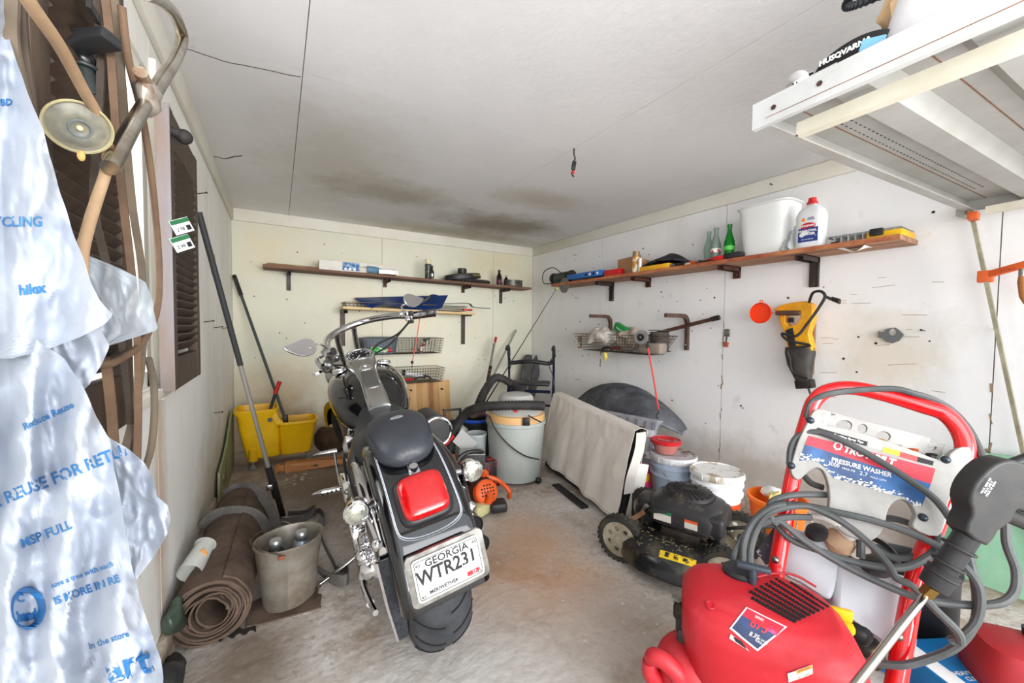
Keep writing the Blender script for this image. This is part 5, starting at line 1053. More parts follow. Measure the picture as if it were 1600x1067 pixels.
G().box(q+V((-.05,-.09,-.06)),(.12,.07,.07),Matrix.Rotation(.4,3,'Z'),.02).build('fuel_tank',mat('tank_milky',(196,190,140),.35),t); G().cyl(q+V((-.01,-.11,-.02)),q+V((0,-.125,.02)),.022,n=16).build('fuel_cap',orange,t)
G().box(q+V((.06,-.10,-.06)),(.10,.10,.06),Matrix.Rotation(-.3,3,'Z'),.02).build('muffler_cover',blackp,t)
G().tube([q+V((.06,.05,.06)),q+V((.13,.02,.03)),q+V((.17,-.04,-.02)),q+V((.18,-.02,-.07))],.014).build('guard_arm',orange,t)
G().cyl(q+V((.02,.02,.08)),q+V((.03,.0,.11)),.02,n=14).build('primer_cap',orange,t)
text('H',.04,q+vd*.086+EZ*-.035,sd_*-1 if (-sd_).cross(EZ).dot(vd)>0 else sd_,EZ,printwhite,t)
g=G(); q3=dd(728,720,2.38); g.ball((q3.x,q3.y,.20),1,(.10,.06,.045),n=24); g.jitter(.03,14,6); g.build('work_gloves',mat('tan_leather',(190,108,50),.85,0,(160,84,40),14,.3),label='tan orange leather glove lying on top of the trimmer',cat='glove',ang=70)
g=G(); q3=dd(736,712,2.5); g.tube([(q3.x-.12,q3.y,.05),(q3.x-.08,q3.y,.26),(q3.x+.08,q3.y,.27),(q3.x+.12,q3.y+.03,.12)],.014).build('grab_loop',blackp,label='black loop handle between the printed box and the gloves',cat='handle')
g=G(); q3=dd(760,722,2.6); g.box((q3.x,q3.y,.11),(.10,.12,.20),None,.01).build('battery_tool',mat('black_red',(40,26,28),.5,0,(190,40,36),12,lo=.5,hi=.56),label='black and red battery tool beside the shop vacuum drum',cat='power tool')
q=wz(785,742,.03); t=thing('black_adapter','black plug-in charger block on the floor before the shop vacuum','charger',(q.x,q.y,0))
G().loft([ring((q.x,q.y,z),(1,.3,0),(-.3,1,0),a,b,4,20) for z,a,b in ((0,.060,.05),(.05,.062,.05),(.075,.045,.035),(.08,.02,.02))]).build('charger_body',blackp,t); G().tube([(q.x-.05,q.y,.03),(q.x-.12,q.y+.02,.01),(q.x-.16,q.y-.02,.008),(q.x-.10,q.y-.06,.008)],.005,6).build('cord',blackr,t)
G().box((wz(805,745).x,wz(805,745).y+.02,.006),(.26,.12,.010),Matrix.Rotation(.5,3,'Z')).build('black_mat',blackr,label='flat black mat under the front of the shop vacuum',cat='mat')
# leaning tools
a,b_=V((2.12,3.93,1.10)),V((1.62,3.60,.01)); a=wy(806,516,3.96); 
t=thing('aluminium_bar','flat aluminium bar leaning against the back wall','bar',b_); G().bar(a,b_,.045,.012,(1,0,0)).build('bar_body',mat('alu',(170,168,158),.35,.7),t)
a,c=wy(775,527,3.85),wy(757,622,3.55); t=thing('loppers','long-handled lopper with red and black grips leaning by the back wall','loppers',c)
m_=a.lerp(c,.5); G().cyl(a,a+(c-a).normalized()*.06,.014).build('top_grip',redp,t); G().cyl(a.lerp(c,.10),m_,.007).cyl(a.lerp(c,.10)+V((-.015,0,0)),m_+V((-.015,0,0)),.006).build('shaft',mat('alu',(1,1,1)),t)
G().cyl(m_,c,.018,n=14).build('grip',blackp,t)
for k in range(6): q=m_.lerp(c,.12+.14*k); G().box(q+V((-.006,-.016,0)),(.012,.008,.016),None,.002).build('red_rib',redp,t)
c2=V((c.x-.02,c.y-.08,.02)); G().cyl(c,c2,.008).build('lower_shaft',darksteel,t)
# rollator
t=thing('rollator_walker','navy rollator walker with black handgrips in the back right corner','walker',(2.3,3.4,0))
Lx,Rx=V((2.10,3.56,0)),V((2.46,3.25,0)); dirn=(Rx-Lx).normalized(); bk=V((-dirn.y,dirn.x,0))
nv=mat('navy_frame',(20,28,58),.35,.3)
for i,q in enumerate((Lx,Rx)):
    G().tube([q+bk*.25+EZ*.03,q+bk*.06+EZ*.42,q+bk*.03+EZ*.62,q+EZ*.80],.013,8).build('rear_post',nv,t); G().tube([q-bk*.28+EZ*.05,q-bk*.02+EZ*.42,q+bk*.02+EZ*.55],.013,8).build('front_post',nv,t)
    G().tube([q+EZ*.78,q+EZ*.86-bk*.01,q-bk*.06+EZ*.885,q-bk*.13+EZ*.86],.0175,10).build('handgrip',blackp,t)
    G().tube([q+EZ*.80+dirn*.015,q-bk*.05+EZ*.80+dirn*.02,q-bk*.11+EZ*.79+dirn*.02,q-bk*.13+EZ*.82+dirn*.01,q-bk*.06+EZ*.85],.006,6).build('brake_lever',blackp,t)
    G().tube([q+EZ*.80,q+EZ*.70-bk*.09+dirn*(.04 if i==0 else -.04),q+EZ*.56,q+bk*.1+EZ*.3],.004,6).build('brake_cable',blackr,t)
    for s,nm in ((bk*.25,'rear_wheel'),(-bk*.28,'front_wheel')): G().lathe([(.02,-.012),(.07,-.014),(.08,0),(.07,.014),(.02,.012)],q+s+EZ*.08,dirn,n=24).build(nm,blackr,t)
G().tube([Lx+EZ*.70,Lx+EZ*.71+dirn*.06,Lx.lerp(Rx,.5)+EZ*.73-bk*.02,Rx+EZ*.71-dirn*.06,Rx+EZ*.74],.022,12).build('backrest_bar',blackp,t)
G().box(Lx.lerp(Rx,.5)+EZ*.50,(.40,.20,.035),Matrix((dirn,bk,EZ)).transposed(),.012).build('seat',blackp,t)
G().box(Lx.lerp(Rx,.5)+EZ*.42-bk*.05,(.42,.02,.03),Matrix((dirn,bk,EZ)).transposed()).box(Lx.lerp(Rx,.5)+EZ*.25+bk*.08,(.44,.02,.02),Matrix((dirn,bk,EZ)).transposed()).build('cross_bar',nv,t)
# grey cushions behind
for i,(px,l) in enumerate(((822,'left grey striped bolster leaning behind the walker'),(838,'right grey bolster leaning behind the walker'))):
    a,b_=wy(px+4,555,3.92),wy(px-6,606,3.80); d=(a-b_); G().loft([ring(b_+d*f,EX,EY,.055*s,.022*s,3.5,18) for f,s in ((-.35,.9),(.0,1),(.9,1),(1,.8),(1.02,.3))]).build('bolster',mat('bolster_grey',(92,92,94),.8,0,(70,70,72),10),label=l,cat='bolster')
# ================================================================= RIGHT SIDE: DROP CLOTH, BUCKETS, MOWER
# folding table standing on edge, draped
t=thing('folding_table','black folding table standing on edge under the canvas drop cloth','table',(1.72,1.95,0))
A0,A1=V((1.60,1.52,.02)),V((1.74,2.42,.02)); dr=(A1-A0); L_=dr.length; dr.normalize(); nn=V((-dr.y,dr.x,0))  # nn toward -x (room)
lean=V((.10,0,0)) # top leans to the wall
def TB(s,h,o): return A0+dr*(L_*s)+V((.13*h/.5,0,0))+EZ*h-nn*o
G().loft([[TB(0,0,.02),TB(1,0,.02),TB(1,0,.055),TB(0,0,.055)],[TB(0,.470,.02),TB(1,.515,.02),TB(1,.515,.055),TB(0,.470,.055)]]).build('table_top',mat('table_black',(44,44,46),.55),t)
G().bar(TB(.03,.06,.065),TB(.03,.50,.075),.03,.02,(0,1,0)).build('leg',blackp,t); G().bar(TB(.95,.06,.065),TB(.95,.50,.075),.03,.02,(0,1,0)).build('leg',blackp,t)
G().bar(wz(868,757,.008),wz(914,793,.008),.05,.012,(0,0,1)).build('foot_bar',blackp,t)
# drop cloth: front face, over the top edge, back face
cloth=mat('canvas_cloth',(222,216,208),.9,0,(204,196,186),3,.35,220,sss=.0)
def cf(u,v):
    # u along the table -.03..1.05 ; v 0 front hem .. 1 back hem
    s=-.02+1.08*u; hf=.47; tot=hf+.06+.30; d=v*tot
    wr=.010*noise.noise(V((s*7,d*5,0)))+.006*noise.noise(V((s*19,d*13,3)))+.006*math.sin(s*26+2*noise.noise(V((s*3,d*4,8))))*max(0,1-d/.5)
    top=.49+.05*min(1,max(0,s))
    if d<hf: h=top-hf+d; h=max(h,.012+.02*(u>.97)); p=TB(s,h,-.012-wr-.03*(1-d/hf)*(.3+.5*math.sin(s*6)**2)); 
    elif d<hf+.09: f=(d-hf)/.09; p=TB(s,top+.012*math.sin(f*PI),-.012+.085*f)
    else: p=TB(s,top-(d-hf-.09),.080+wr)
    p.z+=.03*(s-.5)*0+.02*noise.noise(V((s*3,1,1)))*(d<.1)
    return p
t=thing('drop_cloth','off-white canvas drop cloth draped over the folded black table','drop cloth',(1.72,1.95,0))
gcl=G().sheet(cf,70,60,.0025); gcl.build('cloth_sheet',cloth,t,ang=75)
g=G(); 
for k in range(44): 
    u=k/43; g.ball(cf(u,.60)-nn*-.0,.001,n=4) if 0 else None
g.tube([cf(u/40,.015)+nn*.003 for u in range(41)],.0025,5,sp=False).tube([cf(.985,v/30)+nn*.003 for v in range(18)],.0022,5,sp=False); g.build('hem',mat('hem_thread',(190,182,170),.9),t,kind='stuff')
G().tor(wx(1007,712,1.81),(-.3,-1,0),.008,.003,16,6).build('grommet',darksteel,t)
# end flap hanging at the near end of the table
G().sheet(lambda u,v: TB(-.035,.485-.33*v,-.01+.065*u+.01*math.sin(v*6)),8,20,.0025).build('end_flap',cloth,t,ang=75)
# pink plastic thing + paper behind
q=V((1.90,1.62,0)); t=thing('pink_container','pink plastic container hidden behind the near end of the drop cloth','container',q)
G().loft([ring((q.x,q.y,z),EX,EY,a,a,3,24) for z,a in ((0,.07),(.02,.085),(.16,.09),(.22,.08),(.25,.05))]).build('container_body',mat('pink_plastic',(216,60,110),.4),t); G().box((q.x-.03,q.y-.07,.20),(.05,.03,.05),None,.01).build('yellow_tag',yellow,t)
G().bar(TB(-.02,.0,.09),TB(-.02,.30,.095),.003,.10,(1,0,0)).build('paper_sheet',mat('paper',(1,1,1)),label='sheet of white paper caught behind the end of the drop cloth',cat='paper')
# mint green foam boards on the floor
mint=mat('mint_foam',(176,206,180),.7,0,(160,192,166),8)
for i,(pp,z) in enumerate(((((990,812),(1030,835),(1070,850),(1075,835),(1010,795),(985,790)),0),(((1000,795),(1060,815),(1075,800),(1010,770)),.022))):
    g=G(); P=[wz(a,b,z+.002) for a,b in pp]; g.loft([P,[p+EZ*.018 for p in P]]); g.build('foam_board',mint,label=['lower mint green foam board on the floor behind the mower wheel','upper mint green foam board resting on another by the mower'][i],cat='foam board')
# pet bed leaning on the wall
fl=mat('grey_fleece',(100,102,108),.95,0,(66,68,74),7,.6,50)
t=thing('pet_bed','dark grey fleece pet bed leaning on the right wall above the drop cloth','pet bed',(2.5,2.25,.3))
TB2=[(898,640,2.45),(905,628,2.5),(925,612,2.55),(950,604,2.6),(975,604,2.62),(1000,612,2.62),(1030,632,2.6),(1055,655,2.55),(1068,672,2.5)]
BB2=[(900,640,2.40),(915,640,2.38),(935,640,2.32),(955,640,2.3),(980,646,2.28),(1005,651,2.28),(1030,660,2.32),(1050,668,2.38),(1066,675,2.45)]
top=catmull([wx(a,b,x) for a,b,x in TB2],5); bot=catmull([wx(a,b,x) for a,b,x in BB2],5)
def pb(u,v):
    k=u*(len(top)-1); i=min(int(k),len(top)-2); f=k-i; a=top[i].lerp(top[i+1],f); b=bot[i].lerp(bot[i+1],f); p=a.lerp(b,v)
    bul=math.sin(PI*v)**.6*math.sin(PI*min(1,max(0,u)))**.5; return p+V((-.05*bul,-.03*bul,.035*bul+.045*noise.noise(p*8)*bul+.015*noise.noise(p*22)*bul))
G().sheet(pb,44,18,.03).build('fleece_cushion',fl,t,ang=80)
ed=[pb(i/40,1.0)+V((-.012,-.01,-.002)) for i in range(41)]; G().tube(ed,.016,10,sp=False).build('piping_rim',mat('fleece_light',(128,132,140),.95,0,(100,104,112),12,.4,60),t)
plaid=mat('plaid_grey',(172,172,178),.9,0,(140,142,150),8)
def pl_(u,v):
    a=wx(930+u*98,636+18*u,2.22); b=wx(940+u*78,672+26*u,2.10); b.z=.02; p=a.lerp(b,v); bul=math.sin(PI*v)**.6*math.sin(PI*u)**.5; return p+V((-.05*bul,-.03*bul,-.01))
t=thing('plaid_pillow','grey and white plaid pillow under the pet bed','pillow',(2.4,2.0,.2)); gp=G().sheet(pl_,26,12,-.06); plb=None
gp.build('pillow_body',plaid,t,ang=80)
for k in range(7):
    u=.08+.14*k; g=G(); g.sheet(lambda a,b:pl_(u+.05*a,.04+.9*b)+V((-.004,-.003,.001)),2,12); g.build('dark_stripe',mat('plaid_dark',(122,124,134),.9),t)
for k in range(3):
    v=.15+.3*k; g=G(); g.sheet(lambda a,b:pl_(.03+.94*a,v+.10*b)+V((-.005,-.004,.001)),24,2); g.build('cross_stripe',mat('plaid_mid',(196,196,202),.9),t)
for k in range(3): G().ball(pl_(.28+.22*k,.35)+V((-.008,-.006,0)),.018,(.3,1,1)).build('flower_print',printwhite,t)
# buckets
def bucket(c,r,h,label,body,lid,bands=True,name='paint_bucket'):
    t=thing(name,label,'bucket',c); c=V(c)
    G().lathe([(r*.86,0),(r*.87,.004),(r*.95,h*.66),(r*1.02,h*.67),(r*1.02,h*.70),(r*.96,h*.71),(r*.965,h*.80),(r*1.03,h*.81),(r*1.03,h*.84),(r*.97,h*.85),(r*.98,h*.93)],c,n=48).build('bucket_body',body,t)
    G().lathe([(r*1.03,h*.90),(r*1.05,h*.91),(r*1.05,h*.985),(r*1.02,h),(r*.95,h),(r*.93,h*.985),(.002,h*.985)],c,n=48).build('lid',lid,t)
    for k in range(24):
        a=2*PI*k/24; G().box(c+V((math.cos(a)*r*1.052,math.sin(a)*r*1.052,h*.945)),(.004,.006,h*.07),Matrix.Rotation(a,3,'Z')).build('lid_tab',lid,t) if k%2==0 else None
    a0=c+V((0,-r*1.0,h*.82)); G().tube([c+V((r,0,h*.82)),c+V((.3*r,-r*1.12,h*.60)),c+V((-.7*r,-r*.9,h*.55)),c+V((-r,0,h*.82))],.0025,6).build('bail',steel,t)
    return t
c=wz(1052,708,.36); cb=V((c.x,c.y,0)); b1=bucket(cb,.124,.36,'blue-grey bucket with a paint-spattered lid and a plastic bowl on it',mat('bucket_bluegrey',(166,178,194),.5,0,(150,162,180),6),mat('lid_dirty',(190,190,194),.6,0,(110,86,70),7,lo=.5,hi=.62))
for k in range(9): 
    a=-2.3+random.uniform(-.5,.5); z=random.uniform(.08,.24); q=cb+V((math.cos(a)*.117,math.sin(a)*.117,z)); G().tube([q,q+V((.004,-.002,-random.uniform(.02,.06)))],.0018,4,sp=False).build('paint_run',printdark,b1)
c=wz(1120,733,.345); cw=V((c.x,c.y,0)); b2=bucket(cw,.124,.345,'white bucket with an orange label band behind the lawn mower',mat('bucket_white',(232,232,234),.45),mat('lid_white_dirty',(228,228,226),.5,0,(170,156,136),9,lo=.52,hi=.6))
G().lathe([(.1125,.12),(.1175,.20)],cw,n=48,cap=False).build('label_band',mat('label_orange',(226,92,44),.5),b2)
G().lathe([(.1120,.108),(.1125,.12)],cw,n=48,cap=False).build('label_edge',printwhite,b2)
vd=V((CAM.x-cw.x,CAM.y-cw.y,0)).normalized(); q=cw+vd*.117+EZ*.165; text('PREMIUM',.03,q+V((.02,0,0)),V((-vd.y,vd.x,0)) if V((-vd.y,vd.x,0)).cross(EZ).dot(vd)>0 else V((vd.y,-vd.x,0)),EZ,printwhite,b2)
# bowl on the blue bucket
vq=(CAM-cb); bc=wz(1040,706,.363); bc=V((bc.x,bc.y,.361)); t=thing('plastic_bowl','round plastic bowl with a red lid on top of the blue-grey bucket','bowl',bc)
G().lathe([(.052,0),(.058,.004),(.078,.06),(.082,.066)],bc,n=40).build('bowl_body',mat('bowl_pinkish',(206,140,128),.25,0,(190,110,100),8,trans=.2),t)
G().lathe([(.086,.06),(.088,.064),(.088,.074),(.080,.078),(.078,.073),(.05,.073),(.048,.076),(.044,.073),(.002,.073)],bc,n=40).build('lid',mat('lid_red',(196,30,40),.25,trans=.1),t)
# orange bucket behind the washer frame
c=wz(1196,790,.24); c=V((2.17,.975,0)); t=thing('orange_bucket','small orange bucket with crumpled packets beside the mower','bucket',c)
G().lathe([(.095,0),(.10,.004),(.125,.22),(.134,.222),(.134,.24),(.122,.24),(.094,.02)],c,n=40).build('bucket_body',mat('bucket_orange',(236,116,28),.4),t); G().tube([c+V((-.06,-.12,.22)),c+V((-.10,-.13,.10)),c+V((.02,-.16,.08)),c+V((.08,-.10,.22))],.003,6).build('bail',steel,t)
for i,(dx,dy,m_,l) in enumerate(((-.02,-.02,mat('foil_yellow',(226,206,90),.35,0,(240,240,235),18),'yellow and white crumpled packet in the orange bucket'),(.04,.04,white,'white crumpled packet at the back of the orange bucket'))): G().ball((c.x+dx,c.y+dy,.235),.05,(1,1,.7)).jitter(.02,28,i).build('crumpled_packet',m_,label=l,cat='packet')
# ================================================================= LAWN MOWER
w1=V((1.372,1.275,.105)); w2=V((1.515,.890,.105)); w2=V((1.535,.86,.105)); fx=(w2-w1).normalized(); sx=V((-fx.y,fx.x,0)); sx=sx if sx.x>0 else -sx
t=thing('lawn_mower','grass-caked black push mower on the floor beside the pressure washer','lawn mower',(w1+w2)/2+sx*.2-EZ*.105)
def MP(a,b,c): return w1+fx*a+sx*b+EZ*(c-.105)   # a along wheels (0..WB), b inward, c height
WB=(w2-w1).length
wt=mat('mower_tyre',(66,62,52),.9,0,(44,44,42),16,.4,90); wh=mat('mower_hub',(176,170,150),.6,0,(140,132,110),14)
for i,(q,nm) in enumerate(((w1,'wheel'),(w2,'wheel'),(MP(0,.39,.105),'wheel'),(MP(WB,.39,.105),'wheel'))):
    out=-sx if i<2 else sx
    wg=G(); wg.lathe([(.074,-.022),(.098,-.024),(.105,-.014),(.105,.014),(.098,.024),(.074,.022)],q,out,n=48,cap=False)
    for k in range(28): a=2*PI*k/28; A_,B_,_=frame(out); wg.box(q+A_*math.cos(a)*.104+B_*math.sin(a)*.104,(.006,.012,.044),Matrix((A_*math.cos(a)+B_*math.sin(a),B_*math.cos(a)-A_*math.sin(a),out)).transposed())
    wo=wg.build('wheel',wt,t)
    A_,B_,_=frame(out); outer=circ(0,0,.076,n=40); holes=[circ(.048*math.cos(k*2*PI/7),.048*math.sin(k*2*PI/7),.013,n=10) for k in range(7)]
    hg=G(); hg.mesh(curve_mesh([outer]+holes,.012,.001),M4(q+out*.014,A_,B_)); hg.lathe([(.078,.0),(.080,.022),(.074,.024),(.072,.012)],q,out,n=40,cap=False); hg.lathe([(.020,.012),(.018,.03),(.002,.032)],q,out,n=20); hg.build('hub',wh,wo)
    G().cyl(q-out*.02,q-out*.07,.012).build('axle',darksteel,wo)
# deck: rounded pan with a bulge to the room side
dkm=mat('deck_black',(24,25,28),.28,0,(92,84,64),6,.25,50,lo=.52,hi=.68,coat=.3)
dc=MP(WB*.5,.20,0)
def dr_(z,a,b,off=0,e=2.6): return ring(dc+EZ*z+sx*off,fx,sx,a,b,e,44)
dk=G().loft([dr_(.045,.235,.265,-.045),dr_(.05,.245,.272,-.045),dr_(.10,.240,.262,-.045),dr_(.145,.215,.235,-.03),dr_(.168,.17,.20,0),dr_(.175,.12,.15,.01),dr_(.178,.05,.06,.01)]); dkb=bvh_of(dk)
for v in dk.b.verts: pass
dk.build('deck',dkm,t,ang=55)
G().tor(dc+EZ*.178+sx*.01,EZ,.13,.006,36,6).build('deck_ring',steel,t)
# engine
ec=dc-sx*.02+fx*.03-EZ*.05; eb=mat('engine_black',(40,39,40),.5,0,(98,88,74),8,.25,40,lo=.5,hi=.68)
def er(z,a,b,o=0,e=4,p=0): return ring(ec+EZ*z+fx*p+sx*o,fx,sx,a,b,e,36)
g=G()
for k in range(7): z=.185+k*.012; g.loft([er(z,.10,.10,0,5),er(z+.006,.10,.10,0,5)])
for k in range(9): pass
g.loft([er(.175,.088,.088,0,5),er(.265,.088,.088,0,5)]); g.build('cylinder_block',mat('block_dirty',(92,84,76),.7,.2,(60,52,44),12),t,kind='stuff')
G().loft([er(.255,.150,.135,0,4),er(.262,.158,.142),er(.315,.162,.146),er(.345,.150,.135,0,3.4),er(.362,.120,.112,0,3),er(.372,.112,.104,0,2.6)]).build('blower_shroud',eb,t)
G().loft([er(.370,.105,.10,0,2.2),er(.385,.10,.095,0,2.2),er(.395,.085,.082,0,2.2),er(.40,.04,.04,0,2)]).build('recoil_cap',eb,t)
g=G()
for k in range(26): a=2*PI*k/26; A=ec+EZ*.402; g.bar(A+(fx*math.cos(a)+sx*math.sin(a))*.035,A+(fx*math.cos(a+.25)+sx*math.sin(a+.25))*.100-EZ*.016,.007,.012)
g.build('vent_rib',eb,t,kind='stuff')
# air cleaner drum at left, fuel tank & cap
q=ec-fx*.17-sx*.04; G().box(q+EZ*.27,(.09,.10,.15),Matrix((fx,sx,EZ)).transposed(),.03,4).build('air_cleaner',eb,t); G().lathe([(.045,0),(.04,.008),(.03,.009),(.028,.004),(.012,.004),(.01,.012),(.001,.013)],q-sx*.052+EZ*.27,-sx,n=28).build('air_cleaner_knob',eb,t)
G().box(ec+fx*.10-sx*.02+EZ*.30,(.14,.22,.09),Matrix((fx,sx,EZ)).transposed(),.025,4).build('fuel_tank',eb,t)
G().box(ec-sx*.135+EZ*.235,(.16,.05,.05),Matrix((fx,sx,EZ)).transposed(),.012).build('muffler_guard',darksteel,t)
g1=mat('sticker_green',(40,120,90),.5)
a=ec-sx*.1455+EZ*.300; G().box(a-fx*.075,(.075,.002,.045),Matrix((fx,sx,EZ)).transposed()).build('white_label',mat('label_dirty_white',(210,206,196),.6),t); G().box(a-fx*.075+EZ*.016,(.075,.003,.014),Matrix((fx,sx,EZ)).transposed()).build('green_label_band',g1,t)
G().box(a+fx*.045-EZ*.004,(.052,.002,.036),Matrix((fx,sx,EZ)).transposed()).build('warning_label',mat('label_dirty_white',(1,1,1)),t); G().box(a+fx*.045+EZ*.010,(.052,.003,.011),Matrix((fx,sx,EZ)).transposed()).build('orange_label_band',orange,t)
G().tube([ec-fx*.05+EZ*.33-sx*.15,ec-fx*.12-sx*.15+EZ*.31,ec-fx*.15-sx*.10+EZ*.29],.008).build('fuel_line',blackr,t)
g=G()
for k in range(6): g.bar(ec-fx*(-.02+k*.018)-sx*.112+EZ*.20,ec-fx*(-.02+k*.018)-sx*.112+EZ*.26,.004,.012,sx)
g.build('side_fin',mat('block_dirty',(1,1,1)),t,kind='stuff')
# yellow danger label wrapped on deck, white label
def decal(par,px0,bvh_,wdt,hgt,rot_,m,name,base,u,v,w_):
    g=G(); n_=8
    for i in range(n_):
        for j in range(3):
            P=[base+u*(wdt*((i+a)/n_-.5))+v*(hgt*((j+b)/3-.5)) for a,b in ((0,0),(1,0),(1,1),(0,1))]; g.poly(P)
    project(g,bvh_,w_,.0016); return g.build(name,m,par)
tang=(fx*1-EZ*0).normalized(); w_=(-sx*.8+EZ*.75).normalized(); vv=(EZ*.8+sx*.75).normalized()
def on_deck(px,py): d=ray(px,py).normalized(); h=dkb.ray_cast(CAM,d); return h[0] if h[0] else MP(.2,0,.1)
q=on_deck(1058,872); decal(t,0,dkb,.14,.030,0,mat('danger_yellow',(238,206,30),.5,0,(214,180,20),10),'danger_label',q,(fx*.97+sx*.1).normalized(),vv,w_)
for k in range(3): decal(t,0,dkb,.018,.02,0,printdark,'label_symbol',q+fx*(-.04+.035*k),(fx*.97+sx*.1).normalized(),vv,w_)
q=on_deck(1080,917); decal(t,0,dkb,.05,.035,0,mat('label_dirty_white',(1,1,1)),'brand_label',q,(fx*.97+sx*.1).normalized(),EZ,-sx)
# dried grass clumps stuck on deck
g=G(); random.seed(11)
for k in range(520):
    a=random.uniform(0,2*PI); rr_=random.uniform(.15,.25); p=dc+fx*math.cos(a)*rr_+sx*(math.sin(a)*rr_*1.1-.02)+EZ*.4; h=dkb.ray_cast(p,-EZ)
    if h[0] is None or random.random()<.2: continue
    s=random.uniform(.006,.02); dd_=V((random.uniform(-1,1),random.uniform(-1,1),.2)).normalized(); q=h[0]+EZ*.001; g.poly([q,q+dd_*s,q+dd_*s+V((.002,.002,.003)),q+V((.002,.0015,.002))])
g.build('dried_grass',mat('dried_grass',(128,116,80),.9,0,(90,80,56),30),t,kind='stuff',nrm=False)
# height lever, bracket near front wheel, spring
G().tube([w1+sx*.05+EZ*.05,w1+sx*.06+fx*.06+EZ*.10,w1+sx*.05+fx*.09+EZ*.13],0,flat=(.02,.006),up=sx).build('height_lever',mat('rust_plate',(150,110,84),.8,.2),t); G().tube([w1+sx*.07+fx*.08+EZ*.12,w1+sx*.06+fx*.10+EZ*.16],[.012,.012],10).build('lever_spring',steel,t)
# handle folded towards the washer
hs=[MP(WB+.05,.03,.14),MP(WB+.16,.04,.30),MP(WB+.08,.06,.26)]
G().tube([ec+fx*.14+EZ*.27-sx*.05,MP(WB*.5+.26,.10,.27),MP(WB*.5+.40,.2,.28)],.007,8).build('pull_rod',blackp,t)
G().cyl(MP(WB+.02,.05,.08),MP(WB+.06,.05,.20),.02).build('handle_joint',blackp,t)
# ================================================================= PRESSURE WASHER
TLp,TRp,BRp=dd(1262,655,1.12),dd(1508,700,.985),dd(1400,1067,.90)
wu=(TRp-TLp).normalized(); wn=(BRp-TRp).cross(wu).normalized()
if wn.dot(CAM-TLp)<0: wn=-wn
wu=V((wu.x,wu.y,0)).normalized(); wv=(TLp-BRp); wn=wu.cross((TRp-BRp).normalized()).normalized()
if wn.dot(CAM-TLp)<0: wn=-wn
wv=wn.cross(wu).normalized()
def pp(px,py,off=0):
    d=ray(px,py); o=TLp+wn*off; return CAM+d*((o-CAM).dot(wn)/d.dot(wn))
def z4(x,y): return 1140+x/3.4413,590+y/3.4419
def z5(x,y): return 980+x/2.5806,800+y/2.5806
def uv(px,py,off=0): p=pp(px,py,off)-TLp; return (p.dot(wu),p.dot(wv))
base=V((pp(1310,900).x,pp(1310,900).y,0))
t=thing('pressure_washer','red-framed pressure washer with red engine hood and grey label panel','pressure washer',base); PW=t
def leg_to_floor(a,b): d=(b-a).normalized(); return b+d*((b.z-.03)/-d.z)
rl=[pp(1508,700),pp(1498,740),pp(1470,800),pp(1432,900),pp(1410,1010),pp(1400,1067)]; ll=[pp(1262,655),pp(1249,700),pp(1236,760),pp(1222,840),pp(1212,900),pp(1206,960)]
top=[pp(1262,655),pp(1272,628),pp(1292,611),pp(1330,606),pp(1380,616),pp(1440,634),pp(1475,646),pp(1498,670),pp(1508,700)]
path=[leg_to_floor(ll[-3],ll[-1])]+ll[::-1][:-1]+top+rl[1:]+[leg_to_floor(rl[-3],rl[-1])]
G().tube(path,.0195,18,res=6).build('frame_tube',redpaint,t)
for a,b in ((1410,1005),(1404,993)): pass
G().ball(pp(*z5(1092,500),.02),.010).build('frame_bolt',steel,t); G().ball(pp(*z5(598,192),.02),.009).build('frame_bolt',steel,t)
gp=mat('panel_grey',(172,170,166),.6,0,(150,148,144),10,.15,60)
out=[(445,190),(410,250),(370,330),(345,400),(322,500),(352,545),(400,505),(445,482),(488,500),(515,560),(525,640),(522,720),(555,790),(630,845),(730,862),(790,800),(815,700),(870,648),(935,665),(975,735),(958,800),(1075,838),(1115,740),(1130,660),(1190,560),(1250,405),(1200,388),(1150,420),(1110,460),(860,370),(600,290),(470,262),(500,195)]
P2=[uv(*z4(*q)) for q in out]
def smooth(P,n=4):
    c=catmull([V((a,b,0)) for a,b in P],n,True); return [(q.x,q.y) for q in c]
g=G(); g.mesh(curve_mesh([smooth(P2,3)],.018,.003),M4(TLp+wn*.022,wu,wv)); pnl=g.build('label_panel',gp,t,ang=50)
def poly_on(pts,off,m,nm,par,dep=.0012,zz=z4):
    g=G(); g.mesh(curve_mesh([[uv(*zz(*q),off) for q in pts]],dep),M4(TLp+wn*off,wu,wv)); return g.build(nm,m,par)
o1=.0345
poly_on([(425,312),(1107,490),(1082,572),(405,358)],o1,mat('label_red',(204,36,56),.4,0,(190,60,74),8),'red_label',pnl)
poly_on([(405,358),(1082,572),(1032,692),(985,684),(930,640),(850,622),(700,575),(560,540),(520,490),(480,455),(430,440),(375,447)],o1,mat('label_blue_worn',(30,52,92),.4,0,(60,110,170),4,lo=.45,hi=.62),'blue_label',pnl)
g=G(); random.seed(5)
for k in range(150):
    f=random.random(); x=382+650*f; K=[(375,445),(430,440),(480,455),(520,500),(560,545),(700,578),(850,625),(930,645),(985,688),(1040,695)]; i=max(q for q in range(9) if K[q][0]<=x); y=K[i][1]+(K[i+1][1]-K[i][1])*(x-K[i][0])/(K[i+1][0]-K[i][0])-abs(random.gauss(0,14))-3; r=random.uniform(2,9); g.mesh(curve_mesh([[uv(*z4(x+math.cos(a)*r*random.uniform(.4,2),y+math.sin(a)*r*random.uniform(.3,1)),o1) for a in [i*1.05 for i in range(6)]]],.001),M4(TLp+wn*(o1+.0012),wu,wv))
g.build('label_wear',mat('label_white_wear',(220,220,218),.6),pnl,kind='stuff')
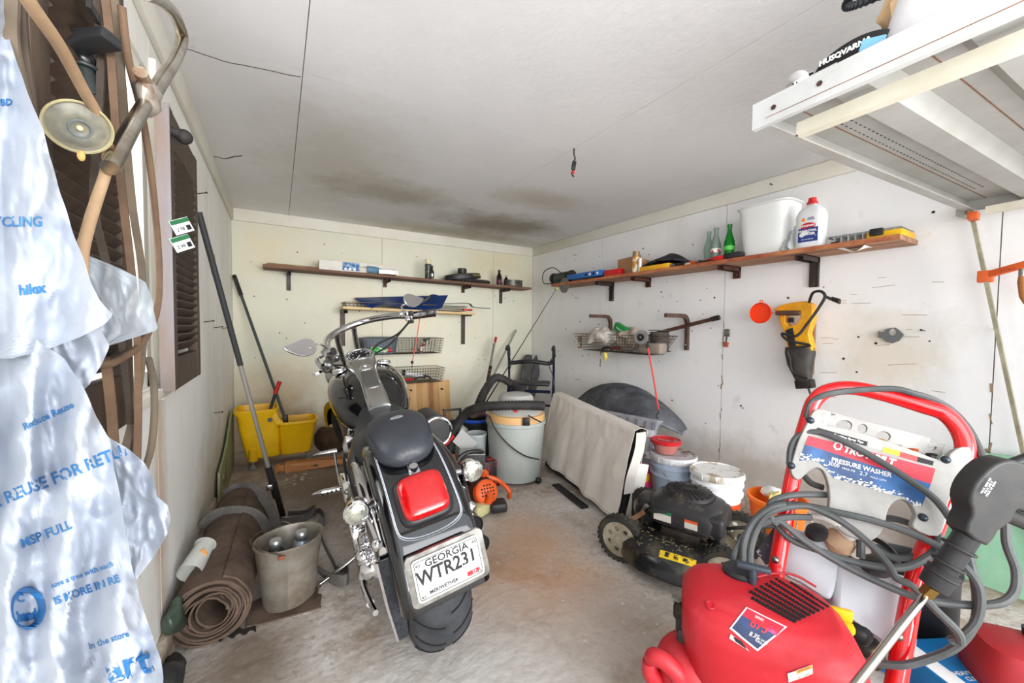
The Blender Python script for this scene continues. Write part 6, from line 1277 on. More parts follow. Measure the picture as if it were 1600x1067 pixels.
def ptxt(s,x,y,h,rot=0,m=printwhite,sx=1,bold=0,shear=0,off=None):
    off=o1+.0016 if off is None else off
    o=pp(*z4(x,y),off); a=pp(*z4(x+100*math.cos(R(rot)),y+100*math.sin(R(rot))),off); b=pp(*z4(x+100*math.sin(R(rot))*.35,y-100),off); sc=(a-o).length/100
    return text(s,h*sc*1.35,o,(a-o),(b-o),m,pnl,sx=sx,bold=bold,shear=shear,ext=.0003)
ptxt('TROY-BILT',745,420,48,15,sx=.92,bold=.0012,shear=.2)
g=G(); g.mesh(curve_mesh([[uv(*z4(*q),o1) for q in circ(582,368,26,24,6)],[uv(*z4(*q),o1) for q in circ(582,368,15,14,12)]],.001),M4(TLp+wn*(o1+.0012),wu,wv)); g.build('logo_ring',printwhite,pnl)
ptxt('PRESSURE WASHER',705,482,34,15,sx=.86,bold=.0004); ptxt('3000',560,468,30,15,sx=.8); ptxt('MAX PSI',640,495,15,15); ptxt('2.7',720,518,28,15); ptxt('MAX GPM',800,545,15,15)
poly_on([(472,268),(742,345),(735,368),(468,290)],o1,printdark,'black_strip',pnl); ptxt('Product Precision Spray Tips',605,318,15,15.5,sx=1.0,bold=.0002)
for pts,m in (([(750,348),(822,367),(818,390),(745,370)],printwhite),([(828,372),(917,397),(912,422),(822,398)],mat('tag_yellow',(236,220,50),.5)),([(917,398),(1012,425),(1006,452),(912,424)],mat('tag_red',(224,70,70),.5)),([(1014,426),(1098,450),(1092,472),(1008,452)],printdark)): poly_on(pts,o1,m,'tip_tag',pnl)
# top tray with round openings
g=G(); 
trp=[(470,264),(505,178),(560,190),(600,205),(1040,318),(1075,330),(1060,380),(1150,360),(1130,420),(1105,455)]
tv=(wv*.5-wn*.9).normalized() # tray recedes from the panel
hs=[circ(612,258,46,30,22),circ(710,275,30,26,20),circ(820,318,44,30,22),circ(1085,372,26,22,14)]
g.mesh(curve_mesh([[uv(*z4(*q),-.01) for q in trp]]+[[uv(*z4(*q),-.01) for q in h] for h in hs],.008,.001),M4(TLp-wn*.01,wu,wv)); g.build('tip_tray',gp,t)
g=G(); g.loft([[pp(*z4(470,262),.03),pp(*z4(470,262),-.02),pp(*z4(478,285),-.02),pp(*z4(478,285),.03)],[pp(*z4(1110,440),.03),pp(*z4(1110,440),-.02),pp(*z4(1105,465),-.02),pp(*z4(1105,465),.03)]]); g.build('tray_ledge',gp,t)
G().loft([ring(pp(*z4(x,y),.0),wu,wn,a,b,2.4,14) for x,y,a,b in ((490,262,.012,.02),(500,215,.016,.02),(520,185,.012,.014),(560,200,.004,.01))]).build('tray_end',gp,t)
for x,y,m,l in ((810,338,mat('brass_tip',(190,150,70),.35,.8),'brass nozzle'),(896,370,mat('olive_tip',(110,108,60),.4,.6),'olive nozzle'),(986,390,mat('copper_tip',(180,84,44),.4,.5),'orange nozzle'),(1086,416,blackp,'black nozzle')):
    q=pp(*z4(x,y),.012); G().cyl(q-wv*.012,q+wv*.003,.0085,n=6).tor(q+wv*.001,wv,.0085,.003,16,6).build('spray_tip',m,t,label=l)
for x,y in ((435,230),(332,473),(1162,441),(1040,752)): G().ball(pp(*z4(x,y),.034),.0095,(1,1,1)).build('panel_screw',mat('screw_dark',(60,68,78),.3,.6),t)
# grey lever shape under the panel
G().tube([pp(*z4(445,742),.02),pp(*z4(520,750),.03),pp(*z4(590,790),.02),pp(*z4(640,850),.0),pp(*z4(680,870),-.01)],[.007,.012,.014,.012,.006],10).build('hose_hook',mat('panel_pale',(214,212,206),.5),t)
# detergent tanks (white jugs) behind the frame
jm=mat('jug_white',(205,210,216),.45,0,(188,194,202),5,trans=.08)
def jug(pts,off0,off1,nm):
    A=smooth([uv(*z5(*q),off0) for q in pts],4); f=lambda P,o,s: [TLp+wn*o+wu*(cx+(x-cx)*s)+wv*(cy+(y-cy)*s) for x,y in P]
    cx=sum(a for a,b in A)/len(A); cy=sum(b for a,b in A)/len(A)
    return G().loft([f(A,off0,.90),f(A,off0-.012,1.0),f(A,off1,1.0),f(A,off1-.012,.9)]).build(nm,jm,t,ang=60)
jug([(655,75),(760,95),(850,150),(855,250),(835,340),(800,350),(700,290),(618,240),(625,150)],-.03,-.16,'detergent_tank')
jug([(855,190),(950,200),(1110,262),(1170,300),(1178,520),(1150,580),(1060,540),(1020,520),(860,410),(838,380)],-.03,-.17,'detergent_tank')
q=pp(*z5(762,92),-.02); G().lathe([(.03,0),(.034,.004),(.032,.016),(.02,.02),(.002,.021)],q,(wv*.8+wn*.6),n=24,sx=1,sy=.7).build('tank_cap',blackp,t)
g=G(); q=pp(*z5(848,125),-.02); g.ball(q,1,(.022,.03,.03),n=18); g.jitter(.012,40,3); g.build('brown_foam',mat('brown_foam',(190,160,130),.9),t)
G().tor(pp(*z5(955,150),-.05),(wv*.7+wn*.5),.062,.007,28,8).build('hose_ring',blackp,t); G().ball(pp(*z5(1010,215),-.02),1,(.055,.035,.02)).build('black_cap',blackp,t)
# printed circuit-like card beside the left leg
g=G(); g.poly([pp(*z5(*q),-.04) for q in ((520,160),(590,62),(610,90),(600,190),(560,215))]); g.build('black_pouch',mat('pouch_spotted',(50,46,56),.6,0,(170,160,170),60,lo=.6,hi=.63),t,nrm=False)
# ---- engine hood
hc_=wz(1186,955,.43)-EZ*.018; hu=wu; hvv=V((-hu.y,hu.x,0)); hvv=hvv if hvv.dot(V((1,1,0)))>0 else -hvv
hr=mat('hood_red',(182,26,38),.5,0,(196,64,72),5,.12,70,lo=.5,hi=.75)
def HR(z,a,b,ou=0,ov=0,e=3.2): return ring(hc_+EZ*z+hu*ou+hvv*ov,hu,hvv,a,b,e,112)
secs=[(-.13,.165,.120,.02,0,3.8),(-.10,.174,.130,.02,0,3.8),(-.04,.178,.134,.012,0,3.6),(.0,.175,.130,.008,0,3.5),(.028,.166,.122,0,.004,3.3),(.048,.148,.107,-.004,.008,3.1),(.060,.120,.088,-.006,.012,2.9),(.066,.08,.058,-.008,.014,2.6),(.068,.03,.02,-.008,.014,2)]
sc2=[]
for i in range(len(secs)-1):
    for k in range(4): sc2.append([a+(b-a)*k/4 for a,b in zip(secs[i],secs[i+1])])
sc2.append(secs[-1]); hg=G().loft([HR(*s) for s in sc2]); 
hb=bvh_of(hg); hood=hg.build('engine_hood',hr,t,ang=60)
def onh(px,py,off=.0015):
    off+=.0010
    d=ray(px,py).normalized(); h=hb.ray_cast(CAM,d); return (h[0]+h[1]*(off if h[1].dot(d)<0 else -off)) if h[0] else None
def hpatch(pts,m,nm,off=.0012,par=None,n=10,zz=z5):
    """patch printed on the hood surface; four corners"""
    g=G(); b=g.b; A,B,C_,D_=[V((*zz(*q),0)) for q in pts]; gr=[]
    for i in range(n+1):
        r=[]
        for j in range(n+1):
            u_,v_=i/n,j/n; q=A.lerp(B,u_).lerp(D_.lerp(C_,u_),v_); p=onh(q.x,q.y,off); r.append(b.verts.new(p) if p else None)
        gr.append(r)
    for i in range(n):
        for j in range(n):
            f=(gr[i][j],gr[i+1][j],gr[i+1][j+1],gr[i][j+1])
            if None not in f: b.faces.new(f)
    return g.build(nm,m,par or hood)
hpatch([(480,385),(645,465),(525,560),(412,470)],mat('sticker_rim',(232,214,216),.5),'sticker_border',.0010)
hpatch([(484,392),(634,466),(524,550),(422,468)],mat('sticker_navy',(36,46,72),.4,0,(56,76,120),10),'engine_sticker',.0016)
hpatch([(484,392),(634,466),(600,500),(464,420)],mat('sticker_redblue',(40,104,190),.4,0,(206,40,60),8,lo=.46,hi=.52),'sticker_stripe',.0020)
def htext(s,cx,cy,size,rot,m,shear=0,nm='lettering',bold=0,sy=1,zz=z5,fn=onh,par=None,sc=2.58):
    me=text_mesh(s,size/sc,sx=1,bold=bold,ext=0); g=G(); g.mesh(me); bpy.data.meshes.remove(me); ox,oy=zz(cx,cy); c_,s_=math.cos(R(rot)),math.sin(R(rot)); dl=[]
    bmesh.ops.triangulate(g.b,faces=g.b.faces[:])
    for v in g.b.verts:
        x,y=v.co.x,v.co.y*sy; x+=y*shear; p=fn(ox+x*c_+y*s_,oy+x*s_-y*c_,.0026)
        if p is None: dl.append(v)
        else: v.co=p
    if dl: bmesh.ops.delete(g.b,geom=dl,context='VERTS')
    return g.build(nm,m,par or hood,nrm=False) if len(g.b.faces) else None
htext('675',532,462,52,27,mat('sticker_digit',(214,50,60),.5),shear=.0,bold=.35); htext('SERIES',532,432,14,27,printwhite); htext('8.75',512,500,26,27,printwhite); htext('FT-LBS GROSS\nTORQUE',535,520,10,27,printwhite)
hpatch([(418,490),(478,545),(492,560),(412,508)],printwhite,'diamond_border',.0016); hpatch([(425,500),(462,520),(482,553),(436,520)],printdark,'diamond_logo',.0022)
hpatch([(645,648),(745,614),(747,650),(650,684)],mat('label_dirty_white',(1,1,1)),'warning_label',.0014); hpatch([(680,638),(744,616),(745,628),(683,650)],mat('warn_orange',(240,150,60),.5),'warning_band',.0018); htext('WARNING',712,632,10,-19,printdark); htext('HOT SURFACE',715,655,9,-19,printdark)
# vent slots : black plates laid on the hood for the dark of open slots
vm=mat('slot_black',(18,14,16),.9); cnt=0
A,B,C_,D_=V((462,335,0)),V((628,252,0)),V((822,380,0)),V((672,448,0))
for i in range(15):
    for j in range(8):
        u_,v_=(i+.5)/15,(j+.5)/8; q=A.lerp(D_,u_).lerp(B.lerp(C_,u_),v_)
        if i<2 and j<1: continue
        px_,py_=z5(q.x,q.y); c=onh(px_,py_,.0004); c2=onh(px_+1.5,py_-1.2,.0004)
        if not c or not c2: continue
        h=hb.ray_cast(CAM,ray(px_,py_).normalized()); n_=h[1] if h[1].dot(CAM-h[0])>0 else -h[1]; d=(c2-c).normalized()
        g=G(); A_=d; B_=n_.cross(d).normalized(); g.loft([ring(c-n_*.002,A_,B_,.0060,.0032,2.4,10),ring(c+n_*.0008,A_,B_,.0060,.0032,2.4,10)]); g.build('vent_slot',vm,hood); cnt+=1
c=onh(*z5(335,378)); G().lathe([(.010,0),(.0085,.0015),(.006,-.002),(.001,-.003)],c,V((-.2,-.3,1)),n=20).build('hood_dimple',mat('dimple_red',(170,14,30),.5),hood)
# oil cap, recoil handle, housing, carburettor
q=wz(*z5(858,440),.42); G().lathe([(.022,0),(.026,.01),(.024,.02),(.012,.024)],q-EZ*.02,(0,-.2,1),n=10).box(q+EZ*.018,(.012,.045,.026),Matrix.Rotation(.6,3,'Z'),.004).build('oil_cap',yellow,t)
q=wz(*z5(455,235),.485); G().lathe([(.036,-.03),(.040,-.02),(.040,.0),(.034,.006),(.002,.007)],q,n=28).build('fuel_tank_cap',blackp,t)
q=wz(*z5(508,222),.52); G().bar(q-wu*.036,q+wu*.036,.018,.014,EZ,.005).bar(q,q-EZ*.05,.014,.018,EZ,.004).build('starter_handle',mat('handle_slate',(52,60,70),.4),t)
G().tube([wz(*z5(520,262),.485),wz(*z5(600,246),.488),wz(*z5(680,256),.48),wz(*z5(760,300),.46)],.003,6).build('starter_cord',mat('cord_red',(150,20,30),.6),t)
for k,(x,y,z,r) in enumerate(((222,400,.40,.02),(232,450,.37,.022),(240,500,.34,.026),(250,560,.30,.024),(285,560,.31,.026),(300,600,.28,.022),(270,520,.33,.018))):
    q=wz(*z5(x,y),z); G().box(q,(r*1.7,r*1.7,r*2),Matrix.Rotation(.3*k,3,'Z'),r*.4).build('carburettor_piece',[darksteel,blackp,mat('grime_grey',(98,98,98),.5,.5,(50,50,50),20)][k%3],t)
G().tube([wz(*z5(180,345),.42),wz(*z5(200,350),.42),wz(*z5(222,366),.42)],0,flat=(.02,.008),up=EZ).build('choke_lever',steel,t)
# lower red shroud and handle
q=wz(*z5(250,640),.26); G().ball(q,1,(.085,.075,.075),n=24,e1=2.6).build('air_box',hr,t)
G().tube([wz(*z5(88,600),.30),wz(*z5(105,582),.32),wz(*z5(150,600),.32),wz(*z5(200,650),.30),wz(*z5(215,700),.27)],[.012,.018,.020,.020,.018],14).tube([wz(*z5(88,600),.30),wz(*z5(95,650),.27),wz(*z5(130,700),.24)],[.016,.02,.02],14).build('carry_handle',hr,t)
G().box(hc_-EZ*.20,(.26,.24,.16),Matrix((hu,hvv,EZ)).transposed(),.03).build('engine_block',mat('grime_grey',(1,1,1)),t)
G().cyl(wz(*z5(345,670),.27)-EZ*.05,wz(*z5(345,670),.27),.04,n=20).build('aluminium_cover',steel,t)
G().box(V((hc_.x,hc_.y,.16))+hvv*.12,(.34,.42,.03),Matrix((hu,hvv,EZ)).transposed(),.004).build('base_plate',redpaint,t)
for s in (-1,1):
    q=(path[0] if s<0 else path[-1]); q=V((q.x,q.y,.115))-wn*.06+hu*.05*s; G().lathe([(.05,-.03),(.105,-.035),(.115,-.02),(.115,.02),(.105,.035),(.05,.03)],q,hu,n=36).build('wheel',blackr,t)
    G().cyl(V((hc_.x,hc_.y,.15))-hvv*.10+hu*.13*s,V((hc_.x,hc_.y,.0))-hvv*.10+hu*.13*s,.02,n=14).build('foot',blackr,t)
# pump clutter behind the hood
for k,(x,y,z,r) in enumerate(((925,480,.34,.03),(950,540,.28,.035),(900,560,.25,.03),(980,580,.22,.03),(850,640,.2,.03))):
    q=wz(*z5(x,y),z); G().ball(q,r,(1,1,.8),n=14,e1=3,e2=3).build('pump_piece',[blackp,darksteel][k%2],t)
# ---- hose coils : one long hose
def hp(L,off): return [pp(*q,off+o) for q,o in L]
H=[]
hose=thing('pressure_hose','long grey rubber pressure hose coiled over the pressure washer','hose',base+V((0,0,.6)))
def hz(L,off,r=.0082,res=6):
    pts=[pp(*(z4(x,y) if k==4 else z5(x,y)),off+(o if o else 0)) for k,x,y,o in L]; G().tube(pts,r,9,res=res).build('hose_loop',hosem,hose)
hz([(4,425,260,0),(4,416,200,0),(4,445,130,0),(4,530,88,.01),(4,700,66,.012),(4,880,60,.012),(4,990,85,.01),(4,1100,120,-.012),(4,1200,180,-.045),(4,1275,262,-.04),(4,1330,360,-.02),(4,1375,480,.0),(4,1440,640,.02),(4,1480,760,.03),(5,1530,130,.03),(5,1568,240,.04),(5,1555,330,.045),(5,1480,372,.05),(5,1310,370,.05),(5,1140,335,.05),(5,900,228,.05),(5,720,120,.05),(5,620,40,.05),(4,240,780,.05),(4,215,720,.05),(4,230,665,.04),(4,340,632,.03),(4,520,630,-.01),(4,600,640,-.03)],.012)
hz([(4,322,470,0),(4,330,380,0),(4,365,318,0),(4,440,292,.01),(4,520,305,.02),(4,640,355,.03),(4,800,445,.035),(4,980,560,.035),(4,1110,660,.03),(4,1200,780,.04),(4,1270,920,.05),(4,1310,1060,.055),(5,1410,350,.05),(5,1400,450,.04),(5,1330,540,.03),(5,1220,590,.02),(5,1100,618,.02),(5,950,600,.0),(5,860,590,0)],.02)
hz([(4,210,700,0),(4,235,770,0),(4,330,870,.01),(4,480,930,.02),(4,650,985,.02),(4,830,1020,.02),(4,960,1015,.02),(4,1070,960,.02),(4,1125,890,.0),(4,1115,815,-.03)],.035)
hz([(4,215,690,0),(4,290,680,0),(4,420,690,0),(4,560,720,.01),(4,760,765,.01),(4,960,830,.01),(4,1110,900,.02),(4,1180,950,.03),(5,1360,220,.04),(5,1420,310,.04),(5,1412,430,.03),(5,1350,500,.02),(5,1300,520,.01)],.045)
hz([(4,15,1000,0),(4,35,920,0),(4,90,840,0),(4,190,780,.01),(4,300,752,.01),(4,440,750,.0)],.05)
hz([(4,72,1000,0),(4,80,880,0),(4,130,770,0),(4,220,700,.01),(4,300,680,.01)],.06); hz([(4,108,1000,0),(4,118,900,0),(4,160,790,0),(4,240,722,.01),(4,400,705,.01),(4,540,740,.01),(4,660,830,.01),(4,760,930,.02),(4,860,1020,.03),(5,700,160,.03)] if 0 else [(4,108,1000,0),(4,118,900,0),(4,160,790,0),(4,240,715,.01),(4,400,690,.01),(4,520,730,.01),(4,640,800,.01),(4,760,900,.02),(4,850,1000,.03),(5,1085,265,.03),(5,1150,300,.03),(5,1250,400,.03),(5,1330,480,.03),(5,1345,530,.02)],.06)
hz([(4,400,528,0),(4,440,568,0),(4,505,592,0)],-.03); hz([(4,820,752,0),(4,900,762,0),(4,990,790,0)],-.03); hz([(4,760,905,0),(4,860,960,.0),(4,960,968,0),(4,1050,940,0)],.0)
G().tube([pp(*z4(705,850),0),pp(*z4(706,970),0)],.009,8,sp=False).build('hose_end',hosem,hose)
# ---- spray gun and lance
gt=.80
gun=thing('spray_gun','black pressure washer spray gun with long steel lance leaning on the hose','spray gun',dd(1530,830,gt))
def gd_(px,py,o=0): return dd(px,py,gt+o)
A_=gd_(1500,830); gu=(gd_(1600,830)-A_).normalized(); gv=V(cu)
def g2(pts,zz=z4): return [((gd_(*zz(*q))-A_).dot(cr),(gd_(*zz(*q))-A_).dot(cu)) for q in pts]
body=[(1250,650),(1262,590),(1300,530),(1370,465),(1450,442),(1530,470),(1640,520),(1640,580),(1560,555),(1510,565),(1498,600),(1520,640),(1640,690),(1640,730),(1520,685),(1470,680),(1440,740),(1370,790),(1320,860),(1230,800),(1262,720)]
g=G(); g.mesh(curve_mesh([smooth(g2(body),2)],.030,.006),M4(A_,cr,cu)); g.build('gun_body',mat('gun_black',(34,34,36),.5,0,(52,50,48),14),gun,ang=50)
a,b_=gd_(*z4(1310,800)),gd_(*z5(1235,300),.02); G().cyl(a,a.lerp(b_,.75),.0205,n=20).cyl(a.lerp(b_,.72),b_,.026,.024,20).build('barrel_sleeve',blackp,gun)
for f in (.35,.62,.8): q=a.lerp(b_,f); G().tor(q,(b_-a),.0245,.003,24,6).build('clip_ring',blackr,gun)
c=gd_(*z5(1205,330),.03); G().cyl(b_,c,.014,n=6).build('brass_coupling',mat('brass',(1,1,1)),gun)
e=gd_(*z5(1190,352),.03); f_=dd(1325,1085,.70); G().cyl(c,f_+(f_-e)*.25,.0075,n=14).build('lance',mat('lance_steel',(200,198,190),.18,1),gun)
G().cyl(gd_(*z4(1440,715)),gd_(*z4(1640,800)),.0155,n=14).build('inlet_grip',blackr,gun); G().ball(gd_(*z4(1448,712)),.014).build('inlet_brass',mat('brass',(1,1,1)),gun)
text('MAX 4000 PSI\nMAX 300 F\nMAX 10 GPM',.006,gd_(*z4(1392,590),-.026),(cr*math.cos(1.0)+cu*math.sin(1.0)),(-cr*math.sin(1.0)+cu*math.cos(1.0)),printwhite,gun)
hz2=[gd_(*z4(1450,760),.02),gd_(*z4(1500,900),.03),gd_(*z4(1540,1060),.04)]; 
# pair of black wands behind the gun
for k,(p,q,l) in enumerate((((1170,590),(1640,415),'upper black wand lying behind the spray gun'),((1170,612),(1640,470),'lower black wand lying behind the spray gun'))): G().cyl(dd(*z4(*p),1.02),dd(*z4(*q),1.02),.012,n=12).build('black_wand',blackp,label=l,cat='wand')
# ---------------- beyond: insulation board, black can, floor boxes, red can
t=thing('insulation_board','mint green foam insulation board leaning low on the right wall','board',(2.62,.5,0))
ib=mat('insulation_green',(158,204,172),.8,0,(126,178,148),5,.3,40)
g=G(); g.mesh(curve_mesh([[(.03,0),(.54,0),(.53,.50),(.45,.555),(.03,.60)]],.03),M4(V((2.60,0,0)),EY,V((.10,0,1)))); g.build('foam_panel',ib,t)
for k in range(3):
    for j in range(2): q=wx(1492+k*9,772+16*j,2.62); G().bar(q+V((-.02,0,-.012)),q+V((-.02,0,.014)),.008,.02,EX).build('printed_mark',mat('insul_print',(70,130,96),.7),t)
q=wx(1478,845,2.60); G().lathe([(.085,0),(.09,.0),(.09,.003),(.05,.003)],q+V((-.03,0,0)),(-1,0,.1),n=32).build('printed_disc',mat('insul_print2',(96,160,126),.7),t)
q=wz(*z5(1240,500),.02); t=thing('black_can','black round can on the floor behind the washer frame','can',q)
q=V((1.93,.42,0)); G().lathe([(.105,0),(.11,.01),(.11,.26),(.115,.265),(.115,.275),(.105,.275),(.102,.03)],q,n=36).build('can_body',blackp,t); t.matrix_world=Matrix.Translation(q) if 0 else t.matrix_world
q=wz(*z5(1215,425),.18); G().box(q,(.03,.004,.02)).build('can_label',printwhite,t) if 0 else None
# blue carton
bl=mat('carton_blue',(24,122,186),.45,0,(16,104,168),6); c=wz(*z5(1330,600),.10); t=thing('blue_carton','blue and white product carton lying on the floor under the washer','carton',(c.x,c.y,0)); rr2=Matrix((V((wu.x,wu.y,0)),V((-wu.y,wu.x,0)),EZ)).transposed()@Matrix.Rotation(.5,3,'Z')
G().box((c.x,c.y,.05),(.24,.17,.10),rr2,.002).build('carton_body',bl,t)
o=V((c.x,c.y,.1008)); ua=rr2@EX; va=rr2@EY
def tp(a,b): return o+ua*a+va*b
G().bar(tp(-.09,-.075),tp(-.09,.075),.05,.0008,EZ).build('white_panel',printwhite,t); text('A',.09,tp(.05,.02),ua,va,printwhite,t,bold=.003); text('HEAVY DUTY\nCLEANER',.018,tp(-.01,-.05),ua,va,printwhite,t)
for k in range(5): G().bar(tp(.02+.015*k,-.07),tp(.05+.015*k,-.03),.006,.0008,EZ).build('white_stripe',printwhite,t)
c2=wz(*z5(1150,560),.06); t=thing('blue_leaflet','blue and white leaflet lying by the washer frame foot','leaflet',(c2.x,c2.y,0)); G().box((c2.x,c2.y,.004),(.20,.14,.004),rr2@Matrix.Rotation(.4,3,'Z')).build('paper_sheet',mat('leaflet_mix',(236,236,230),.5,0,(40,130,190),9,lo=.48,hi=.52),t)
G().tube([tp(.02,-.02)+EZ*.004,tp(.07,-.04)+EZ*.01,tp(.10,-.07)+EZ*.005],0,flat=(.03,.003),up=EZ).build('rusty_strip',mat('dark_bronze',(92,80,66),.6,.4),label='bent bronze metal strip lying on the blue carton',cat='strip')
# red can at the corner
c=wz(*z5(1600,640),.20); t=thing('red_fuel_can','dusty red fuel can at the bottom right corner of the floor','fuel can',(c.x,c.y,0))
G().loft([ring((c.x+.13,c.y-.01,z),wu,(-wu.y,wu.x,0),a,b,3.4,30) for z,a,b in ((0,.13,.09),(.02,.14,.10),(.16,.14,.10),(.21,.12,.08),(.225,.08,.05),(.23,.04,.03))]).build('can_body',mat('dusty_red',(176,26,34),.5,0,(150,40,44),6),t)
G().lathe([(.02,.215),(.024,.25),(.002,.251)],(c.x+.15,c.y,0)).build('cap',blackp,t)
# ================================================================= LEFT FOREGROUND
sw=mat('shutter_wood',(82,66,54),.6,0,(58,46,38),8,.2,60,stretch=(3,3,.6)); sw2=mat('shutter_edge',(120,100,84),.5,0,(124,122,128),3,stretch=(4,4,.5))
def shutter(label,y0,y1,z0,z1,x0,x1,nl,arch,split=None):
    t=thing('louvered_shutter',label,'shutter',((x0+x1)/2,(y0+y1)/2,z0)); sw_=.05
    for a in (y0,y1-sw_): G().box(((x0+x1)/2,a+sw_/2,(z0+z1)/2-(.0)),(x1-x0,sw_,z1-z0),None,.003).build('stile',sw,t)
    G().box(((x0+x1)/2,(y0+y1)/2,z0+.05),(x1-x0-.006,y1-y0-2*sw_,.10)).build('bottom_rail',sw,t)
    if arch:
        n=14; top=[(y0+sw_+(y1-y0-2*sw_)*i/n,z1-.0-.10*math.sin(PI*i/n)*.0) for i in range(n+1)]; low=[(y0+sw_+(y1-y0-2*sw_)*i/n,z1-.10-.06*(1-math.sin(PI*i/n))) for i in range(n,-1,-1)]
        g=G(); g.mesh(curve_mesh([top+low],x1-x0-.006),M4(V(((x0+x1)/2,0,0)),EY,EZ)); g.build('top_rail',sw,t)
    else: G().box(((x0+x1)/2,(y0+y1)/2,z1-.05),(x1-x0-.006,y1-y0-2*sw_,.10)).build('top_rail',sw,t)
    za,zb=z0+.115,z1-.115
    for k in range(nl):
        z=za+(zb-za)*(k+.5)/nl; G().box(((x0+x1)/2,(y0+y1)/2,z),(.046,y1-y0-2*sw_,.006),Matrix.Rotation(-.75,3,'Y')).build('louver',sw,t)
    G().box((x1-.001,y0-.0008,(z0+z1)/2),(.0,.0,.0)) if 0 else None
    return t
shutter('dark louvered shutter over the window behind the hanging plastic bag',.745,1.115,.885,1.76,-.292,-.262,26,0)
s2=shutter('dark louvered shutter hung on the left wall beyond the window, price cards in it',1.53,1.99,.885,1.735,-.300,-.268,23,1)
G().box((-.284,1.527,1.31),(.034,.004,.85)).build('edge_strip',sw2,s2)
# price cards stuck in louvres
for i,(px,py) in enumerate(((284,353),(285,380))):
    q=wx(px,py,-.245); t=thing('price_card',['upper green and white price card stuck in the shutter louvers','lower green and white price card stuck in the shutter louvers'][i],'card',q); rm=Matrix.Rotation(R(-52),3,'Z')@Matrix.Rotation(.5,3,'X')
    G().box(q,(.002,.054,.042),rm).build('card_sheet',printwhite,t); G().box(q+rm@V((.002,-.0,.014)),(.002,.054,.012),rm).build('green_band',mat('card_green',(40,110,66),.5),t); G().box(q+rm@V((.002,.016,-.008)),(.002,.012,.014),rm).build('barcode',printdark,t)
    text('2.98',.014,q+rm@V((.002,-.008,-.008)),rm@V((0,-1,0))*-1 if 0 else rm@V((0,1,0)),rm@EZ,printdark,t)
# black knob on top of the far shutter
q=wx(288,214,-.24); t=thing('rubber_ball','round black rubber knob at the top of the far shutter','knob',q); G().ball(q,.022,(1,1,1)).cyl(q+V((-.05,-.02,.01)),q,.014).build('knob_body',blackr,t)
# belts and hoses hanging from above
bm=[mat('belt_brown',(126,100,78),.8,0,(96,76,60),9,.3,60),mat('belt_tan',(176,148,116),.8,0,(146,118,90),9,.3,60),mat('belt_grey',(104,94,82),.85,0,(128,112,92),7,.3,60),mat('belt_dark',(84,72,62),.8,0,(60,52,46),9,.3,60)]
def belt(label,pts,x,m,r=None,flat=None,nm='drive_belt',cat='belt'):
    P=[wx(a,b,x if not isinstance(c,float) else c) if True else 0 for a,b,*c_ in pts for c in [(c_[0] if c_ else None)]]
    t=thing(nm,label,cat,P[-1]); g=G()
    if flat: g.tube(P,0,flat=flat,up=(0,1,.2))
    else: g.tube(P,r,10)
    g.build('belt_band',m,t); return t
belt('thick tan hose curving down behind the rubber disc',[(30,-25),(50,10),(95,75),(130,140),(152,180),(167,225),(166,265),(152,310),(138,355),(128,405),(132,470)],-.20,bm[1],.0062,nm='tan_hose',cat='hose')
belt('broad worn brown belt hanging in front of the near shutter',[(163,-20),(172,60),(178,150),(184,230),(193,320),(205,420),(214,520),(216,640),(213,760)],-.225,bm[0],flat=(.010,.006))
belt('second brown belt hanging just right of the broad worn belt',[(178,-20),(184,60),(192,150),(198,230),(208,330),(222,430),(222,560),(206,660),(190,720)],-.24,bm[2],flat=(.011,.006))
belt('looped brown belt crossing below the plastic bag flap',[(190,10),(200,90),(222,180),(236,270),(245,360),(249,430),(244,490),(222,535),(190,560),(160,570),(118,561),(100,540)],-.225,bm[0],.0060)
belt('grey-brown belt hanging at the far left beside the bag',[(18,-20),(16,60),(30,130),(48,200),(60,260),(75,330),(110,430)],-.235,bm[2],flat=(.012,.006))
belt('thin dark belt beside the far left grey-brown belt',[(34,-20),(38,60),(48,140),(57,220),(80,330)],-.23,bm[3],flat=(.006,.005))
belt('long dark belt hanging to the window sill',[(150,-20),(158,100),(150,240),(148,330),(168,420),(188,520),(200,620),(208,700),(206,800)],-.24,bm[3],flat=(.009,.006))
belt('narrow belt loop hanging lowest by the window casing',[(232,560),(240,600),(241,650),(236,700),(226,735)],-.235,bm[2],.0065)
belt('dark inner belt behind the crossing belt loop',[(165,560),(172,620),(178,690),(182,740)],-.24,bm[0],flat=(.012,.006))
# bent chromed tube with broken clamp
tm_=mat('worn_chrome',(196,192,182),.22,1,(150,138,118),16)
t=thing('bent_metal_tube','bent chromed metal tube with a rusty clamp hanging above the window','tube',wx(175,260,-.2))
G().tube([wx(*q,-.19) for q in ((225,-12),(250,0),(272,22),(285,58),(274,92),(255,122),(240,146))],.0118,14).build('upper_tube',tm_,t)
G().tube([wx(*q,-.19) for q in ((226,164),(205,200),(188,232),(172,262))],.0105,14).build('lower_tube',tm_,t)
q=wx(231,152,-.19); g=G(); g.ball(q,1,(.017,.03,.034),Matrix.Rotation(-.5,3,'X'),16); g.jitter(.008,60,2); g.build('broken_clamp',mat('rusty_chrome',(186,178,166),.4,.6,(150,110,84),30,lo=.5,hi=.7),t)
G().tube([wx(219,112,-.19),wx(226,126,-.19),wx(238,141,-.19)],.010,10).build('stub_pipe',mat('rust_orange',(120,84,60),.7,.4,(190,180,160),20),t)
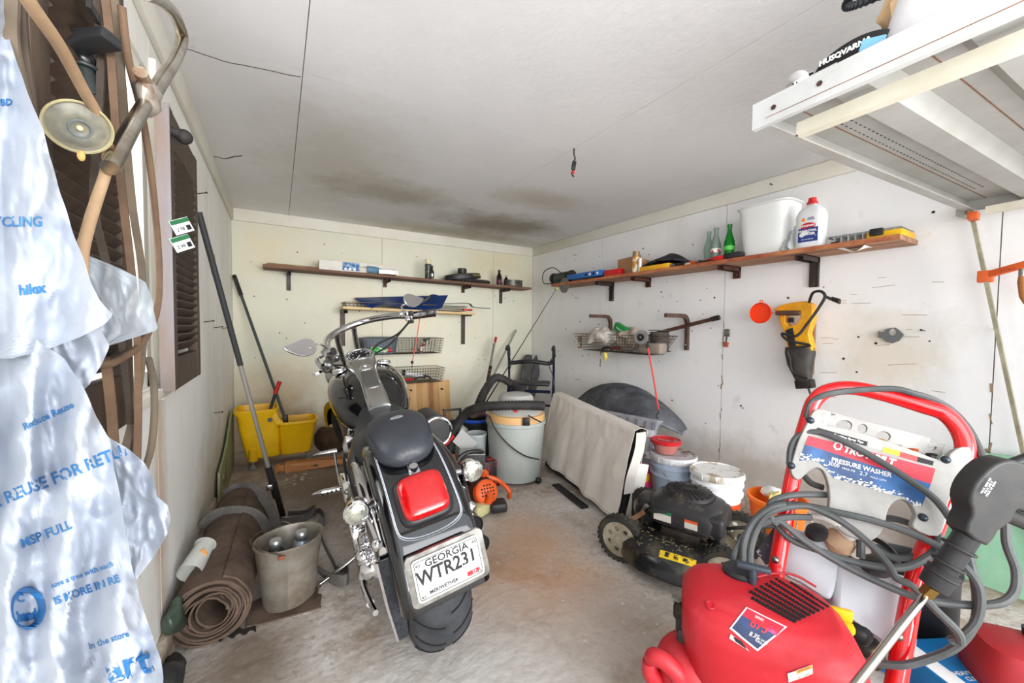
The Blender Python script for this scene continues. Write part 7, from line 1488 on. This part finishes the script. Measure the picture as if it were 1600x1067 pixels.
# rubber disc
c=dd(124,200,.50); dn=(CAM-c).normalized()+V((.25,.1,-.35)); dn.normalize()
t=thing('suction_disc','round cloudy rubber disc hanging in front of the near shutter','disc',c)
G().lathe([(.003,.0),(.009,.001),(.012,.003),(.020,.003),(.027,-.002),(.031,-.003),(.032,-.001),(.031,.001),(.028,-.004),(.002,-.006)],c,dn,n=40).build('rubber_disc',mat('cloudy_rubber',(150,146,126),.35,0,(120,120,112),60,trans=.25),t)
G().tor(c-dn*.001,dn,.0315,.0018,40,6).build('disc_rim',mat('yellowed_rim',(176,166,124),.4),t); G().tor(c+dn*.003,dn,.0105,.0014,24,6).build('disc_ring',mat('grey_ring',(104,112,112),.4),t); G().ball(c+dn*.001,.0035).build('centre_pin',mat('pin_cream',(214,200,160),.5),t)
q=c+V((.0,.003,-.034)); G().ball(q,1,(.004,.004,.007)).build('disc_tab',mat('yellow_tab',(206,164,96),.6),t)
# black ball mount
c=dd(131,82,.62); t=thing('ball_mount','black plastic ball-joint mount fixed on the near shutter','mount',c)
G().bar(dd(93,72,.60),dd(176,62,.60),.034,.014,cu,.004).bar(dd(128,60,.60),dd(176,55,.60),.03,.010,cu,.003).build('mount_plate',blackp,t)
G().ball(c-cu*.012,.0155).build('ball_joint',mat('gloss_ball',(24,24,26),.2),t); G().tor(c-cu*.024,-cu,.0155,.0035,20,8).cyl(c-cu*.024,c-cu*.07+cr*.012,.012,.0095,14).build('socket_stem',mat('socket_black',(44,50,50),.4),t)
P=[c-cu*.07+cr*.012,c-cu*.10+cr*.02,c-cu*.15+cr*.035]; G().tube(catmull(P,10),[.0092 if i%2 else .0075 for i in range(21)],10,sp=False).build('gooseneck',blackr,t)
G().bar(wx(138,5,-.24),wx(175,70,-.24),.012,.006,(0,1,0)).build('black_bracket',blackp,label='black flat bar slanting above the ball mount',cat='bar')
G().tube([wx(145,55,-.235),wx(160,150,-.235)],.002,5,sp=False).tube([wx(150,300,-.235),wx(168,320,-.235)],.002,5,sp=False).build('white_wire',white,label='thin white wire on the near shutter',cat='wire') if 0 else None
# ---- the plastic bag
def rows(R_,y):
    for (y0,a0,b0),(y1,a1,b1) in zip(R_,R_[1:]):
        if y<=y1: f=(y-y0)/(y1-y0) if y1>y0 else 0; f=max(0,min(1,f)); return a0+(a1-a0)*f,b0+(b1-b0)*f
    return R_[-1][1:]
def ridged(p): return 1-abs(noise.noise(p))*2
def bagsheet(R_,t0,nu,nv,amp,seed,fold=1,ft=.0):
    y0,y1=R_[0][0],R_[-1][0]
    def f(u,v):
        y=y0+(y1-y0)*v; a,b=rows(R_,y); x=a+(b-a)*u; q=V((x*.012,y*.0065,seed))
        d=amp*(.55*ridged(q*1.1)+.30*ridged(q*2.7+V((5,0,0)))+.09*ridged(q*6.1)+.02*noise.noise(q*14))+ .014*math.sin(x*.055*fold+y*.006+seed)*fold
        d+=ft*v
        x2=x+4*noise.noise(V((y*.02,seed,u)))*u; return dd(x2,y,t0-d)
    return f
pbm=mat('bag_plastic',(188,195,206),.32,0,(170,178,192),5,.06,60,alpha=.93,spec=.6)
pbm2=mat('bag_plastic_thin',(178,186,194),.28,0,(164,173,182),6,.15,90,alpha=.72,spec=.7)
t=thing('plastic_bag','large crumpled translucent white plastic bag with blue print hanging at left','plastic bag',(-.12,.38,.75)); BAG=t
allb=G()
def addsheet(R_,t0,nu,nv,amp,seed,m,fold=1,nm='bag_layer',ft=0):
    f=bagsheet(R_,t0,nu,nv,amp,seed,fold,ft); g=G().sheet(f,nu,nv); me=bpy.data.meshes.new('q'); g.b.to_mesh(me); allb.mesh(me); bpy.data.meshes.remove(me); return g.build(nm,m,t,ang=180,nrm=False)
U=[(-30,-150,5),(50,-150,12),(100,-150,26),(200,-150,64),(300,-150,94),(395,-150,126),(440,-150,143),(470,-150,158),(492,-150,178),(505,-150,165),(528,-150,120),(548,-150,68),(560,-150,20)]
Lw=[(520,-150,40),(560,-150,100),(600,-150,128),(650,-150,150),(690,-150,172),(740,-150,180),(800,-150,190),(880,-150,205),(930,-150,218),(985,-150,236),(1030,-150,250),(1060,-150,256),(1130,-150,262)]
Fl=[(392,112,122),(404,112,150),(420,114,188),(440,118,226),(470,120,240),(500,122,244),(516,122,246),(526,122,212),(540,122,170),(556,122,135)]
Mid=[(500,40,150),(540,40,172),(570,45,160),(600,50,140),(625,60,112)]
Rt_=[(640,60,120),(680,70,165),(700,80,200),(722,90,226),(745,95,240),(775,100,243),(790,100,262),(812,110,268),(835,120,262),(870,140,240),(905,160,214),(930,180,205)]
addsheet(Fl,.50,34,30,.020,3.1,pbm2,.3); addsheet(Mid,.47,26,26,.03,7.7,pbm,.4); addsheet(Rt_,.47,50,60,.045,5.2,pbm,.8); addsheet(Lw,.42,80,120,.036,1.3,pbm,1.3,ft=.0); addsheet(U,.40,70,110,.022,9.4,pbm,1.0)
bb=BVHTree.FromBMesh(allb.b)
def onb(px,py,off=.001):
    d=ray(px,py).normalized(); h=bb.ray_cast(CAM,d); return h[0]-d*off*1.2 if h[0] else None
bmn=mat('bag_print_blue',(44,112,172),.5,0,(70,136,190),20); idz=lambda x,y:(x,y)
def bt(s,x,y,size,rot,sy=1,bold=.5,shear=0): htext(s,x,y,size,rot,bmn,zz=idz,fn=lambda a,b,o:onb(a,b,.0012),par=BAG,sc=1,nm='printing',bold=bold,sy=sy,shear=shear)
bt('RECYCLING',8,347,22,0); bt('hilex',50,452,22,-6,1,.8); bt('BD',10,160,14,-5); bt('PLEASE REUSE FOR RETURN',75,752,26,-22,1,.6); bt('MSP FULL',72,835,20,-22); bt('save a tree with each',128,898,12,-20,1,.2); bt('IS MORE IN RE',135,922,17,-20); bt('Reduce Reuse',75,650,15,-25); bt('in the store',170,1000,14,-18,1,.3); bt('art',200,1040,62,-15,1,1.5); bt('100%',60,665,16,-25) if 0 else None
g=G(); g.mesh(curve_mesh([circ(44,950,27,34,30),circ(40,952,19,26,30)],0))
bmesh.ops.triangulate(g.b,faces=g.b.faces[:])
for v in g.b.verts: p=onb(v.co.x,v.co.y,.0012); v.co=p if p else dd(44,950,.38)
g.build('printed_ring',bmn,BAG,nrm=False); bt('hand',42,962,16,-10,1.3,1.2); bt('C',32,935,18,-10)
allb.b.free()
# ================================================================= METAL SHELF, TOP RIGHT
wm=mat('shelf_white',(208,210,210),.45,0,(190,190,188),6,.1,30); um=mat('shelf_underside',(176,176,172),.45,0,(162,160,154),5); rs=mat('rust_line',(150,96,60),.8,0,(110,80,60),20)
A=V((1.085,.575,1.62)); e1=V((2.62,.47,1.62))-A; e1l=e1.length; e1.normalize(); e2=V((-e1.y,e1.x,0)); e2=-e2 if e2.y>0 else e2; DP=.62
t=thing('metal_shelf','white steel shelf high at the right, rusty edges','shelf',(1.9,.2,1.6))
def S3(a,b,c): return A+e1*a+e2*b+EZ*c
def sbx(a0,a1,b0,b1,c0,c1,m,nm,bev=0): return G().box(S3((a0+a1)/2,(b0+b1)/2,(c0+c1)/2),(a1-a0,b1-b0,c1-c0),Matrix((e1,e2,EZ)).transposed() if e1.cross(e2).z>0 else Matrix((e1,-e2,EZ)).transposed(),bev).build(nm,m,t)
sbx(.0,e1l,.0,DP,.045,.050,um,'deck'); sbx(0,e1l,-.002,.006,.0,.055,um,'long_lip'); sbx(0,e1l,.006,.03,.0,.004,um,'lip_return')
sbx(-.004,.0,-.004,DP,-.004,.062,wm,'end_flange'); sbx(0,.012,-.004,DP,-.004,.0,wm,'flange_return'); sbx(e1l,e1l+.004,0,DP,0,.055,um,'far_flange')
sbx(-.0045,-.0035,.03,DP,.012,.0135,rs,'rust_seam')
sbx(.052,.080,.075,DP,-.038,-.006,mat('cream_bar',(226,222,206),.45,0,(210,204,184),6),'cross_bar'); sbx(.050,.054,.074,.079,-.040,-.036,rs,'rust_spot')
for b0 in (.13,.34,.50):
    P=[(b0,.045),(b0+.03,.012),(b0+.09,.012),(b0+.12,.045)]; G().loft([[S3(a,b,c) for b,c in P] for a in (.01,e1l-.01)]).build('stiffening_rib',um,t)
for b0 in (.06,.30,.47): sbx(.01,e1l-.01,b0-.001,b0+.001,.0435,.0452,rs,'rust_seam')
for r_ in range(2):
    for k in range(46): 
        q=S3(.20+.025*k,.075+.022*r_,.0442); G().box(q,(.010,.003,.001),Matrix((e1,e2,EZ)).transposed() if e1.cross(e2).z>0 else Matrix((e1,-e2,EZ)).transposed()).build('perforation',mat('hole_light',(90,90,88),.8),t)
for b0,c0 in ((.05,.03),(.15,.035),(.56,.035)): q=S3(-.0055,b0,c0); G().cyl(q,q-e1*.001,.006,n=12).build('bolt_hole',mat('hole_dark',(70,50,44),.9),t)
# supports: wall bracket arm with orange tab and two posts outside the picture
G().bar(S3(e1l-.02,-.01,.0),V((XR,A.y-.12,1.615)),.03,.03,EZ).build('wall_arm',um,t)
G().box(wx(1521,338,2.56),(.05,.03,.03),Matrix.Rotation(.1,3,'Y'),.003).build('orange_tab',mat('tab_orange',(216,96,44),.5),t)
G().bar(wx(1541,329,2.58),wx(1610,312,2.58)+V((0,-.3,0)),.03,.03,EZ).build('cream_arm',mat('cream_bar',(1,1,1)),t)
for a in (.0,e1l): G().bar(S3(a,DP,-1.62),S3(a,DP,.05),.03,.03,EX).build('post',wm,t)
zt=1.672
def sh(px,py,off=.05):
    d=ray(px,py); return CAM+d*((zt-CAM.z)/d.z)
# faucet fitting
q=S3(.03,.09,.055); t=thing('chrome_fitting','small chrome tap fitting at the corner of the metal shelf','fitting',q); G().lathe([(.012,0),(.026,.01),(.028,.03),(.018,.04),(.015,.045)],q+EZ*.018-e1*.02,(e1*.9+EZ*.3),n=24,up=EY).build('fitting_body',chrome,t); G().cyl(q+EZ*.02,q+EZ*.02+e2*.08,.008).build('fitting_stem',chrome,t)
# black headset / knee pad
q=S3(.07,.18,.048); t=thing('black_strap_pad','black padded strap with white lettering on the metal shelf','strap',q)
c=q+EZ*.03; g=G(); g.tube([c+e2*(-.06)+e1*.02,c+e2*(-.064)+EZ*.01-e1*.0,c+e2*(-.03)+EZ*.025-e1*.015,c+e2*.02+EZ*.028-e1*.02,c+e2*.06+EZ*.015-e1*.015,c+e2*.066+e1*.02],0,flat=(.04,.008),up=e1); g.build('pad_band',mat('pad_black',(28,28,30),.55),t)
G().box(c+e2*.0-e1*.0+EZ*-.002,(.045,.12,.036),Matrix.Rotation(0,3,'Z'),.012).build('pad_core',mat('pad_grey',(60,62,64),.6),t)
text('HUSQVARNA',.016,c-e1*.042+EZ*.020+e2*.0,e2,EZ,printwhite,t,bold=.0008)
G().box(c+e2*.05-e1*.04+EZ*.008,(.005,.04,.022),Matrix.Rotation(.3,3,'X')).build('blue_tag',mat('light_blue_tag',(130,190,220),.5),t)
# white paper sack
q=S3(.11,.36,.050); t=thing('white_paper_sack','torn white paper sack with print on the metal shelf','sack',q)
g=G(); g.loft([ring(q+EZ*z+e2*o,e2,e1,a,b,4,28) for z,a,b,o in ((0,.12,.06,0),(.04,.13,.07,0),(.12,.125,.065,.01),(.20,.11,.05,.02),(.24,.09,.02,.03))]); g.jitter(.012,14,5); g.build('sack_body',mat('sack_white',(230,228,230),.7,0,(214,212,216),6,.3,20),t)
text('R',.05,q-e1*.078+e2*.0+EZ*.16,EZ*-1 if 0 else e2,EZ,printdark,t); text('CAUTION',.02,q-e1*.080+e2*.07+EZ*.12,e2,EZ,mat('box_red',(1,1,1)),t)
g=G(); g.ball(q-e2*.11+EZ*.11-e1*.02,1,(.03,.03,.05),n=16); g.jitter(.02,30,2); g.build('torn_kraft_edge',mat('kraft',(196,164,126),.85),t)
# corrugated black loop
q0=q-e2*.10+EZ*.17; t=thing('corrugated_loop','black corrugated hose loop sticking out of the white sack','hose',q0)
P=catmull([q0,q0-e2*.09+EZ*.02-e1*.0,q0-e2*.115+EZ*.035,q0-e2*.09+EZ*.055,q0-e2*.0+EZ*.05],14); G().tube(P,[.010 if i%2 else .0075 for i in range(len(P))],10,sp=False).build('hose_body',mat('loop_black',(40,44,48),.45),t)
# bar clamp leaning on the right wall
a,b_=wx(1517,328,2.60),wx(1600,712,2.60); b_=a+(b_-a)*1.9; f=(a.z-.01)/(a.z-b_.z); b_=a+(b_-a)*f
t=thing('bar_clamp','long steel bar clamp with orange jaws leaning on the right wall','clamp',b_)
bs=mat('bar_steel',(176,170,146),.4,.7,(140,134,112),14); G().bar(a,b_,.012,.026,EX).build('clamp_bar',bs,t)
oj=mat('jaw_orange',(220,96,40),.5); d=(b_-a).normalized(); q=wx(1540,432,2.60); G().box(q,(.03,.045,.05),None,.004).bar(q+V((-.0,0,.005)),wx(1606,412,2.56),.022,.028,EZ,.004).build('sliding_jaw',oj,t)
text('JORG',.016,wx(1575,421,2.545),V((0,-1,.12)),EZ,mat('jaw_print',(150,50,20),.5),t)
q=wx(1599,420,2.54); G().cyl(q,q-EZ*.04,.012).build('screw',steel,t); G().lathe([(.012,0),(.016,.02),(.015,.08),(.006,.11)],q-EZ*.03,(0,-.1,-1),n=16).build('wood_handle',mat('handle_wood',(176,112,64),.5),t)

# ================================================================= groups of repeats
GR={'nail':'nails left in the walls','soda_bottle':'soda bottles on the right shelf','paint_bucket':'lidded paint buckets by the drop cloth','drive_belt':'belts hanging over the window shutter','price_card':'price cards in the shutter','louvered_shutter':'louvered shutters on the left wall','oil_bottle':'dark bottles on the back shelf','wire_basket':'wire baskets on the walls','wall_hanger':'bent steel hangers on the right wall','bungee_cord':'bungee cords','metal_bottle':'silver bottles in the pail','black_wand':'black wands behind the gun','bolster':'grey bolsters behind the walker','wooden_lath':'laths on the back shelf','wall_shelf':'wooden wall shelves','foam_board':'mint foam boards on the floor'}
for o in COL.objects:
    if o.parent is None and o.get('category'):
        k=o.name.split('.')[0]
        if k in GR: o['group']=GR[k]
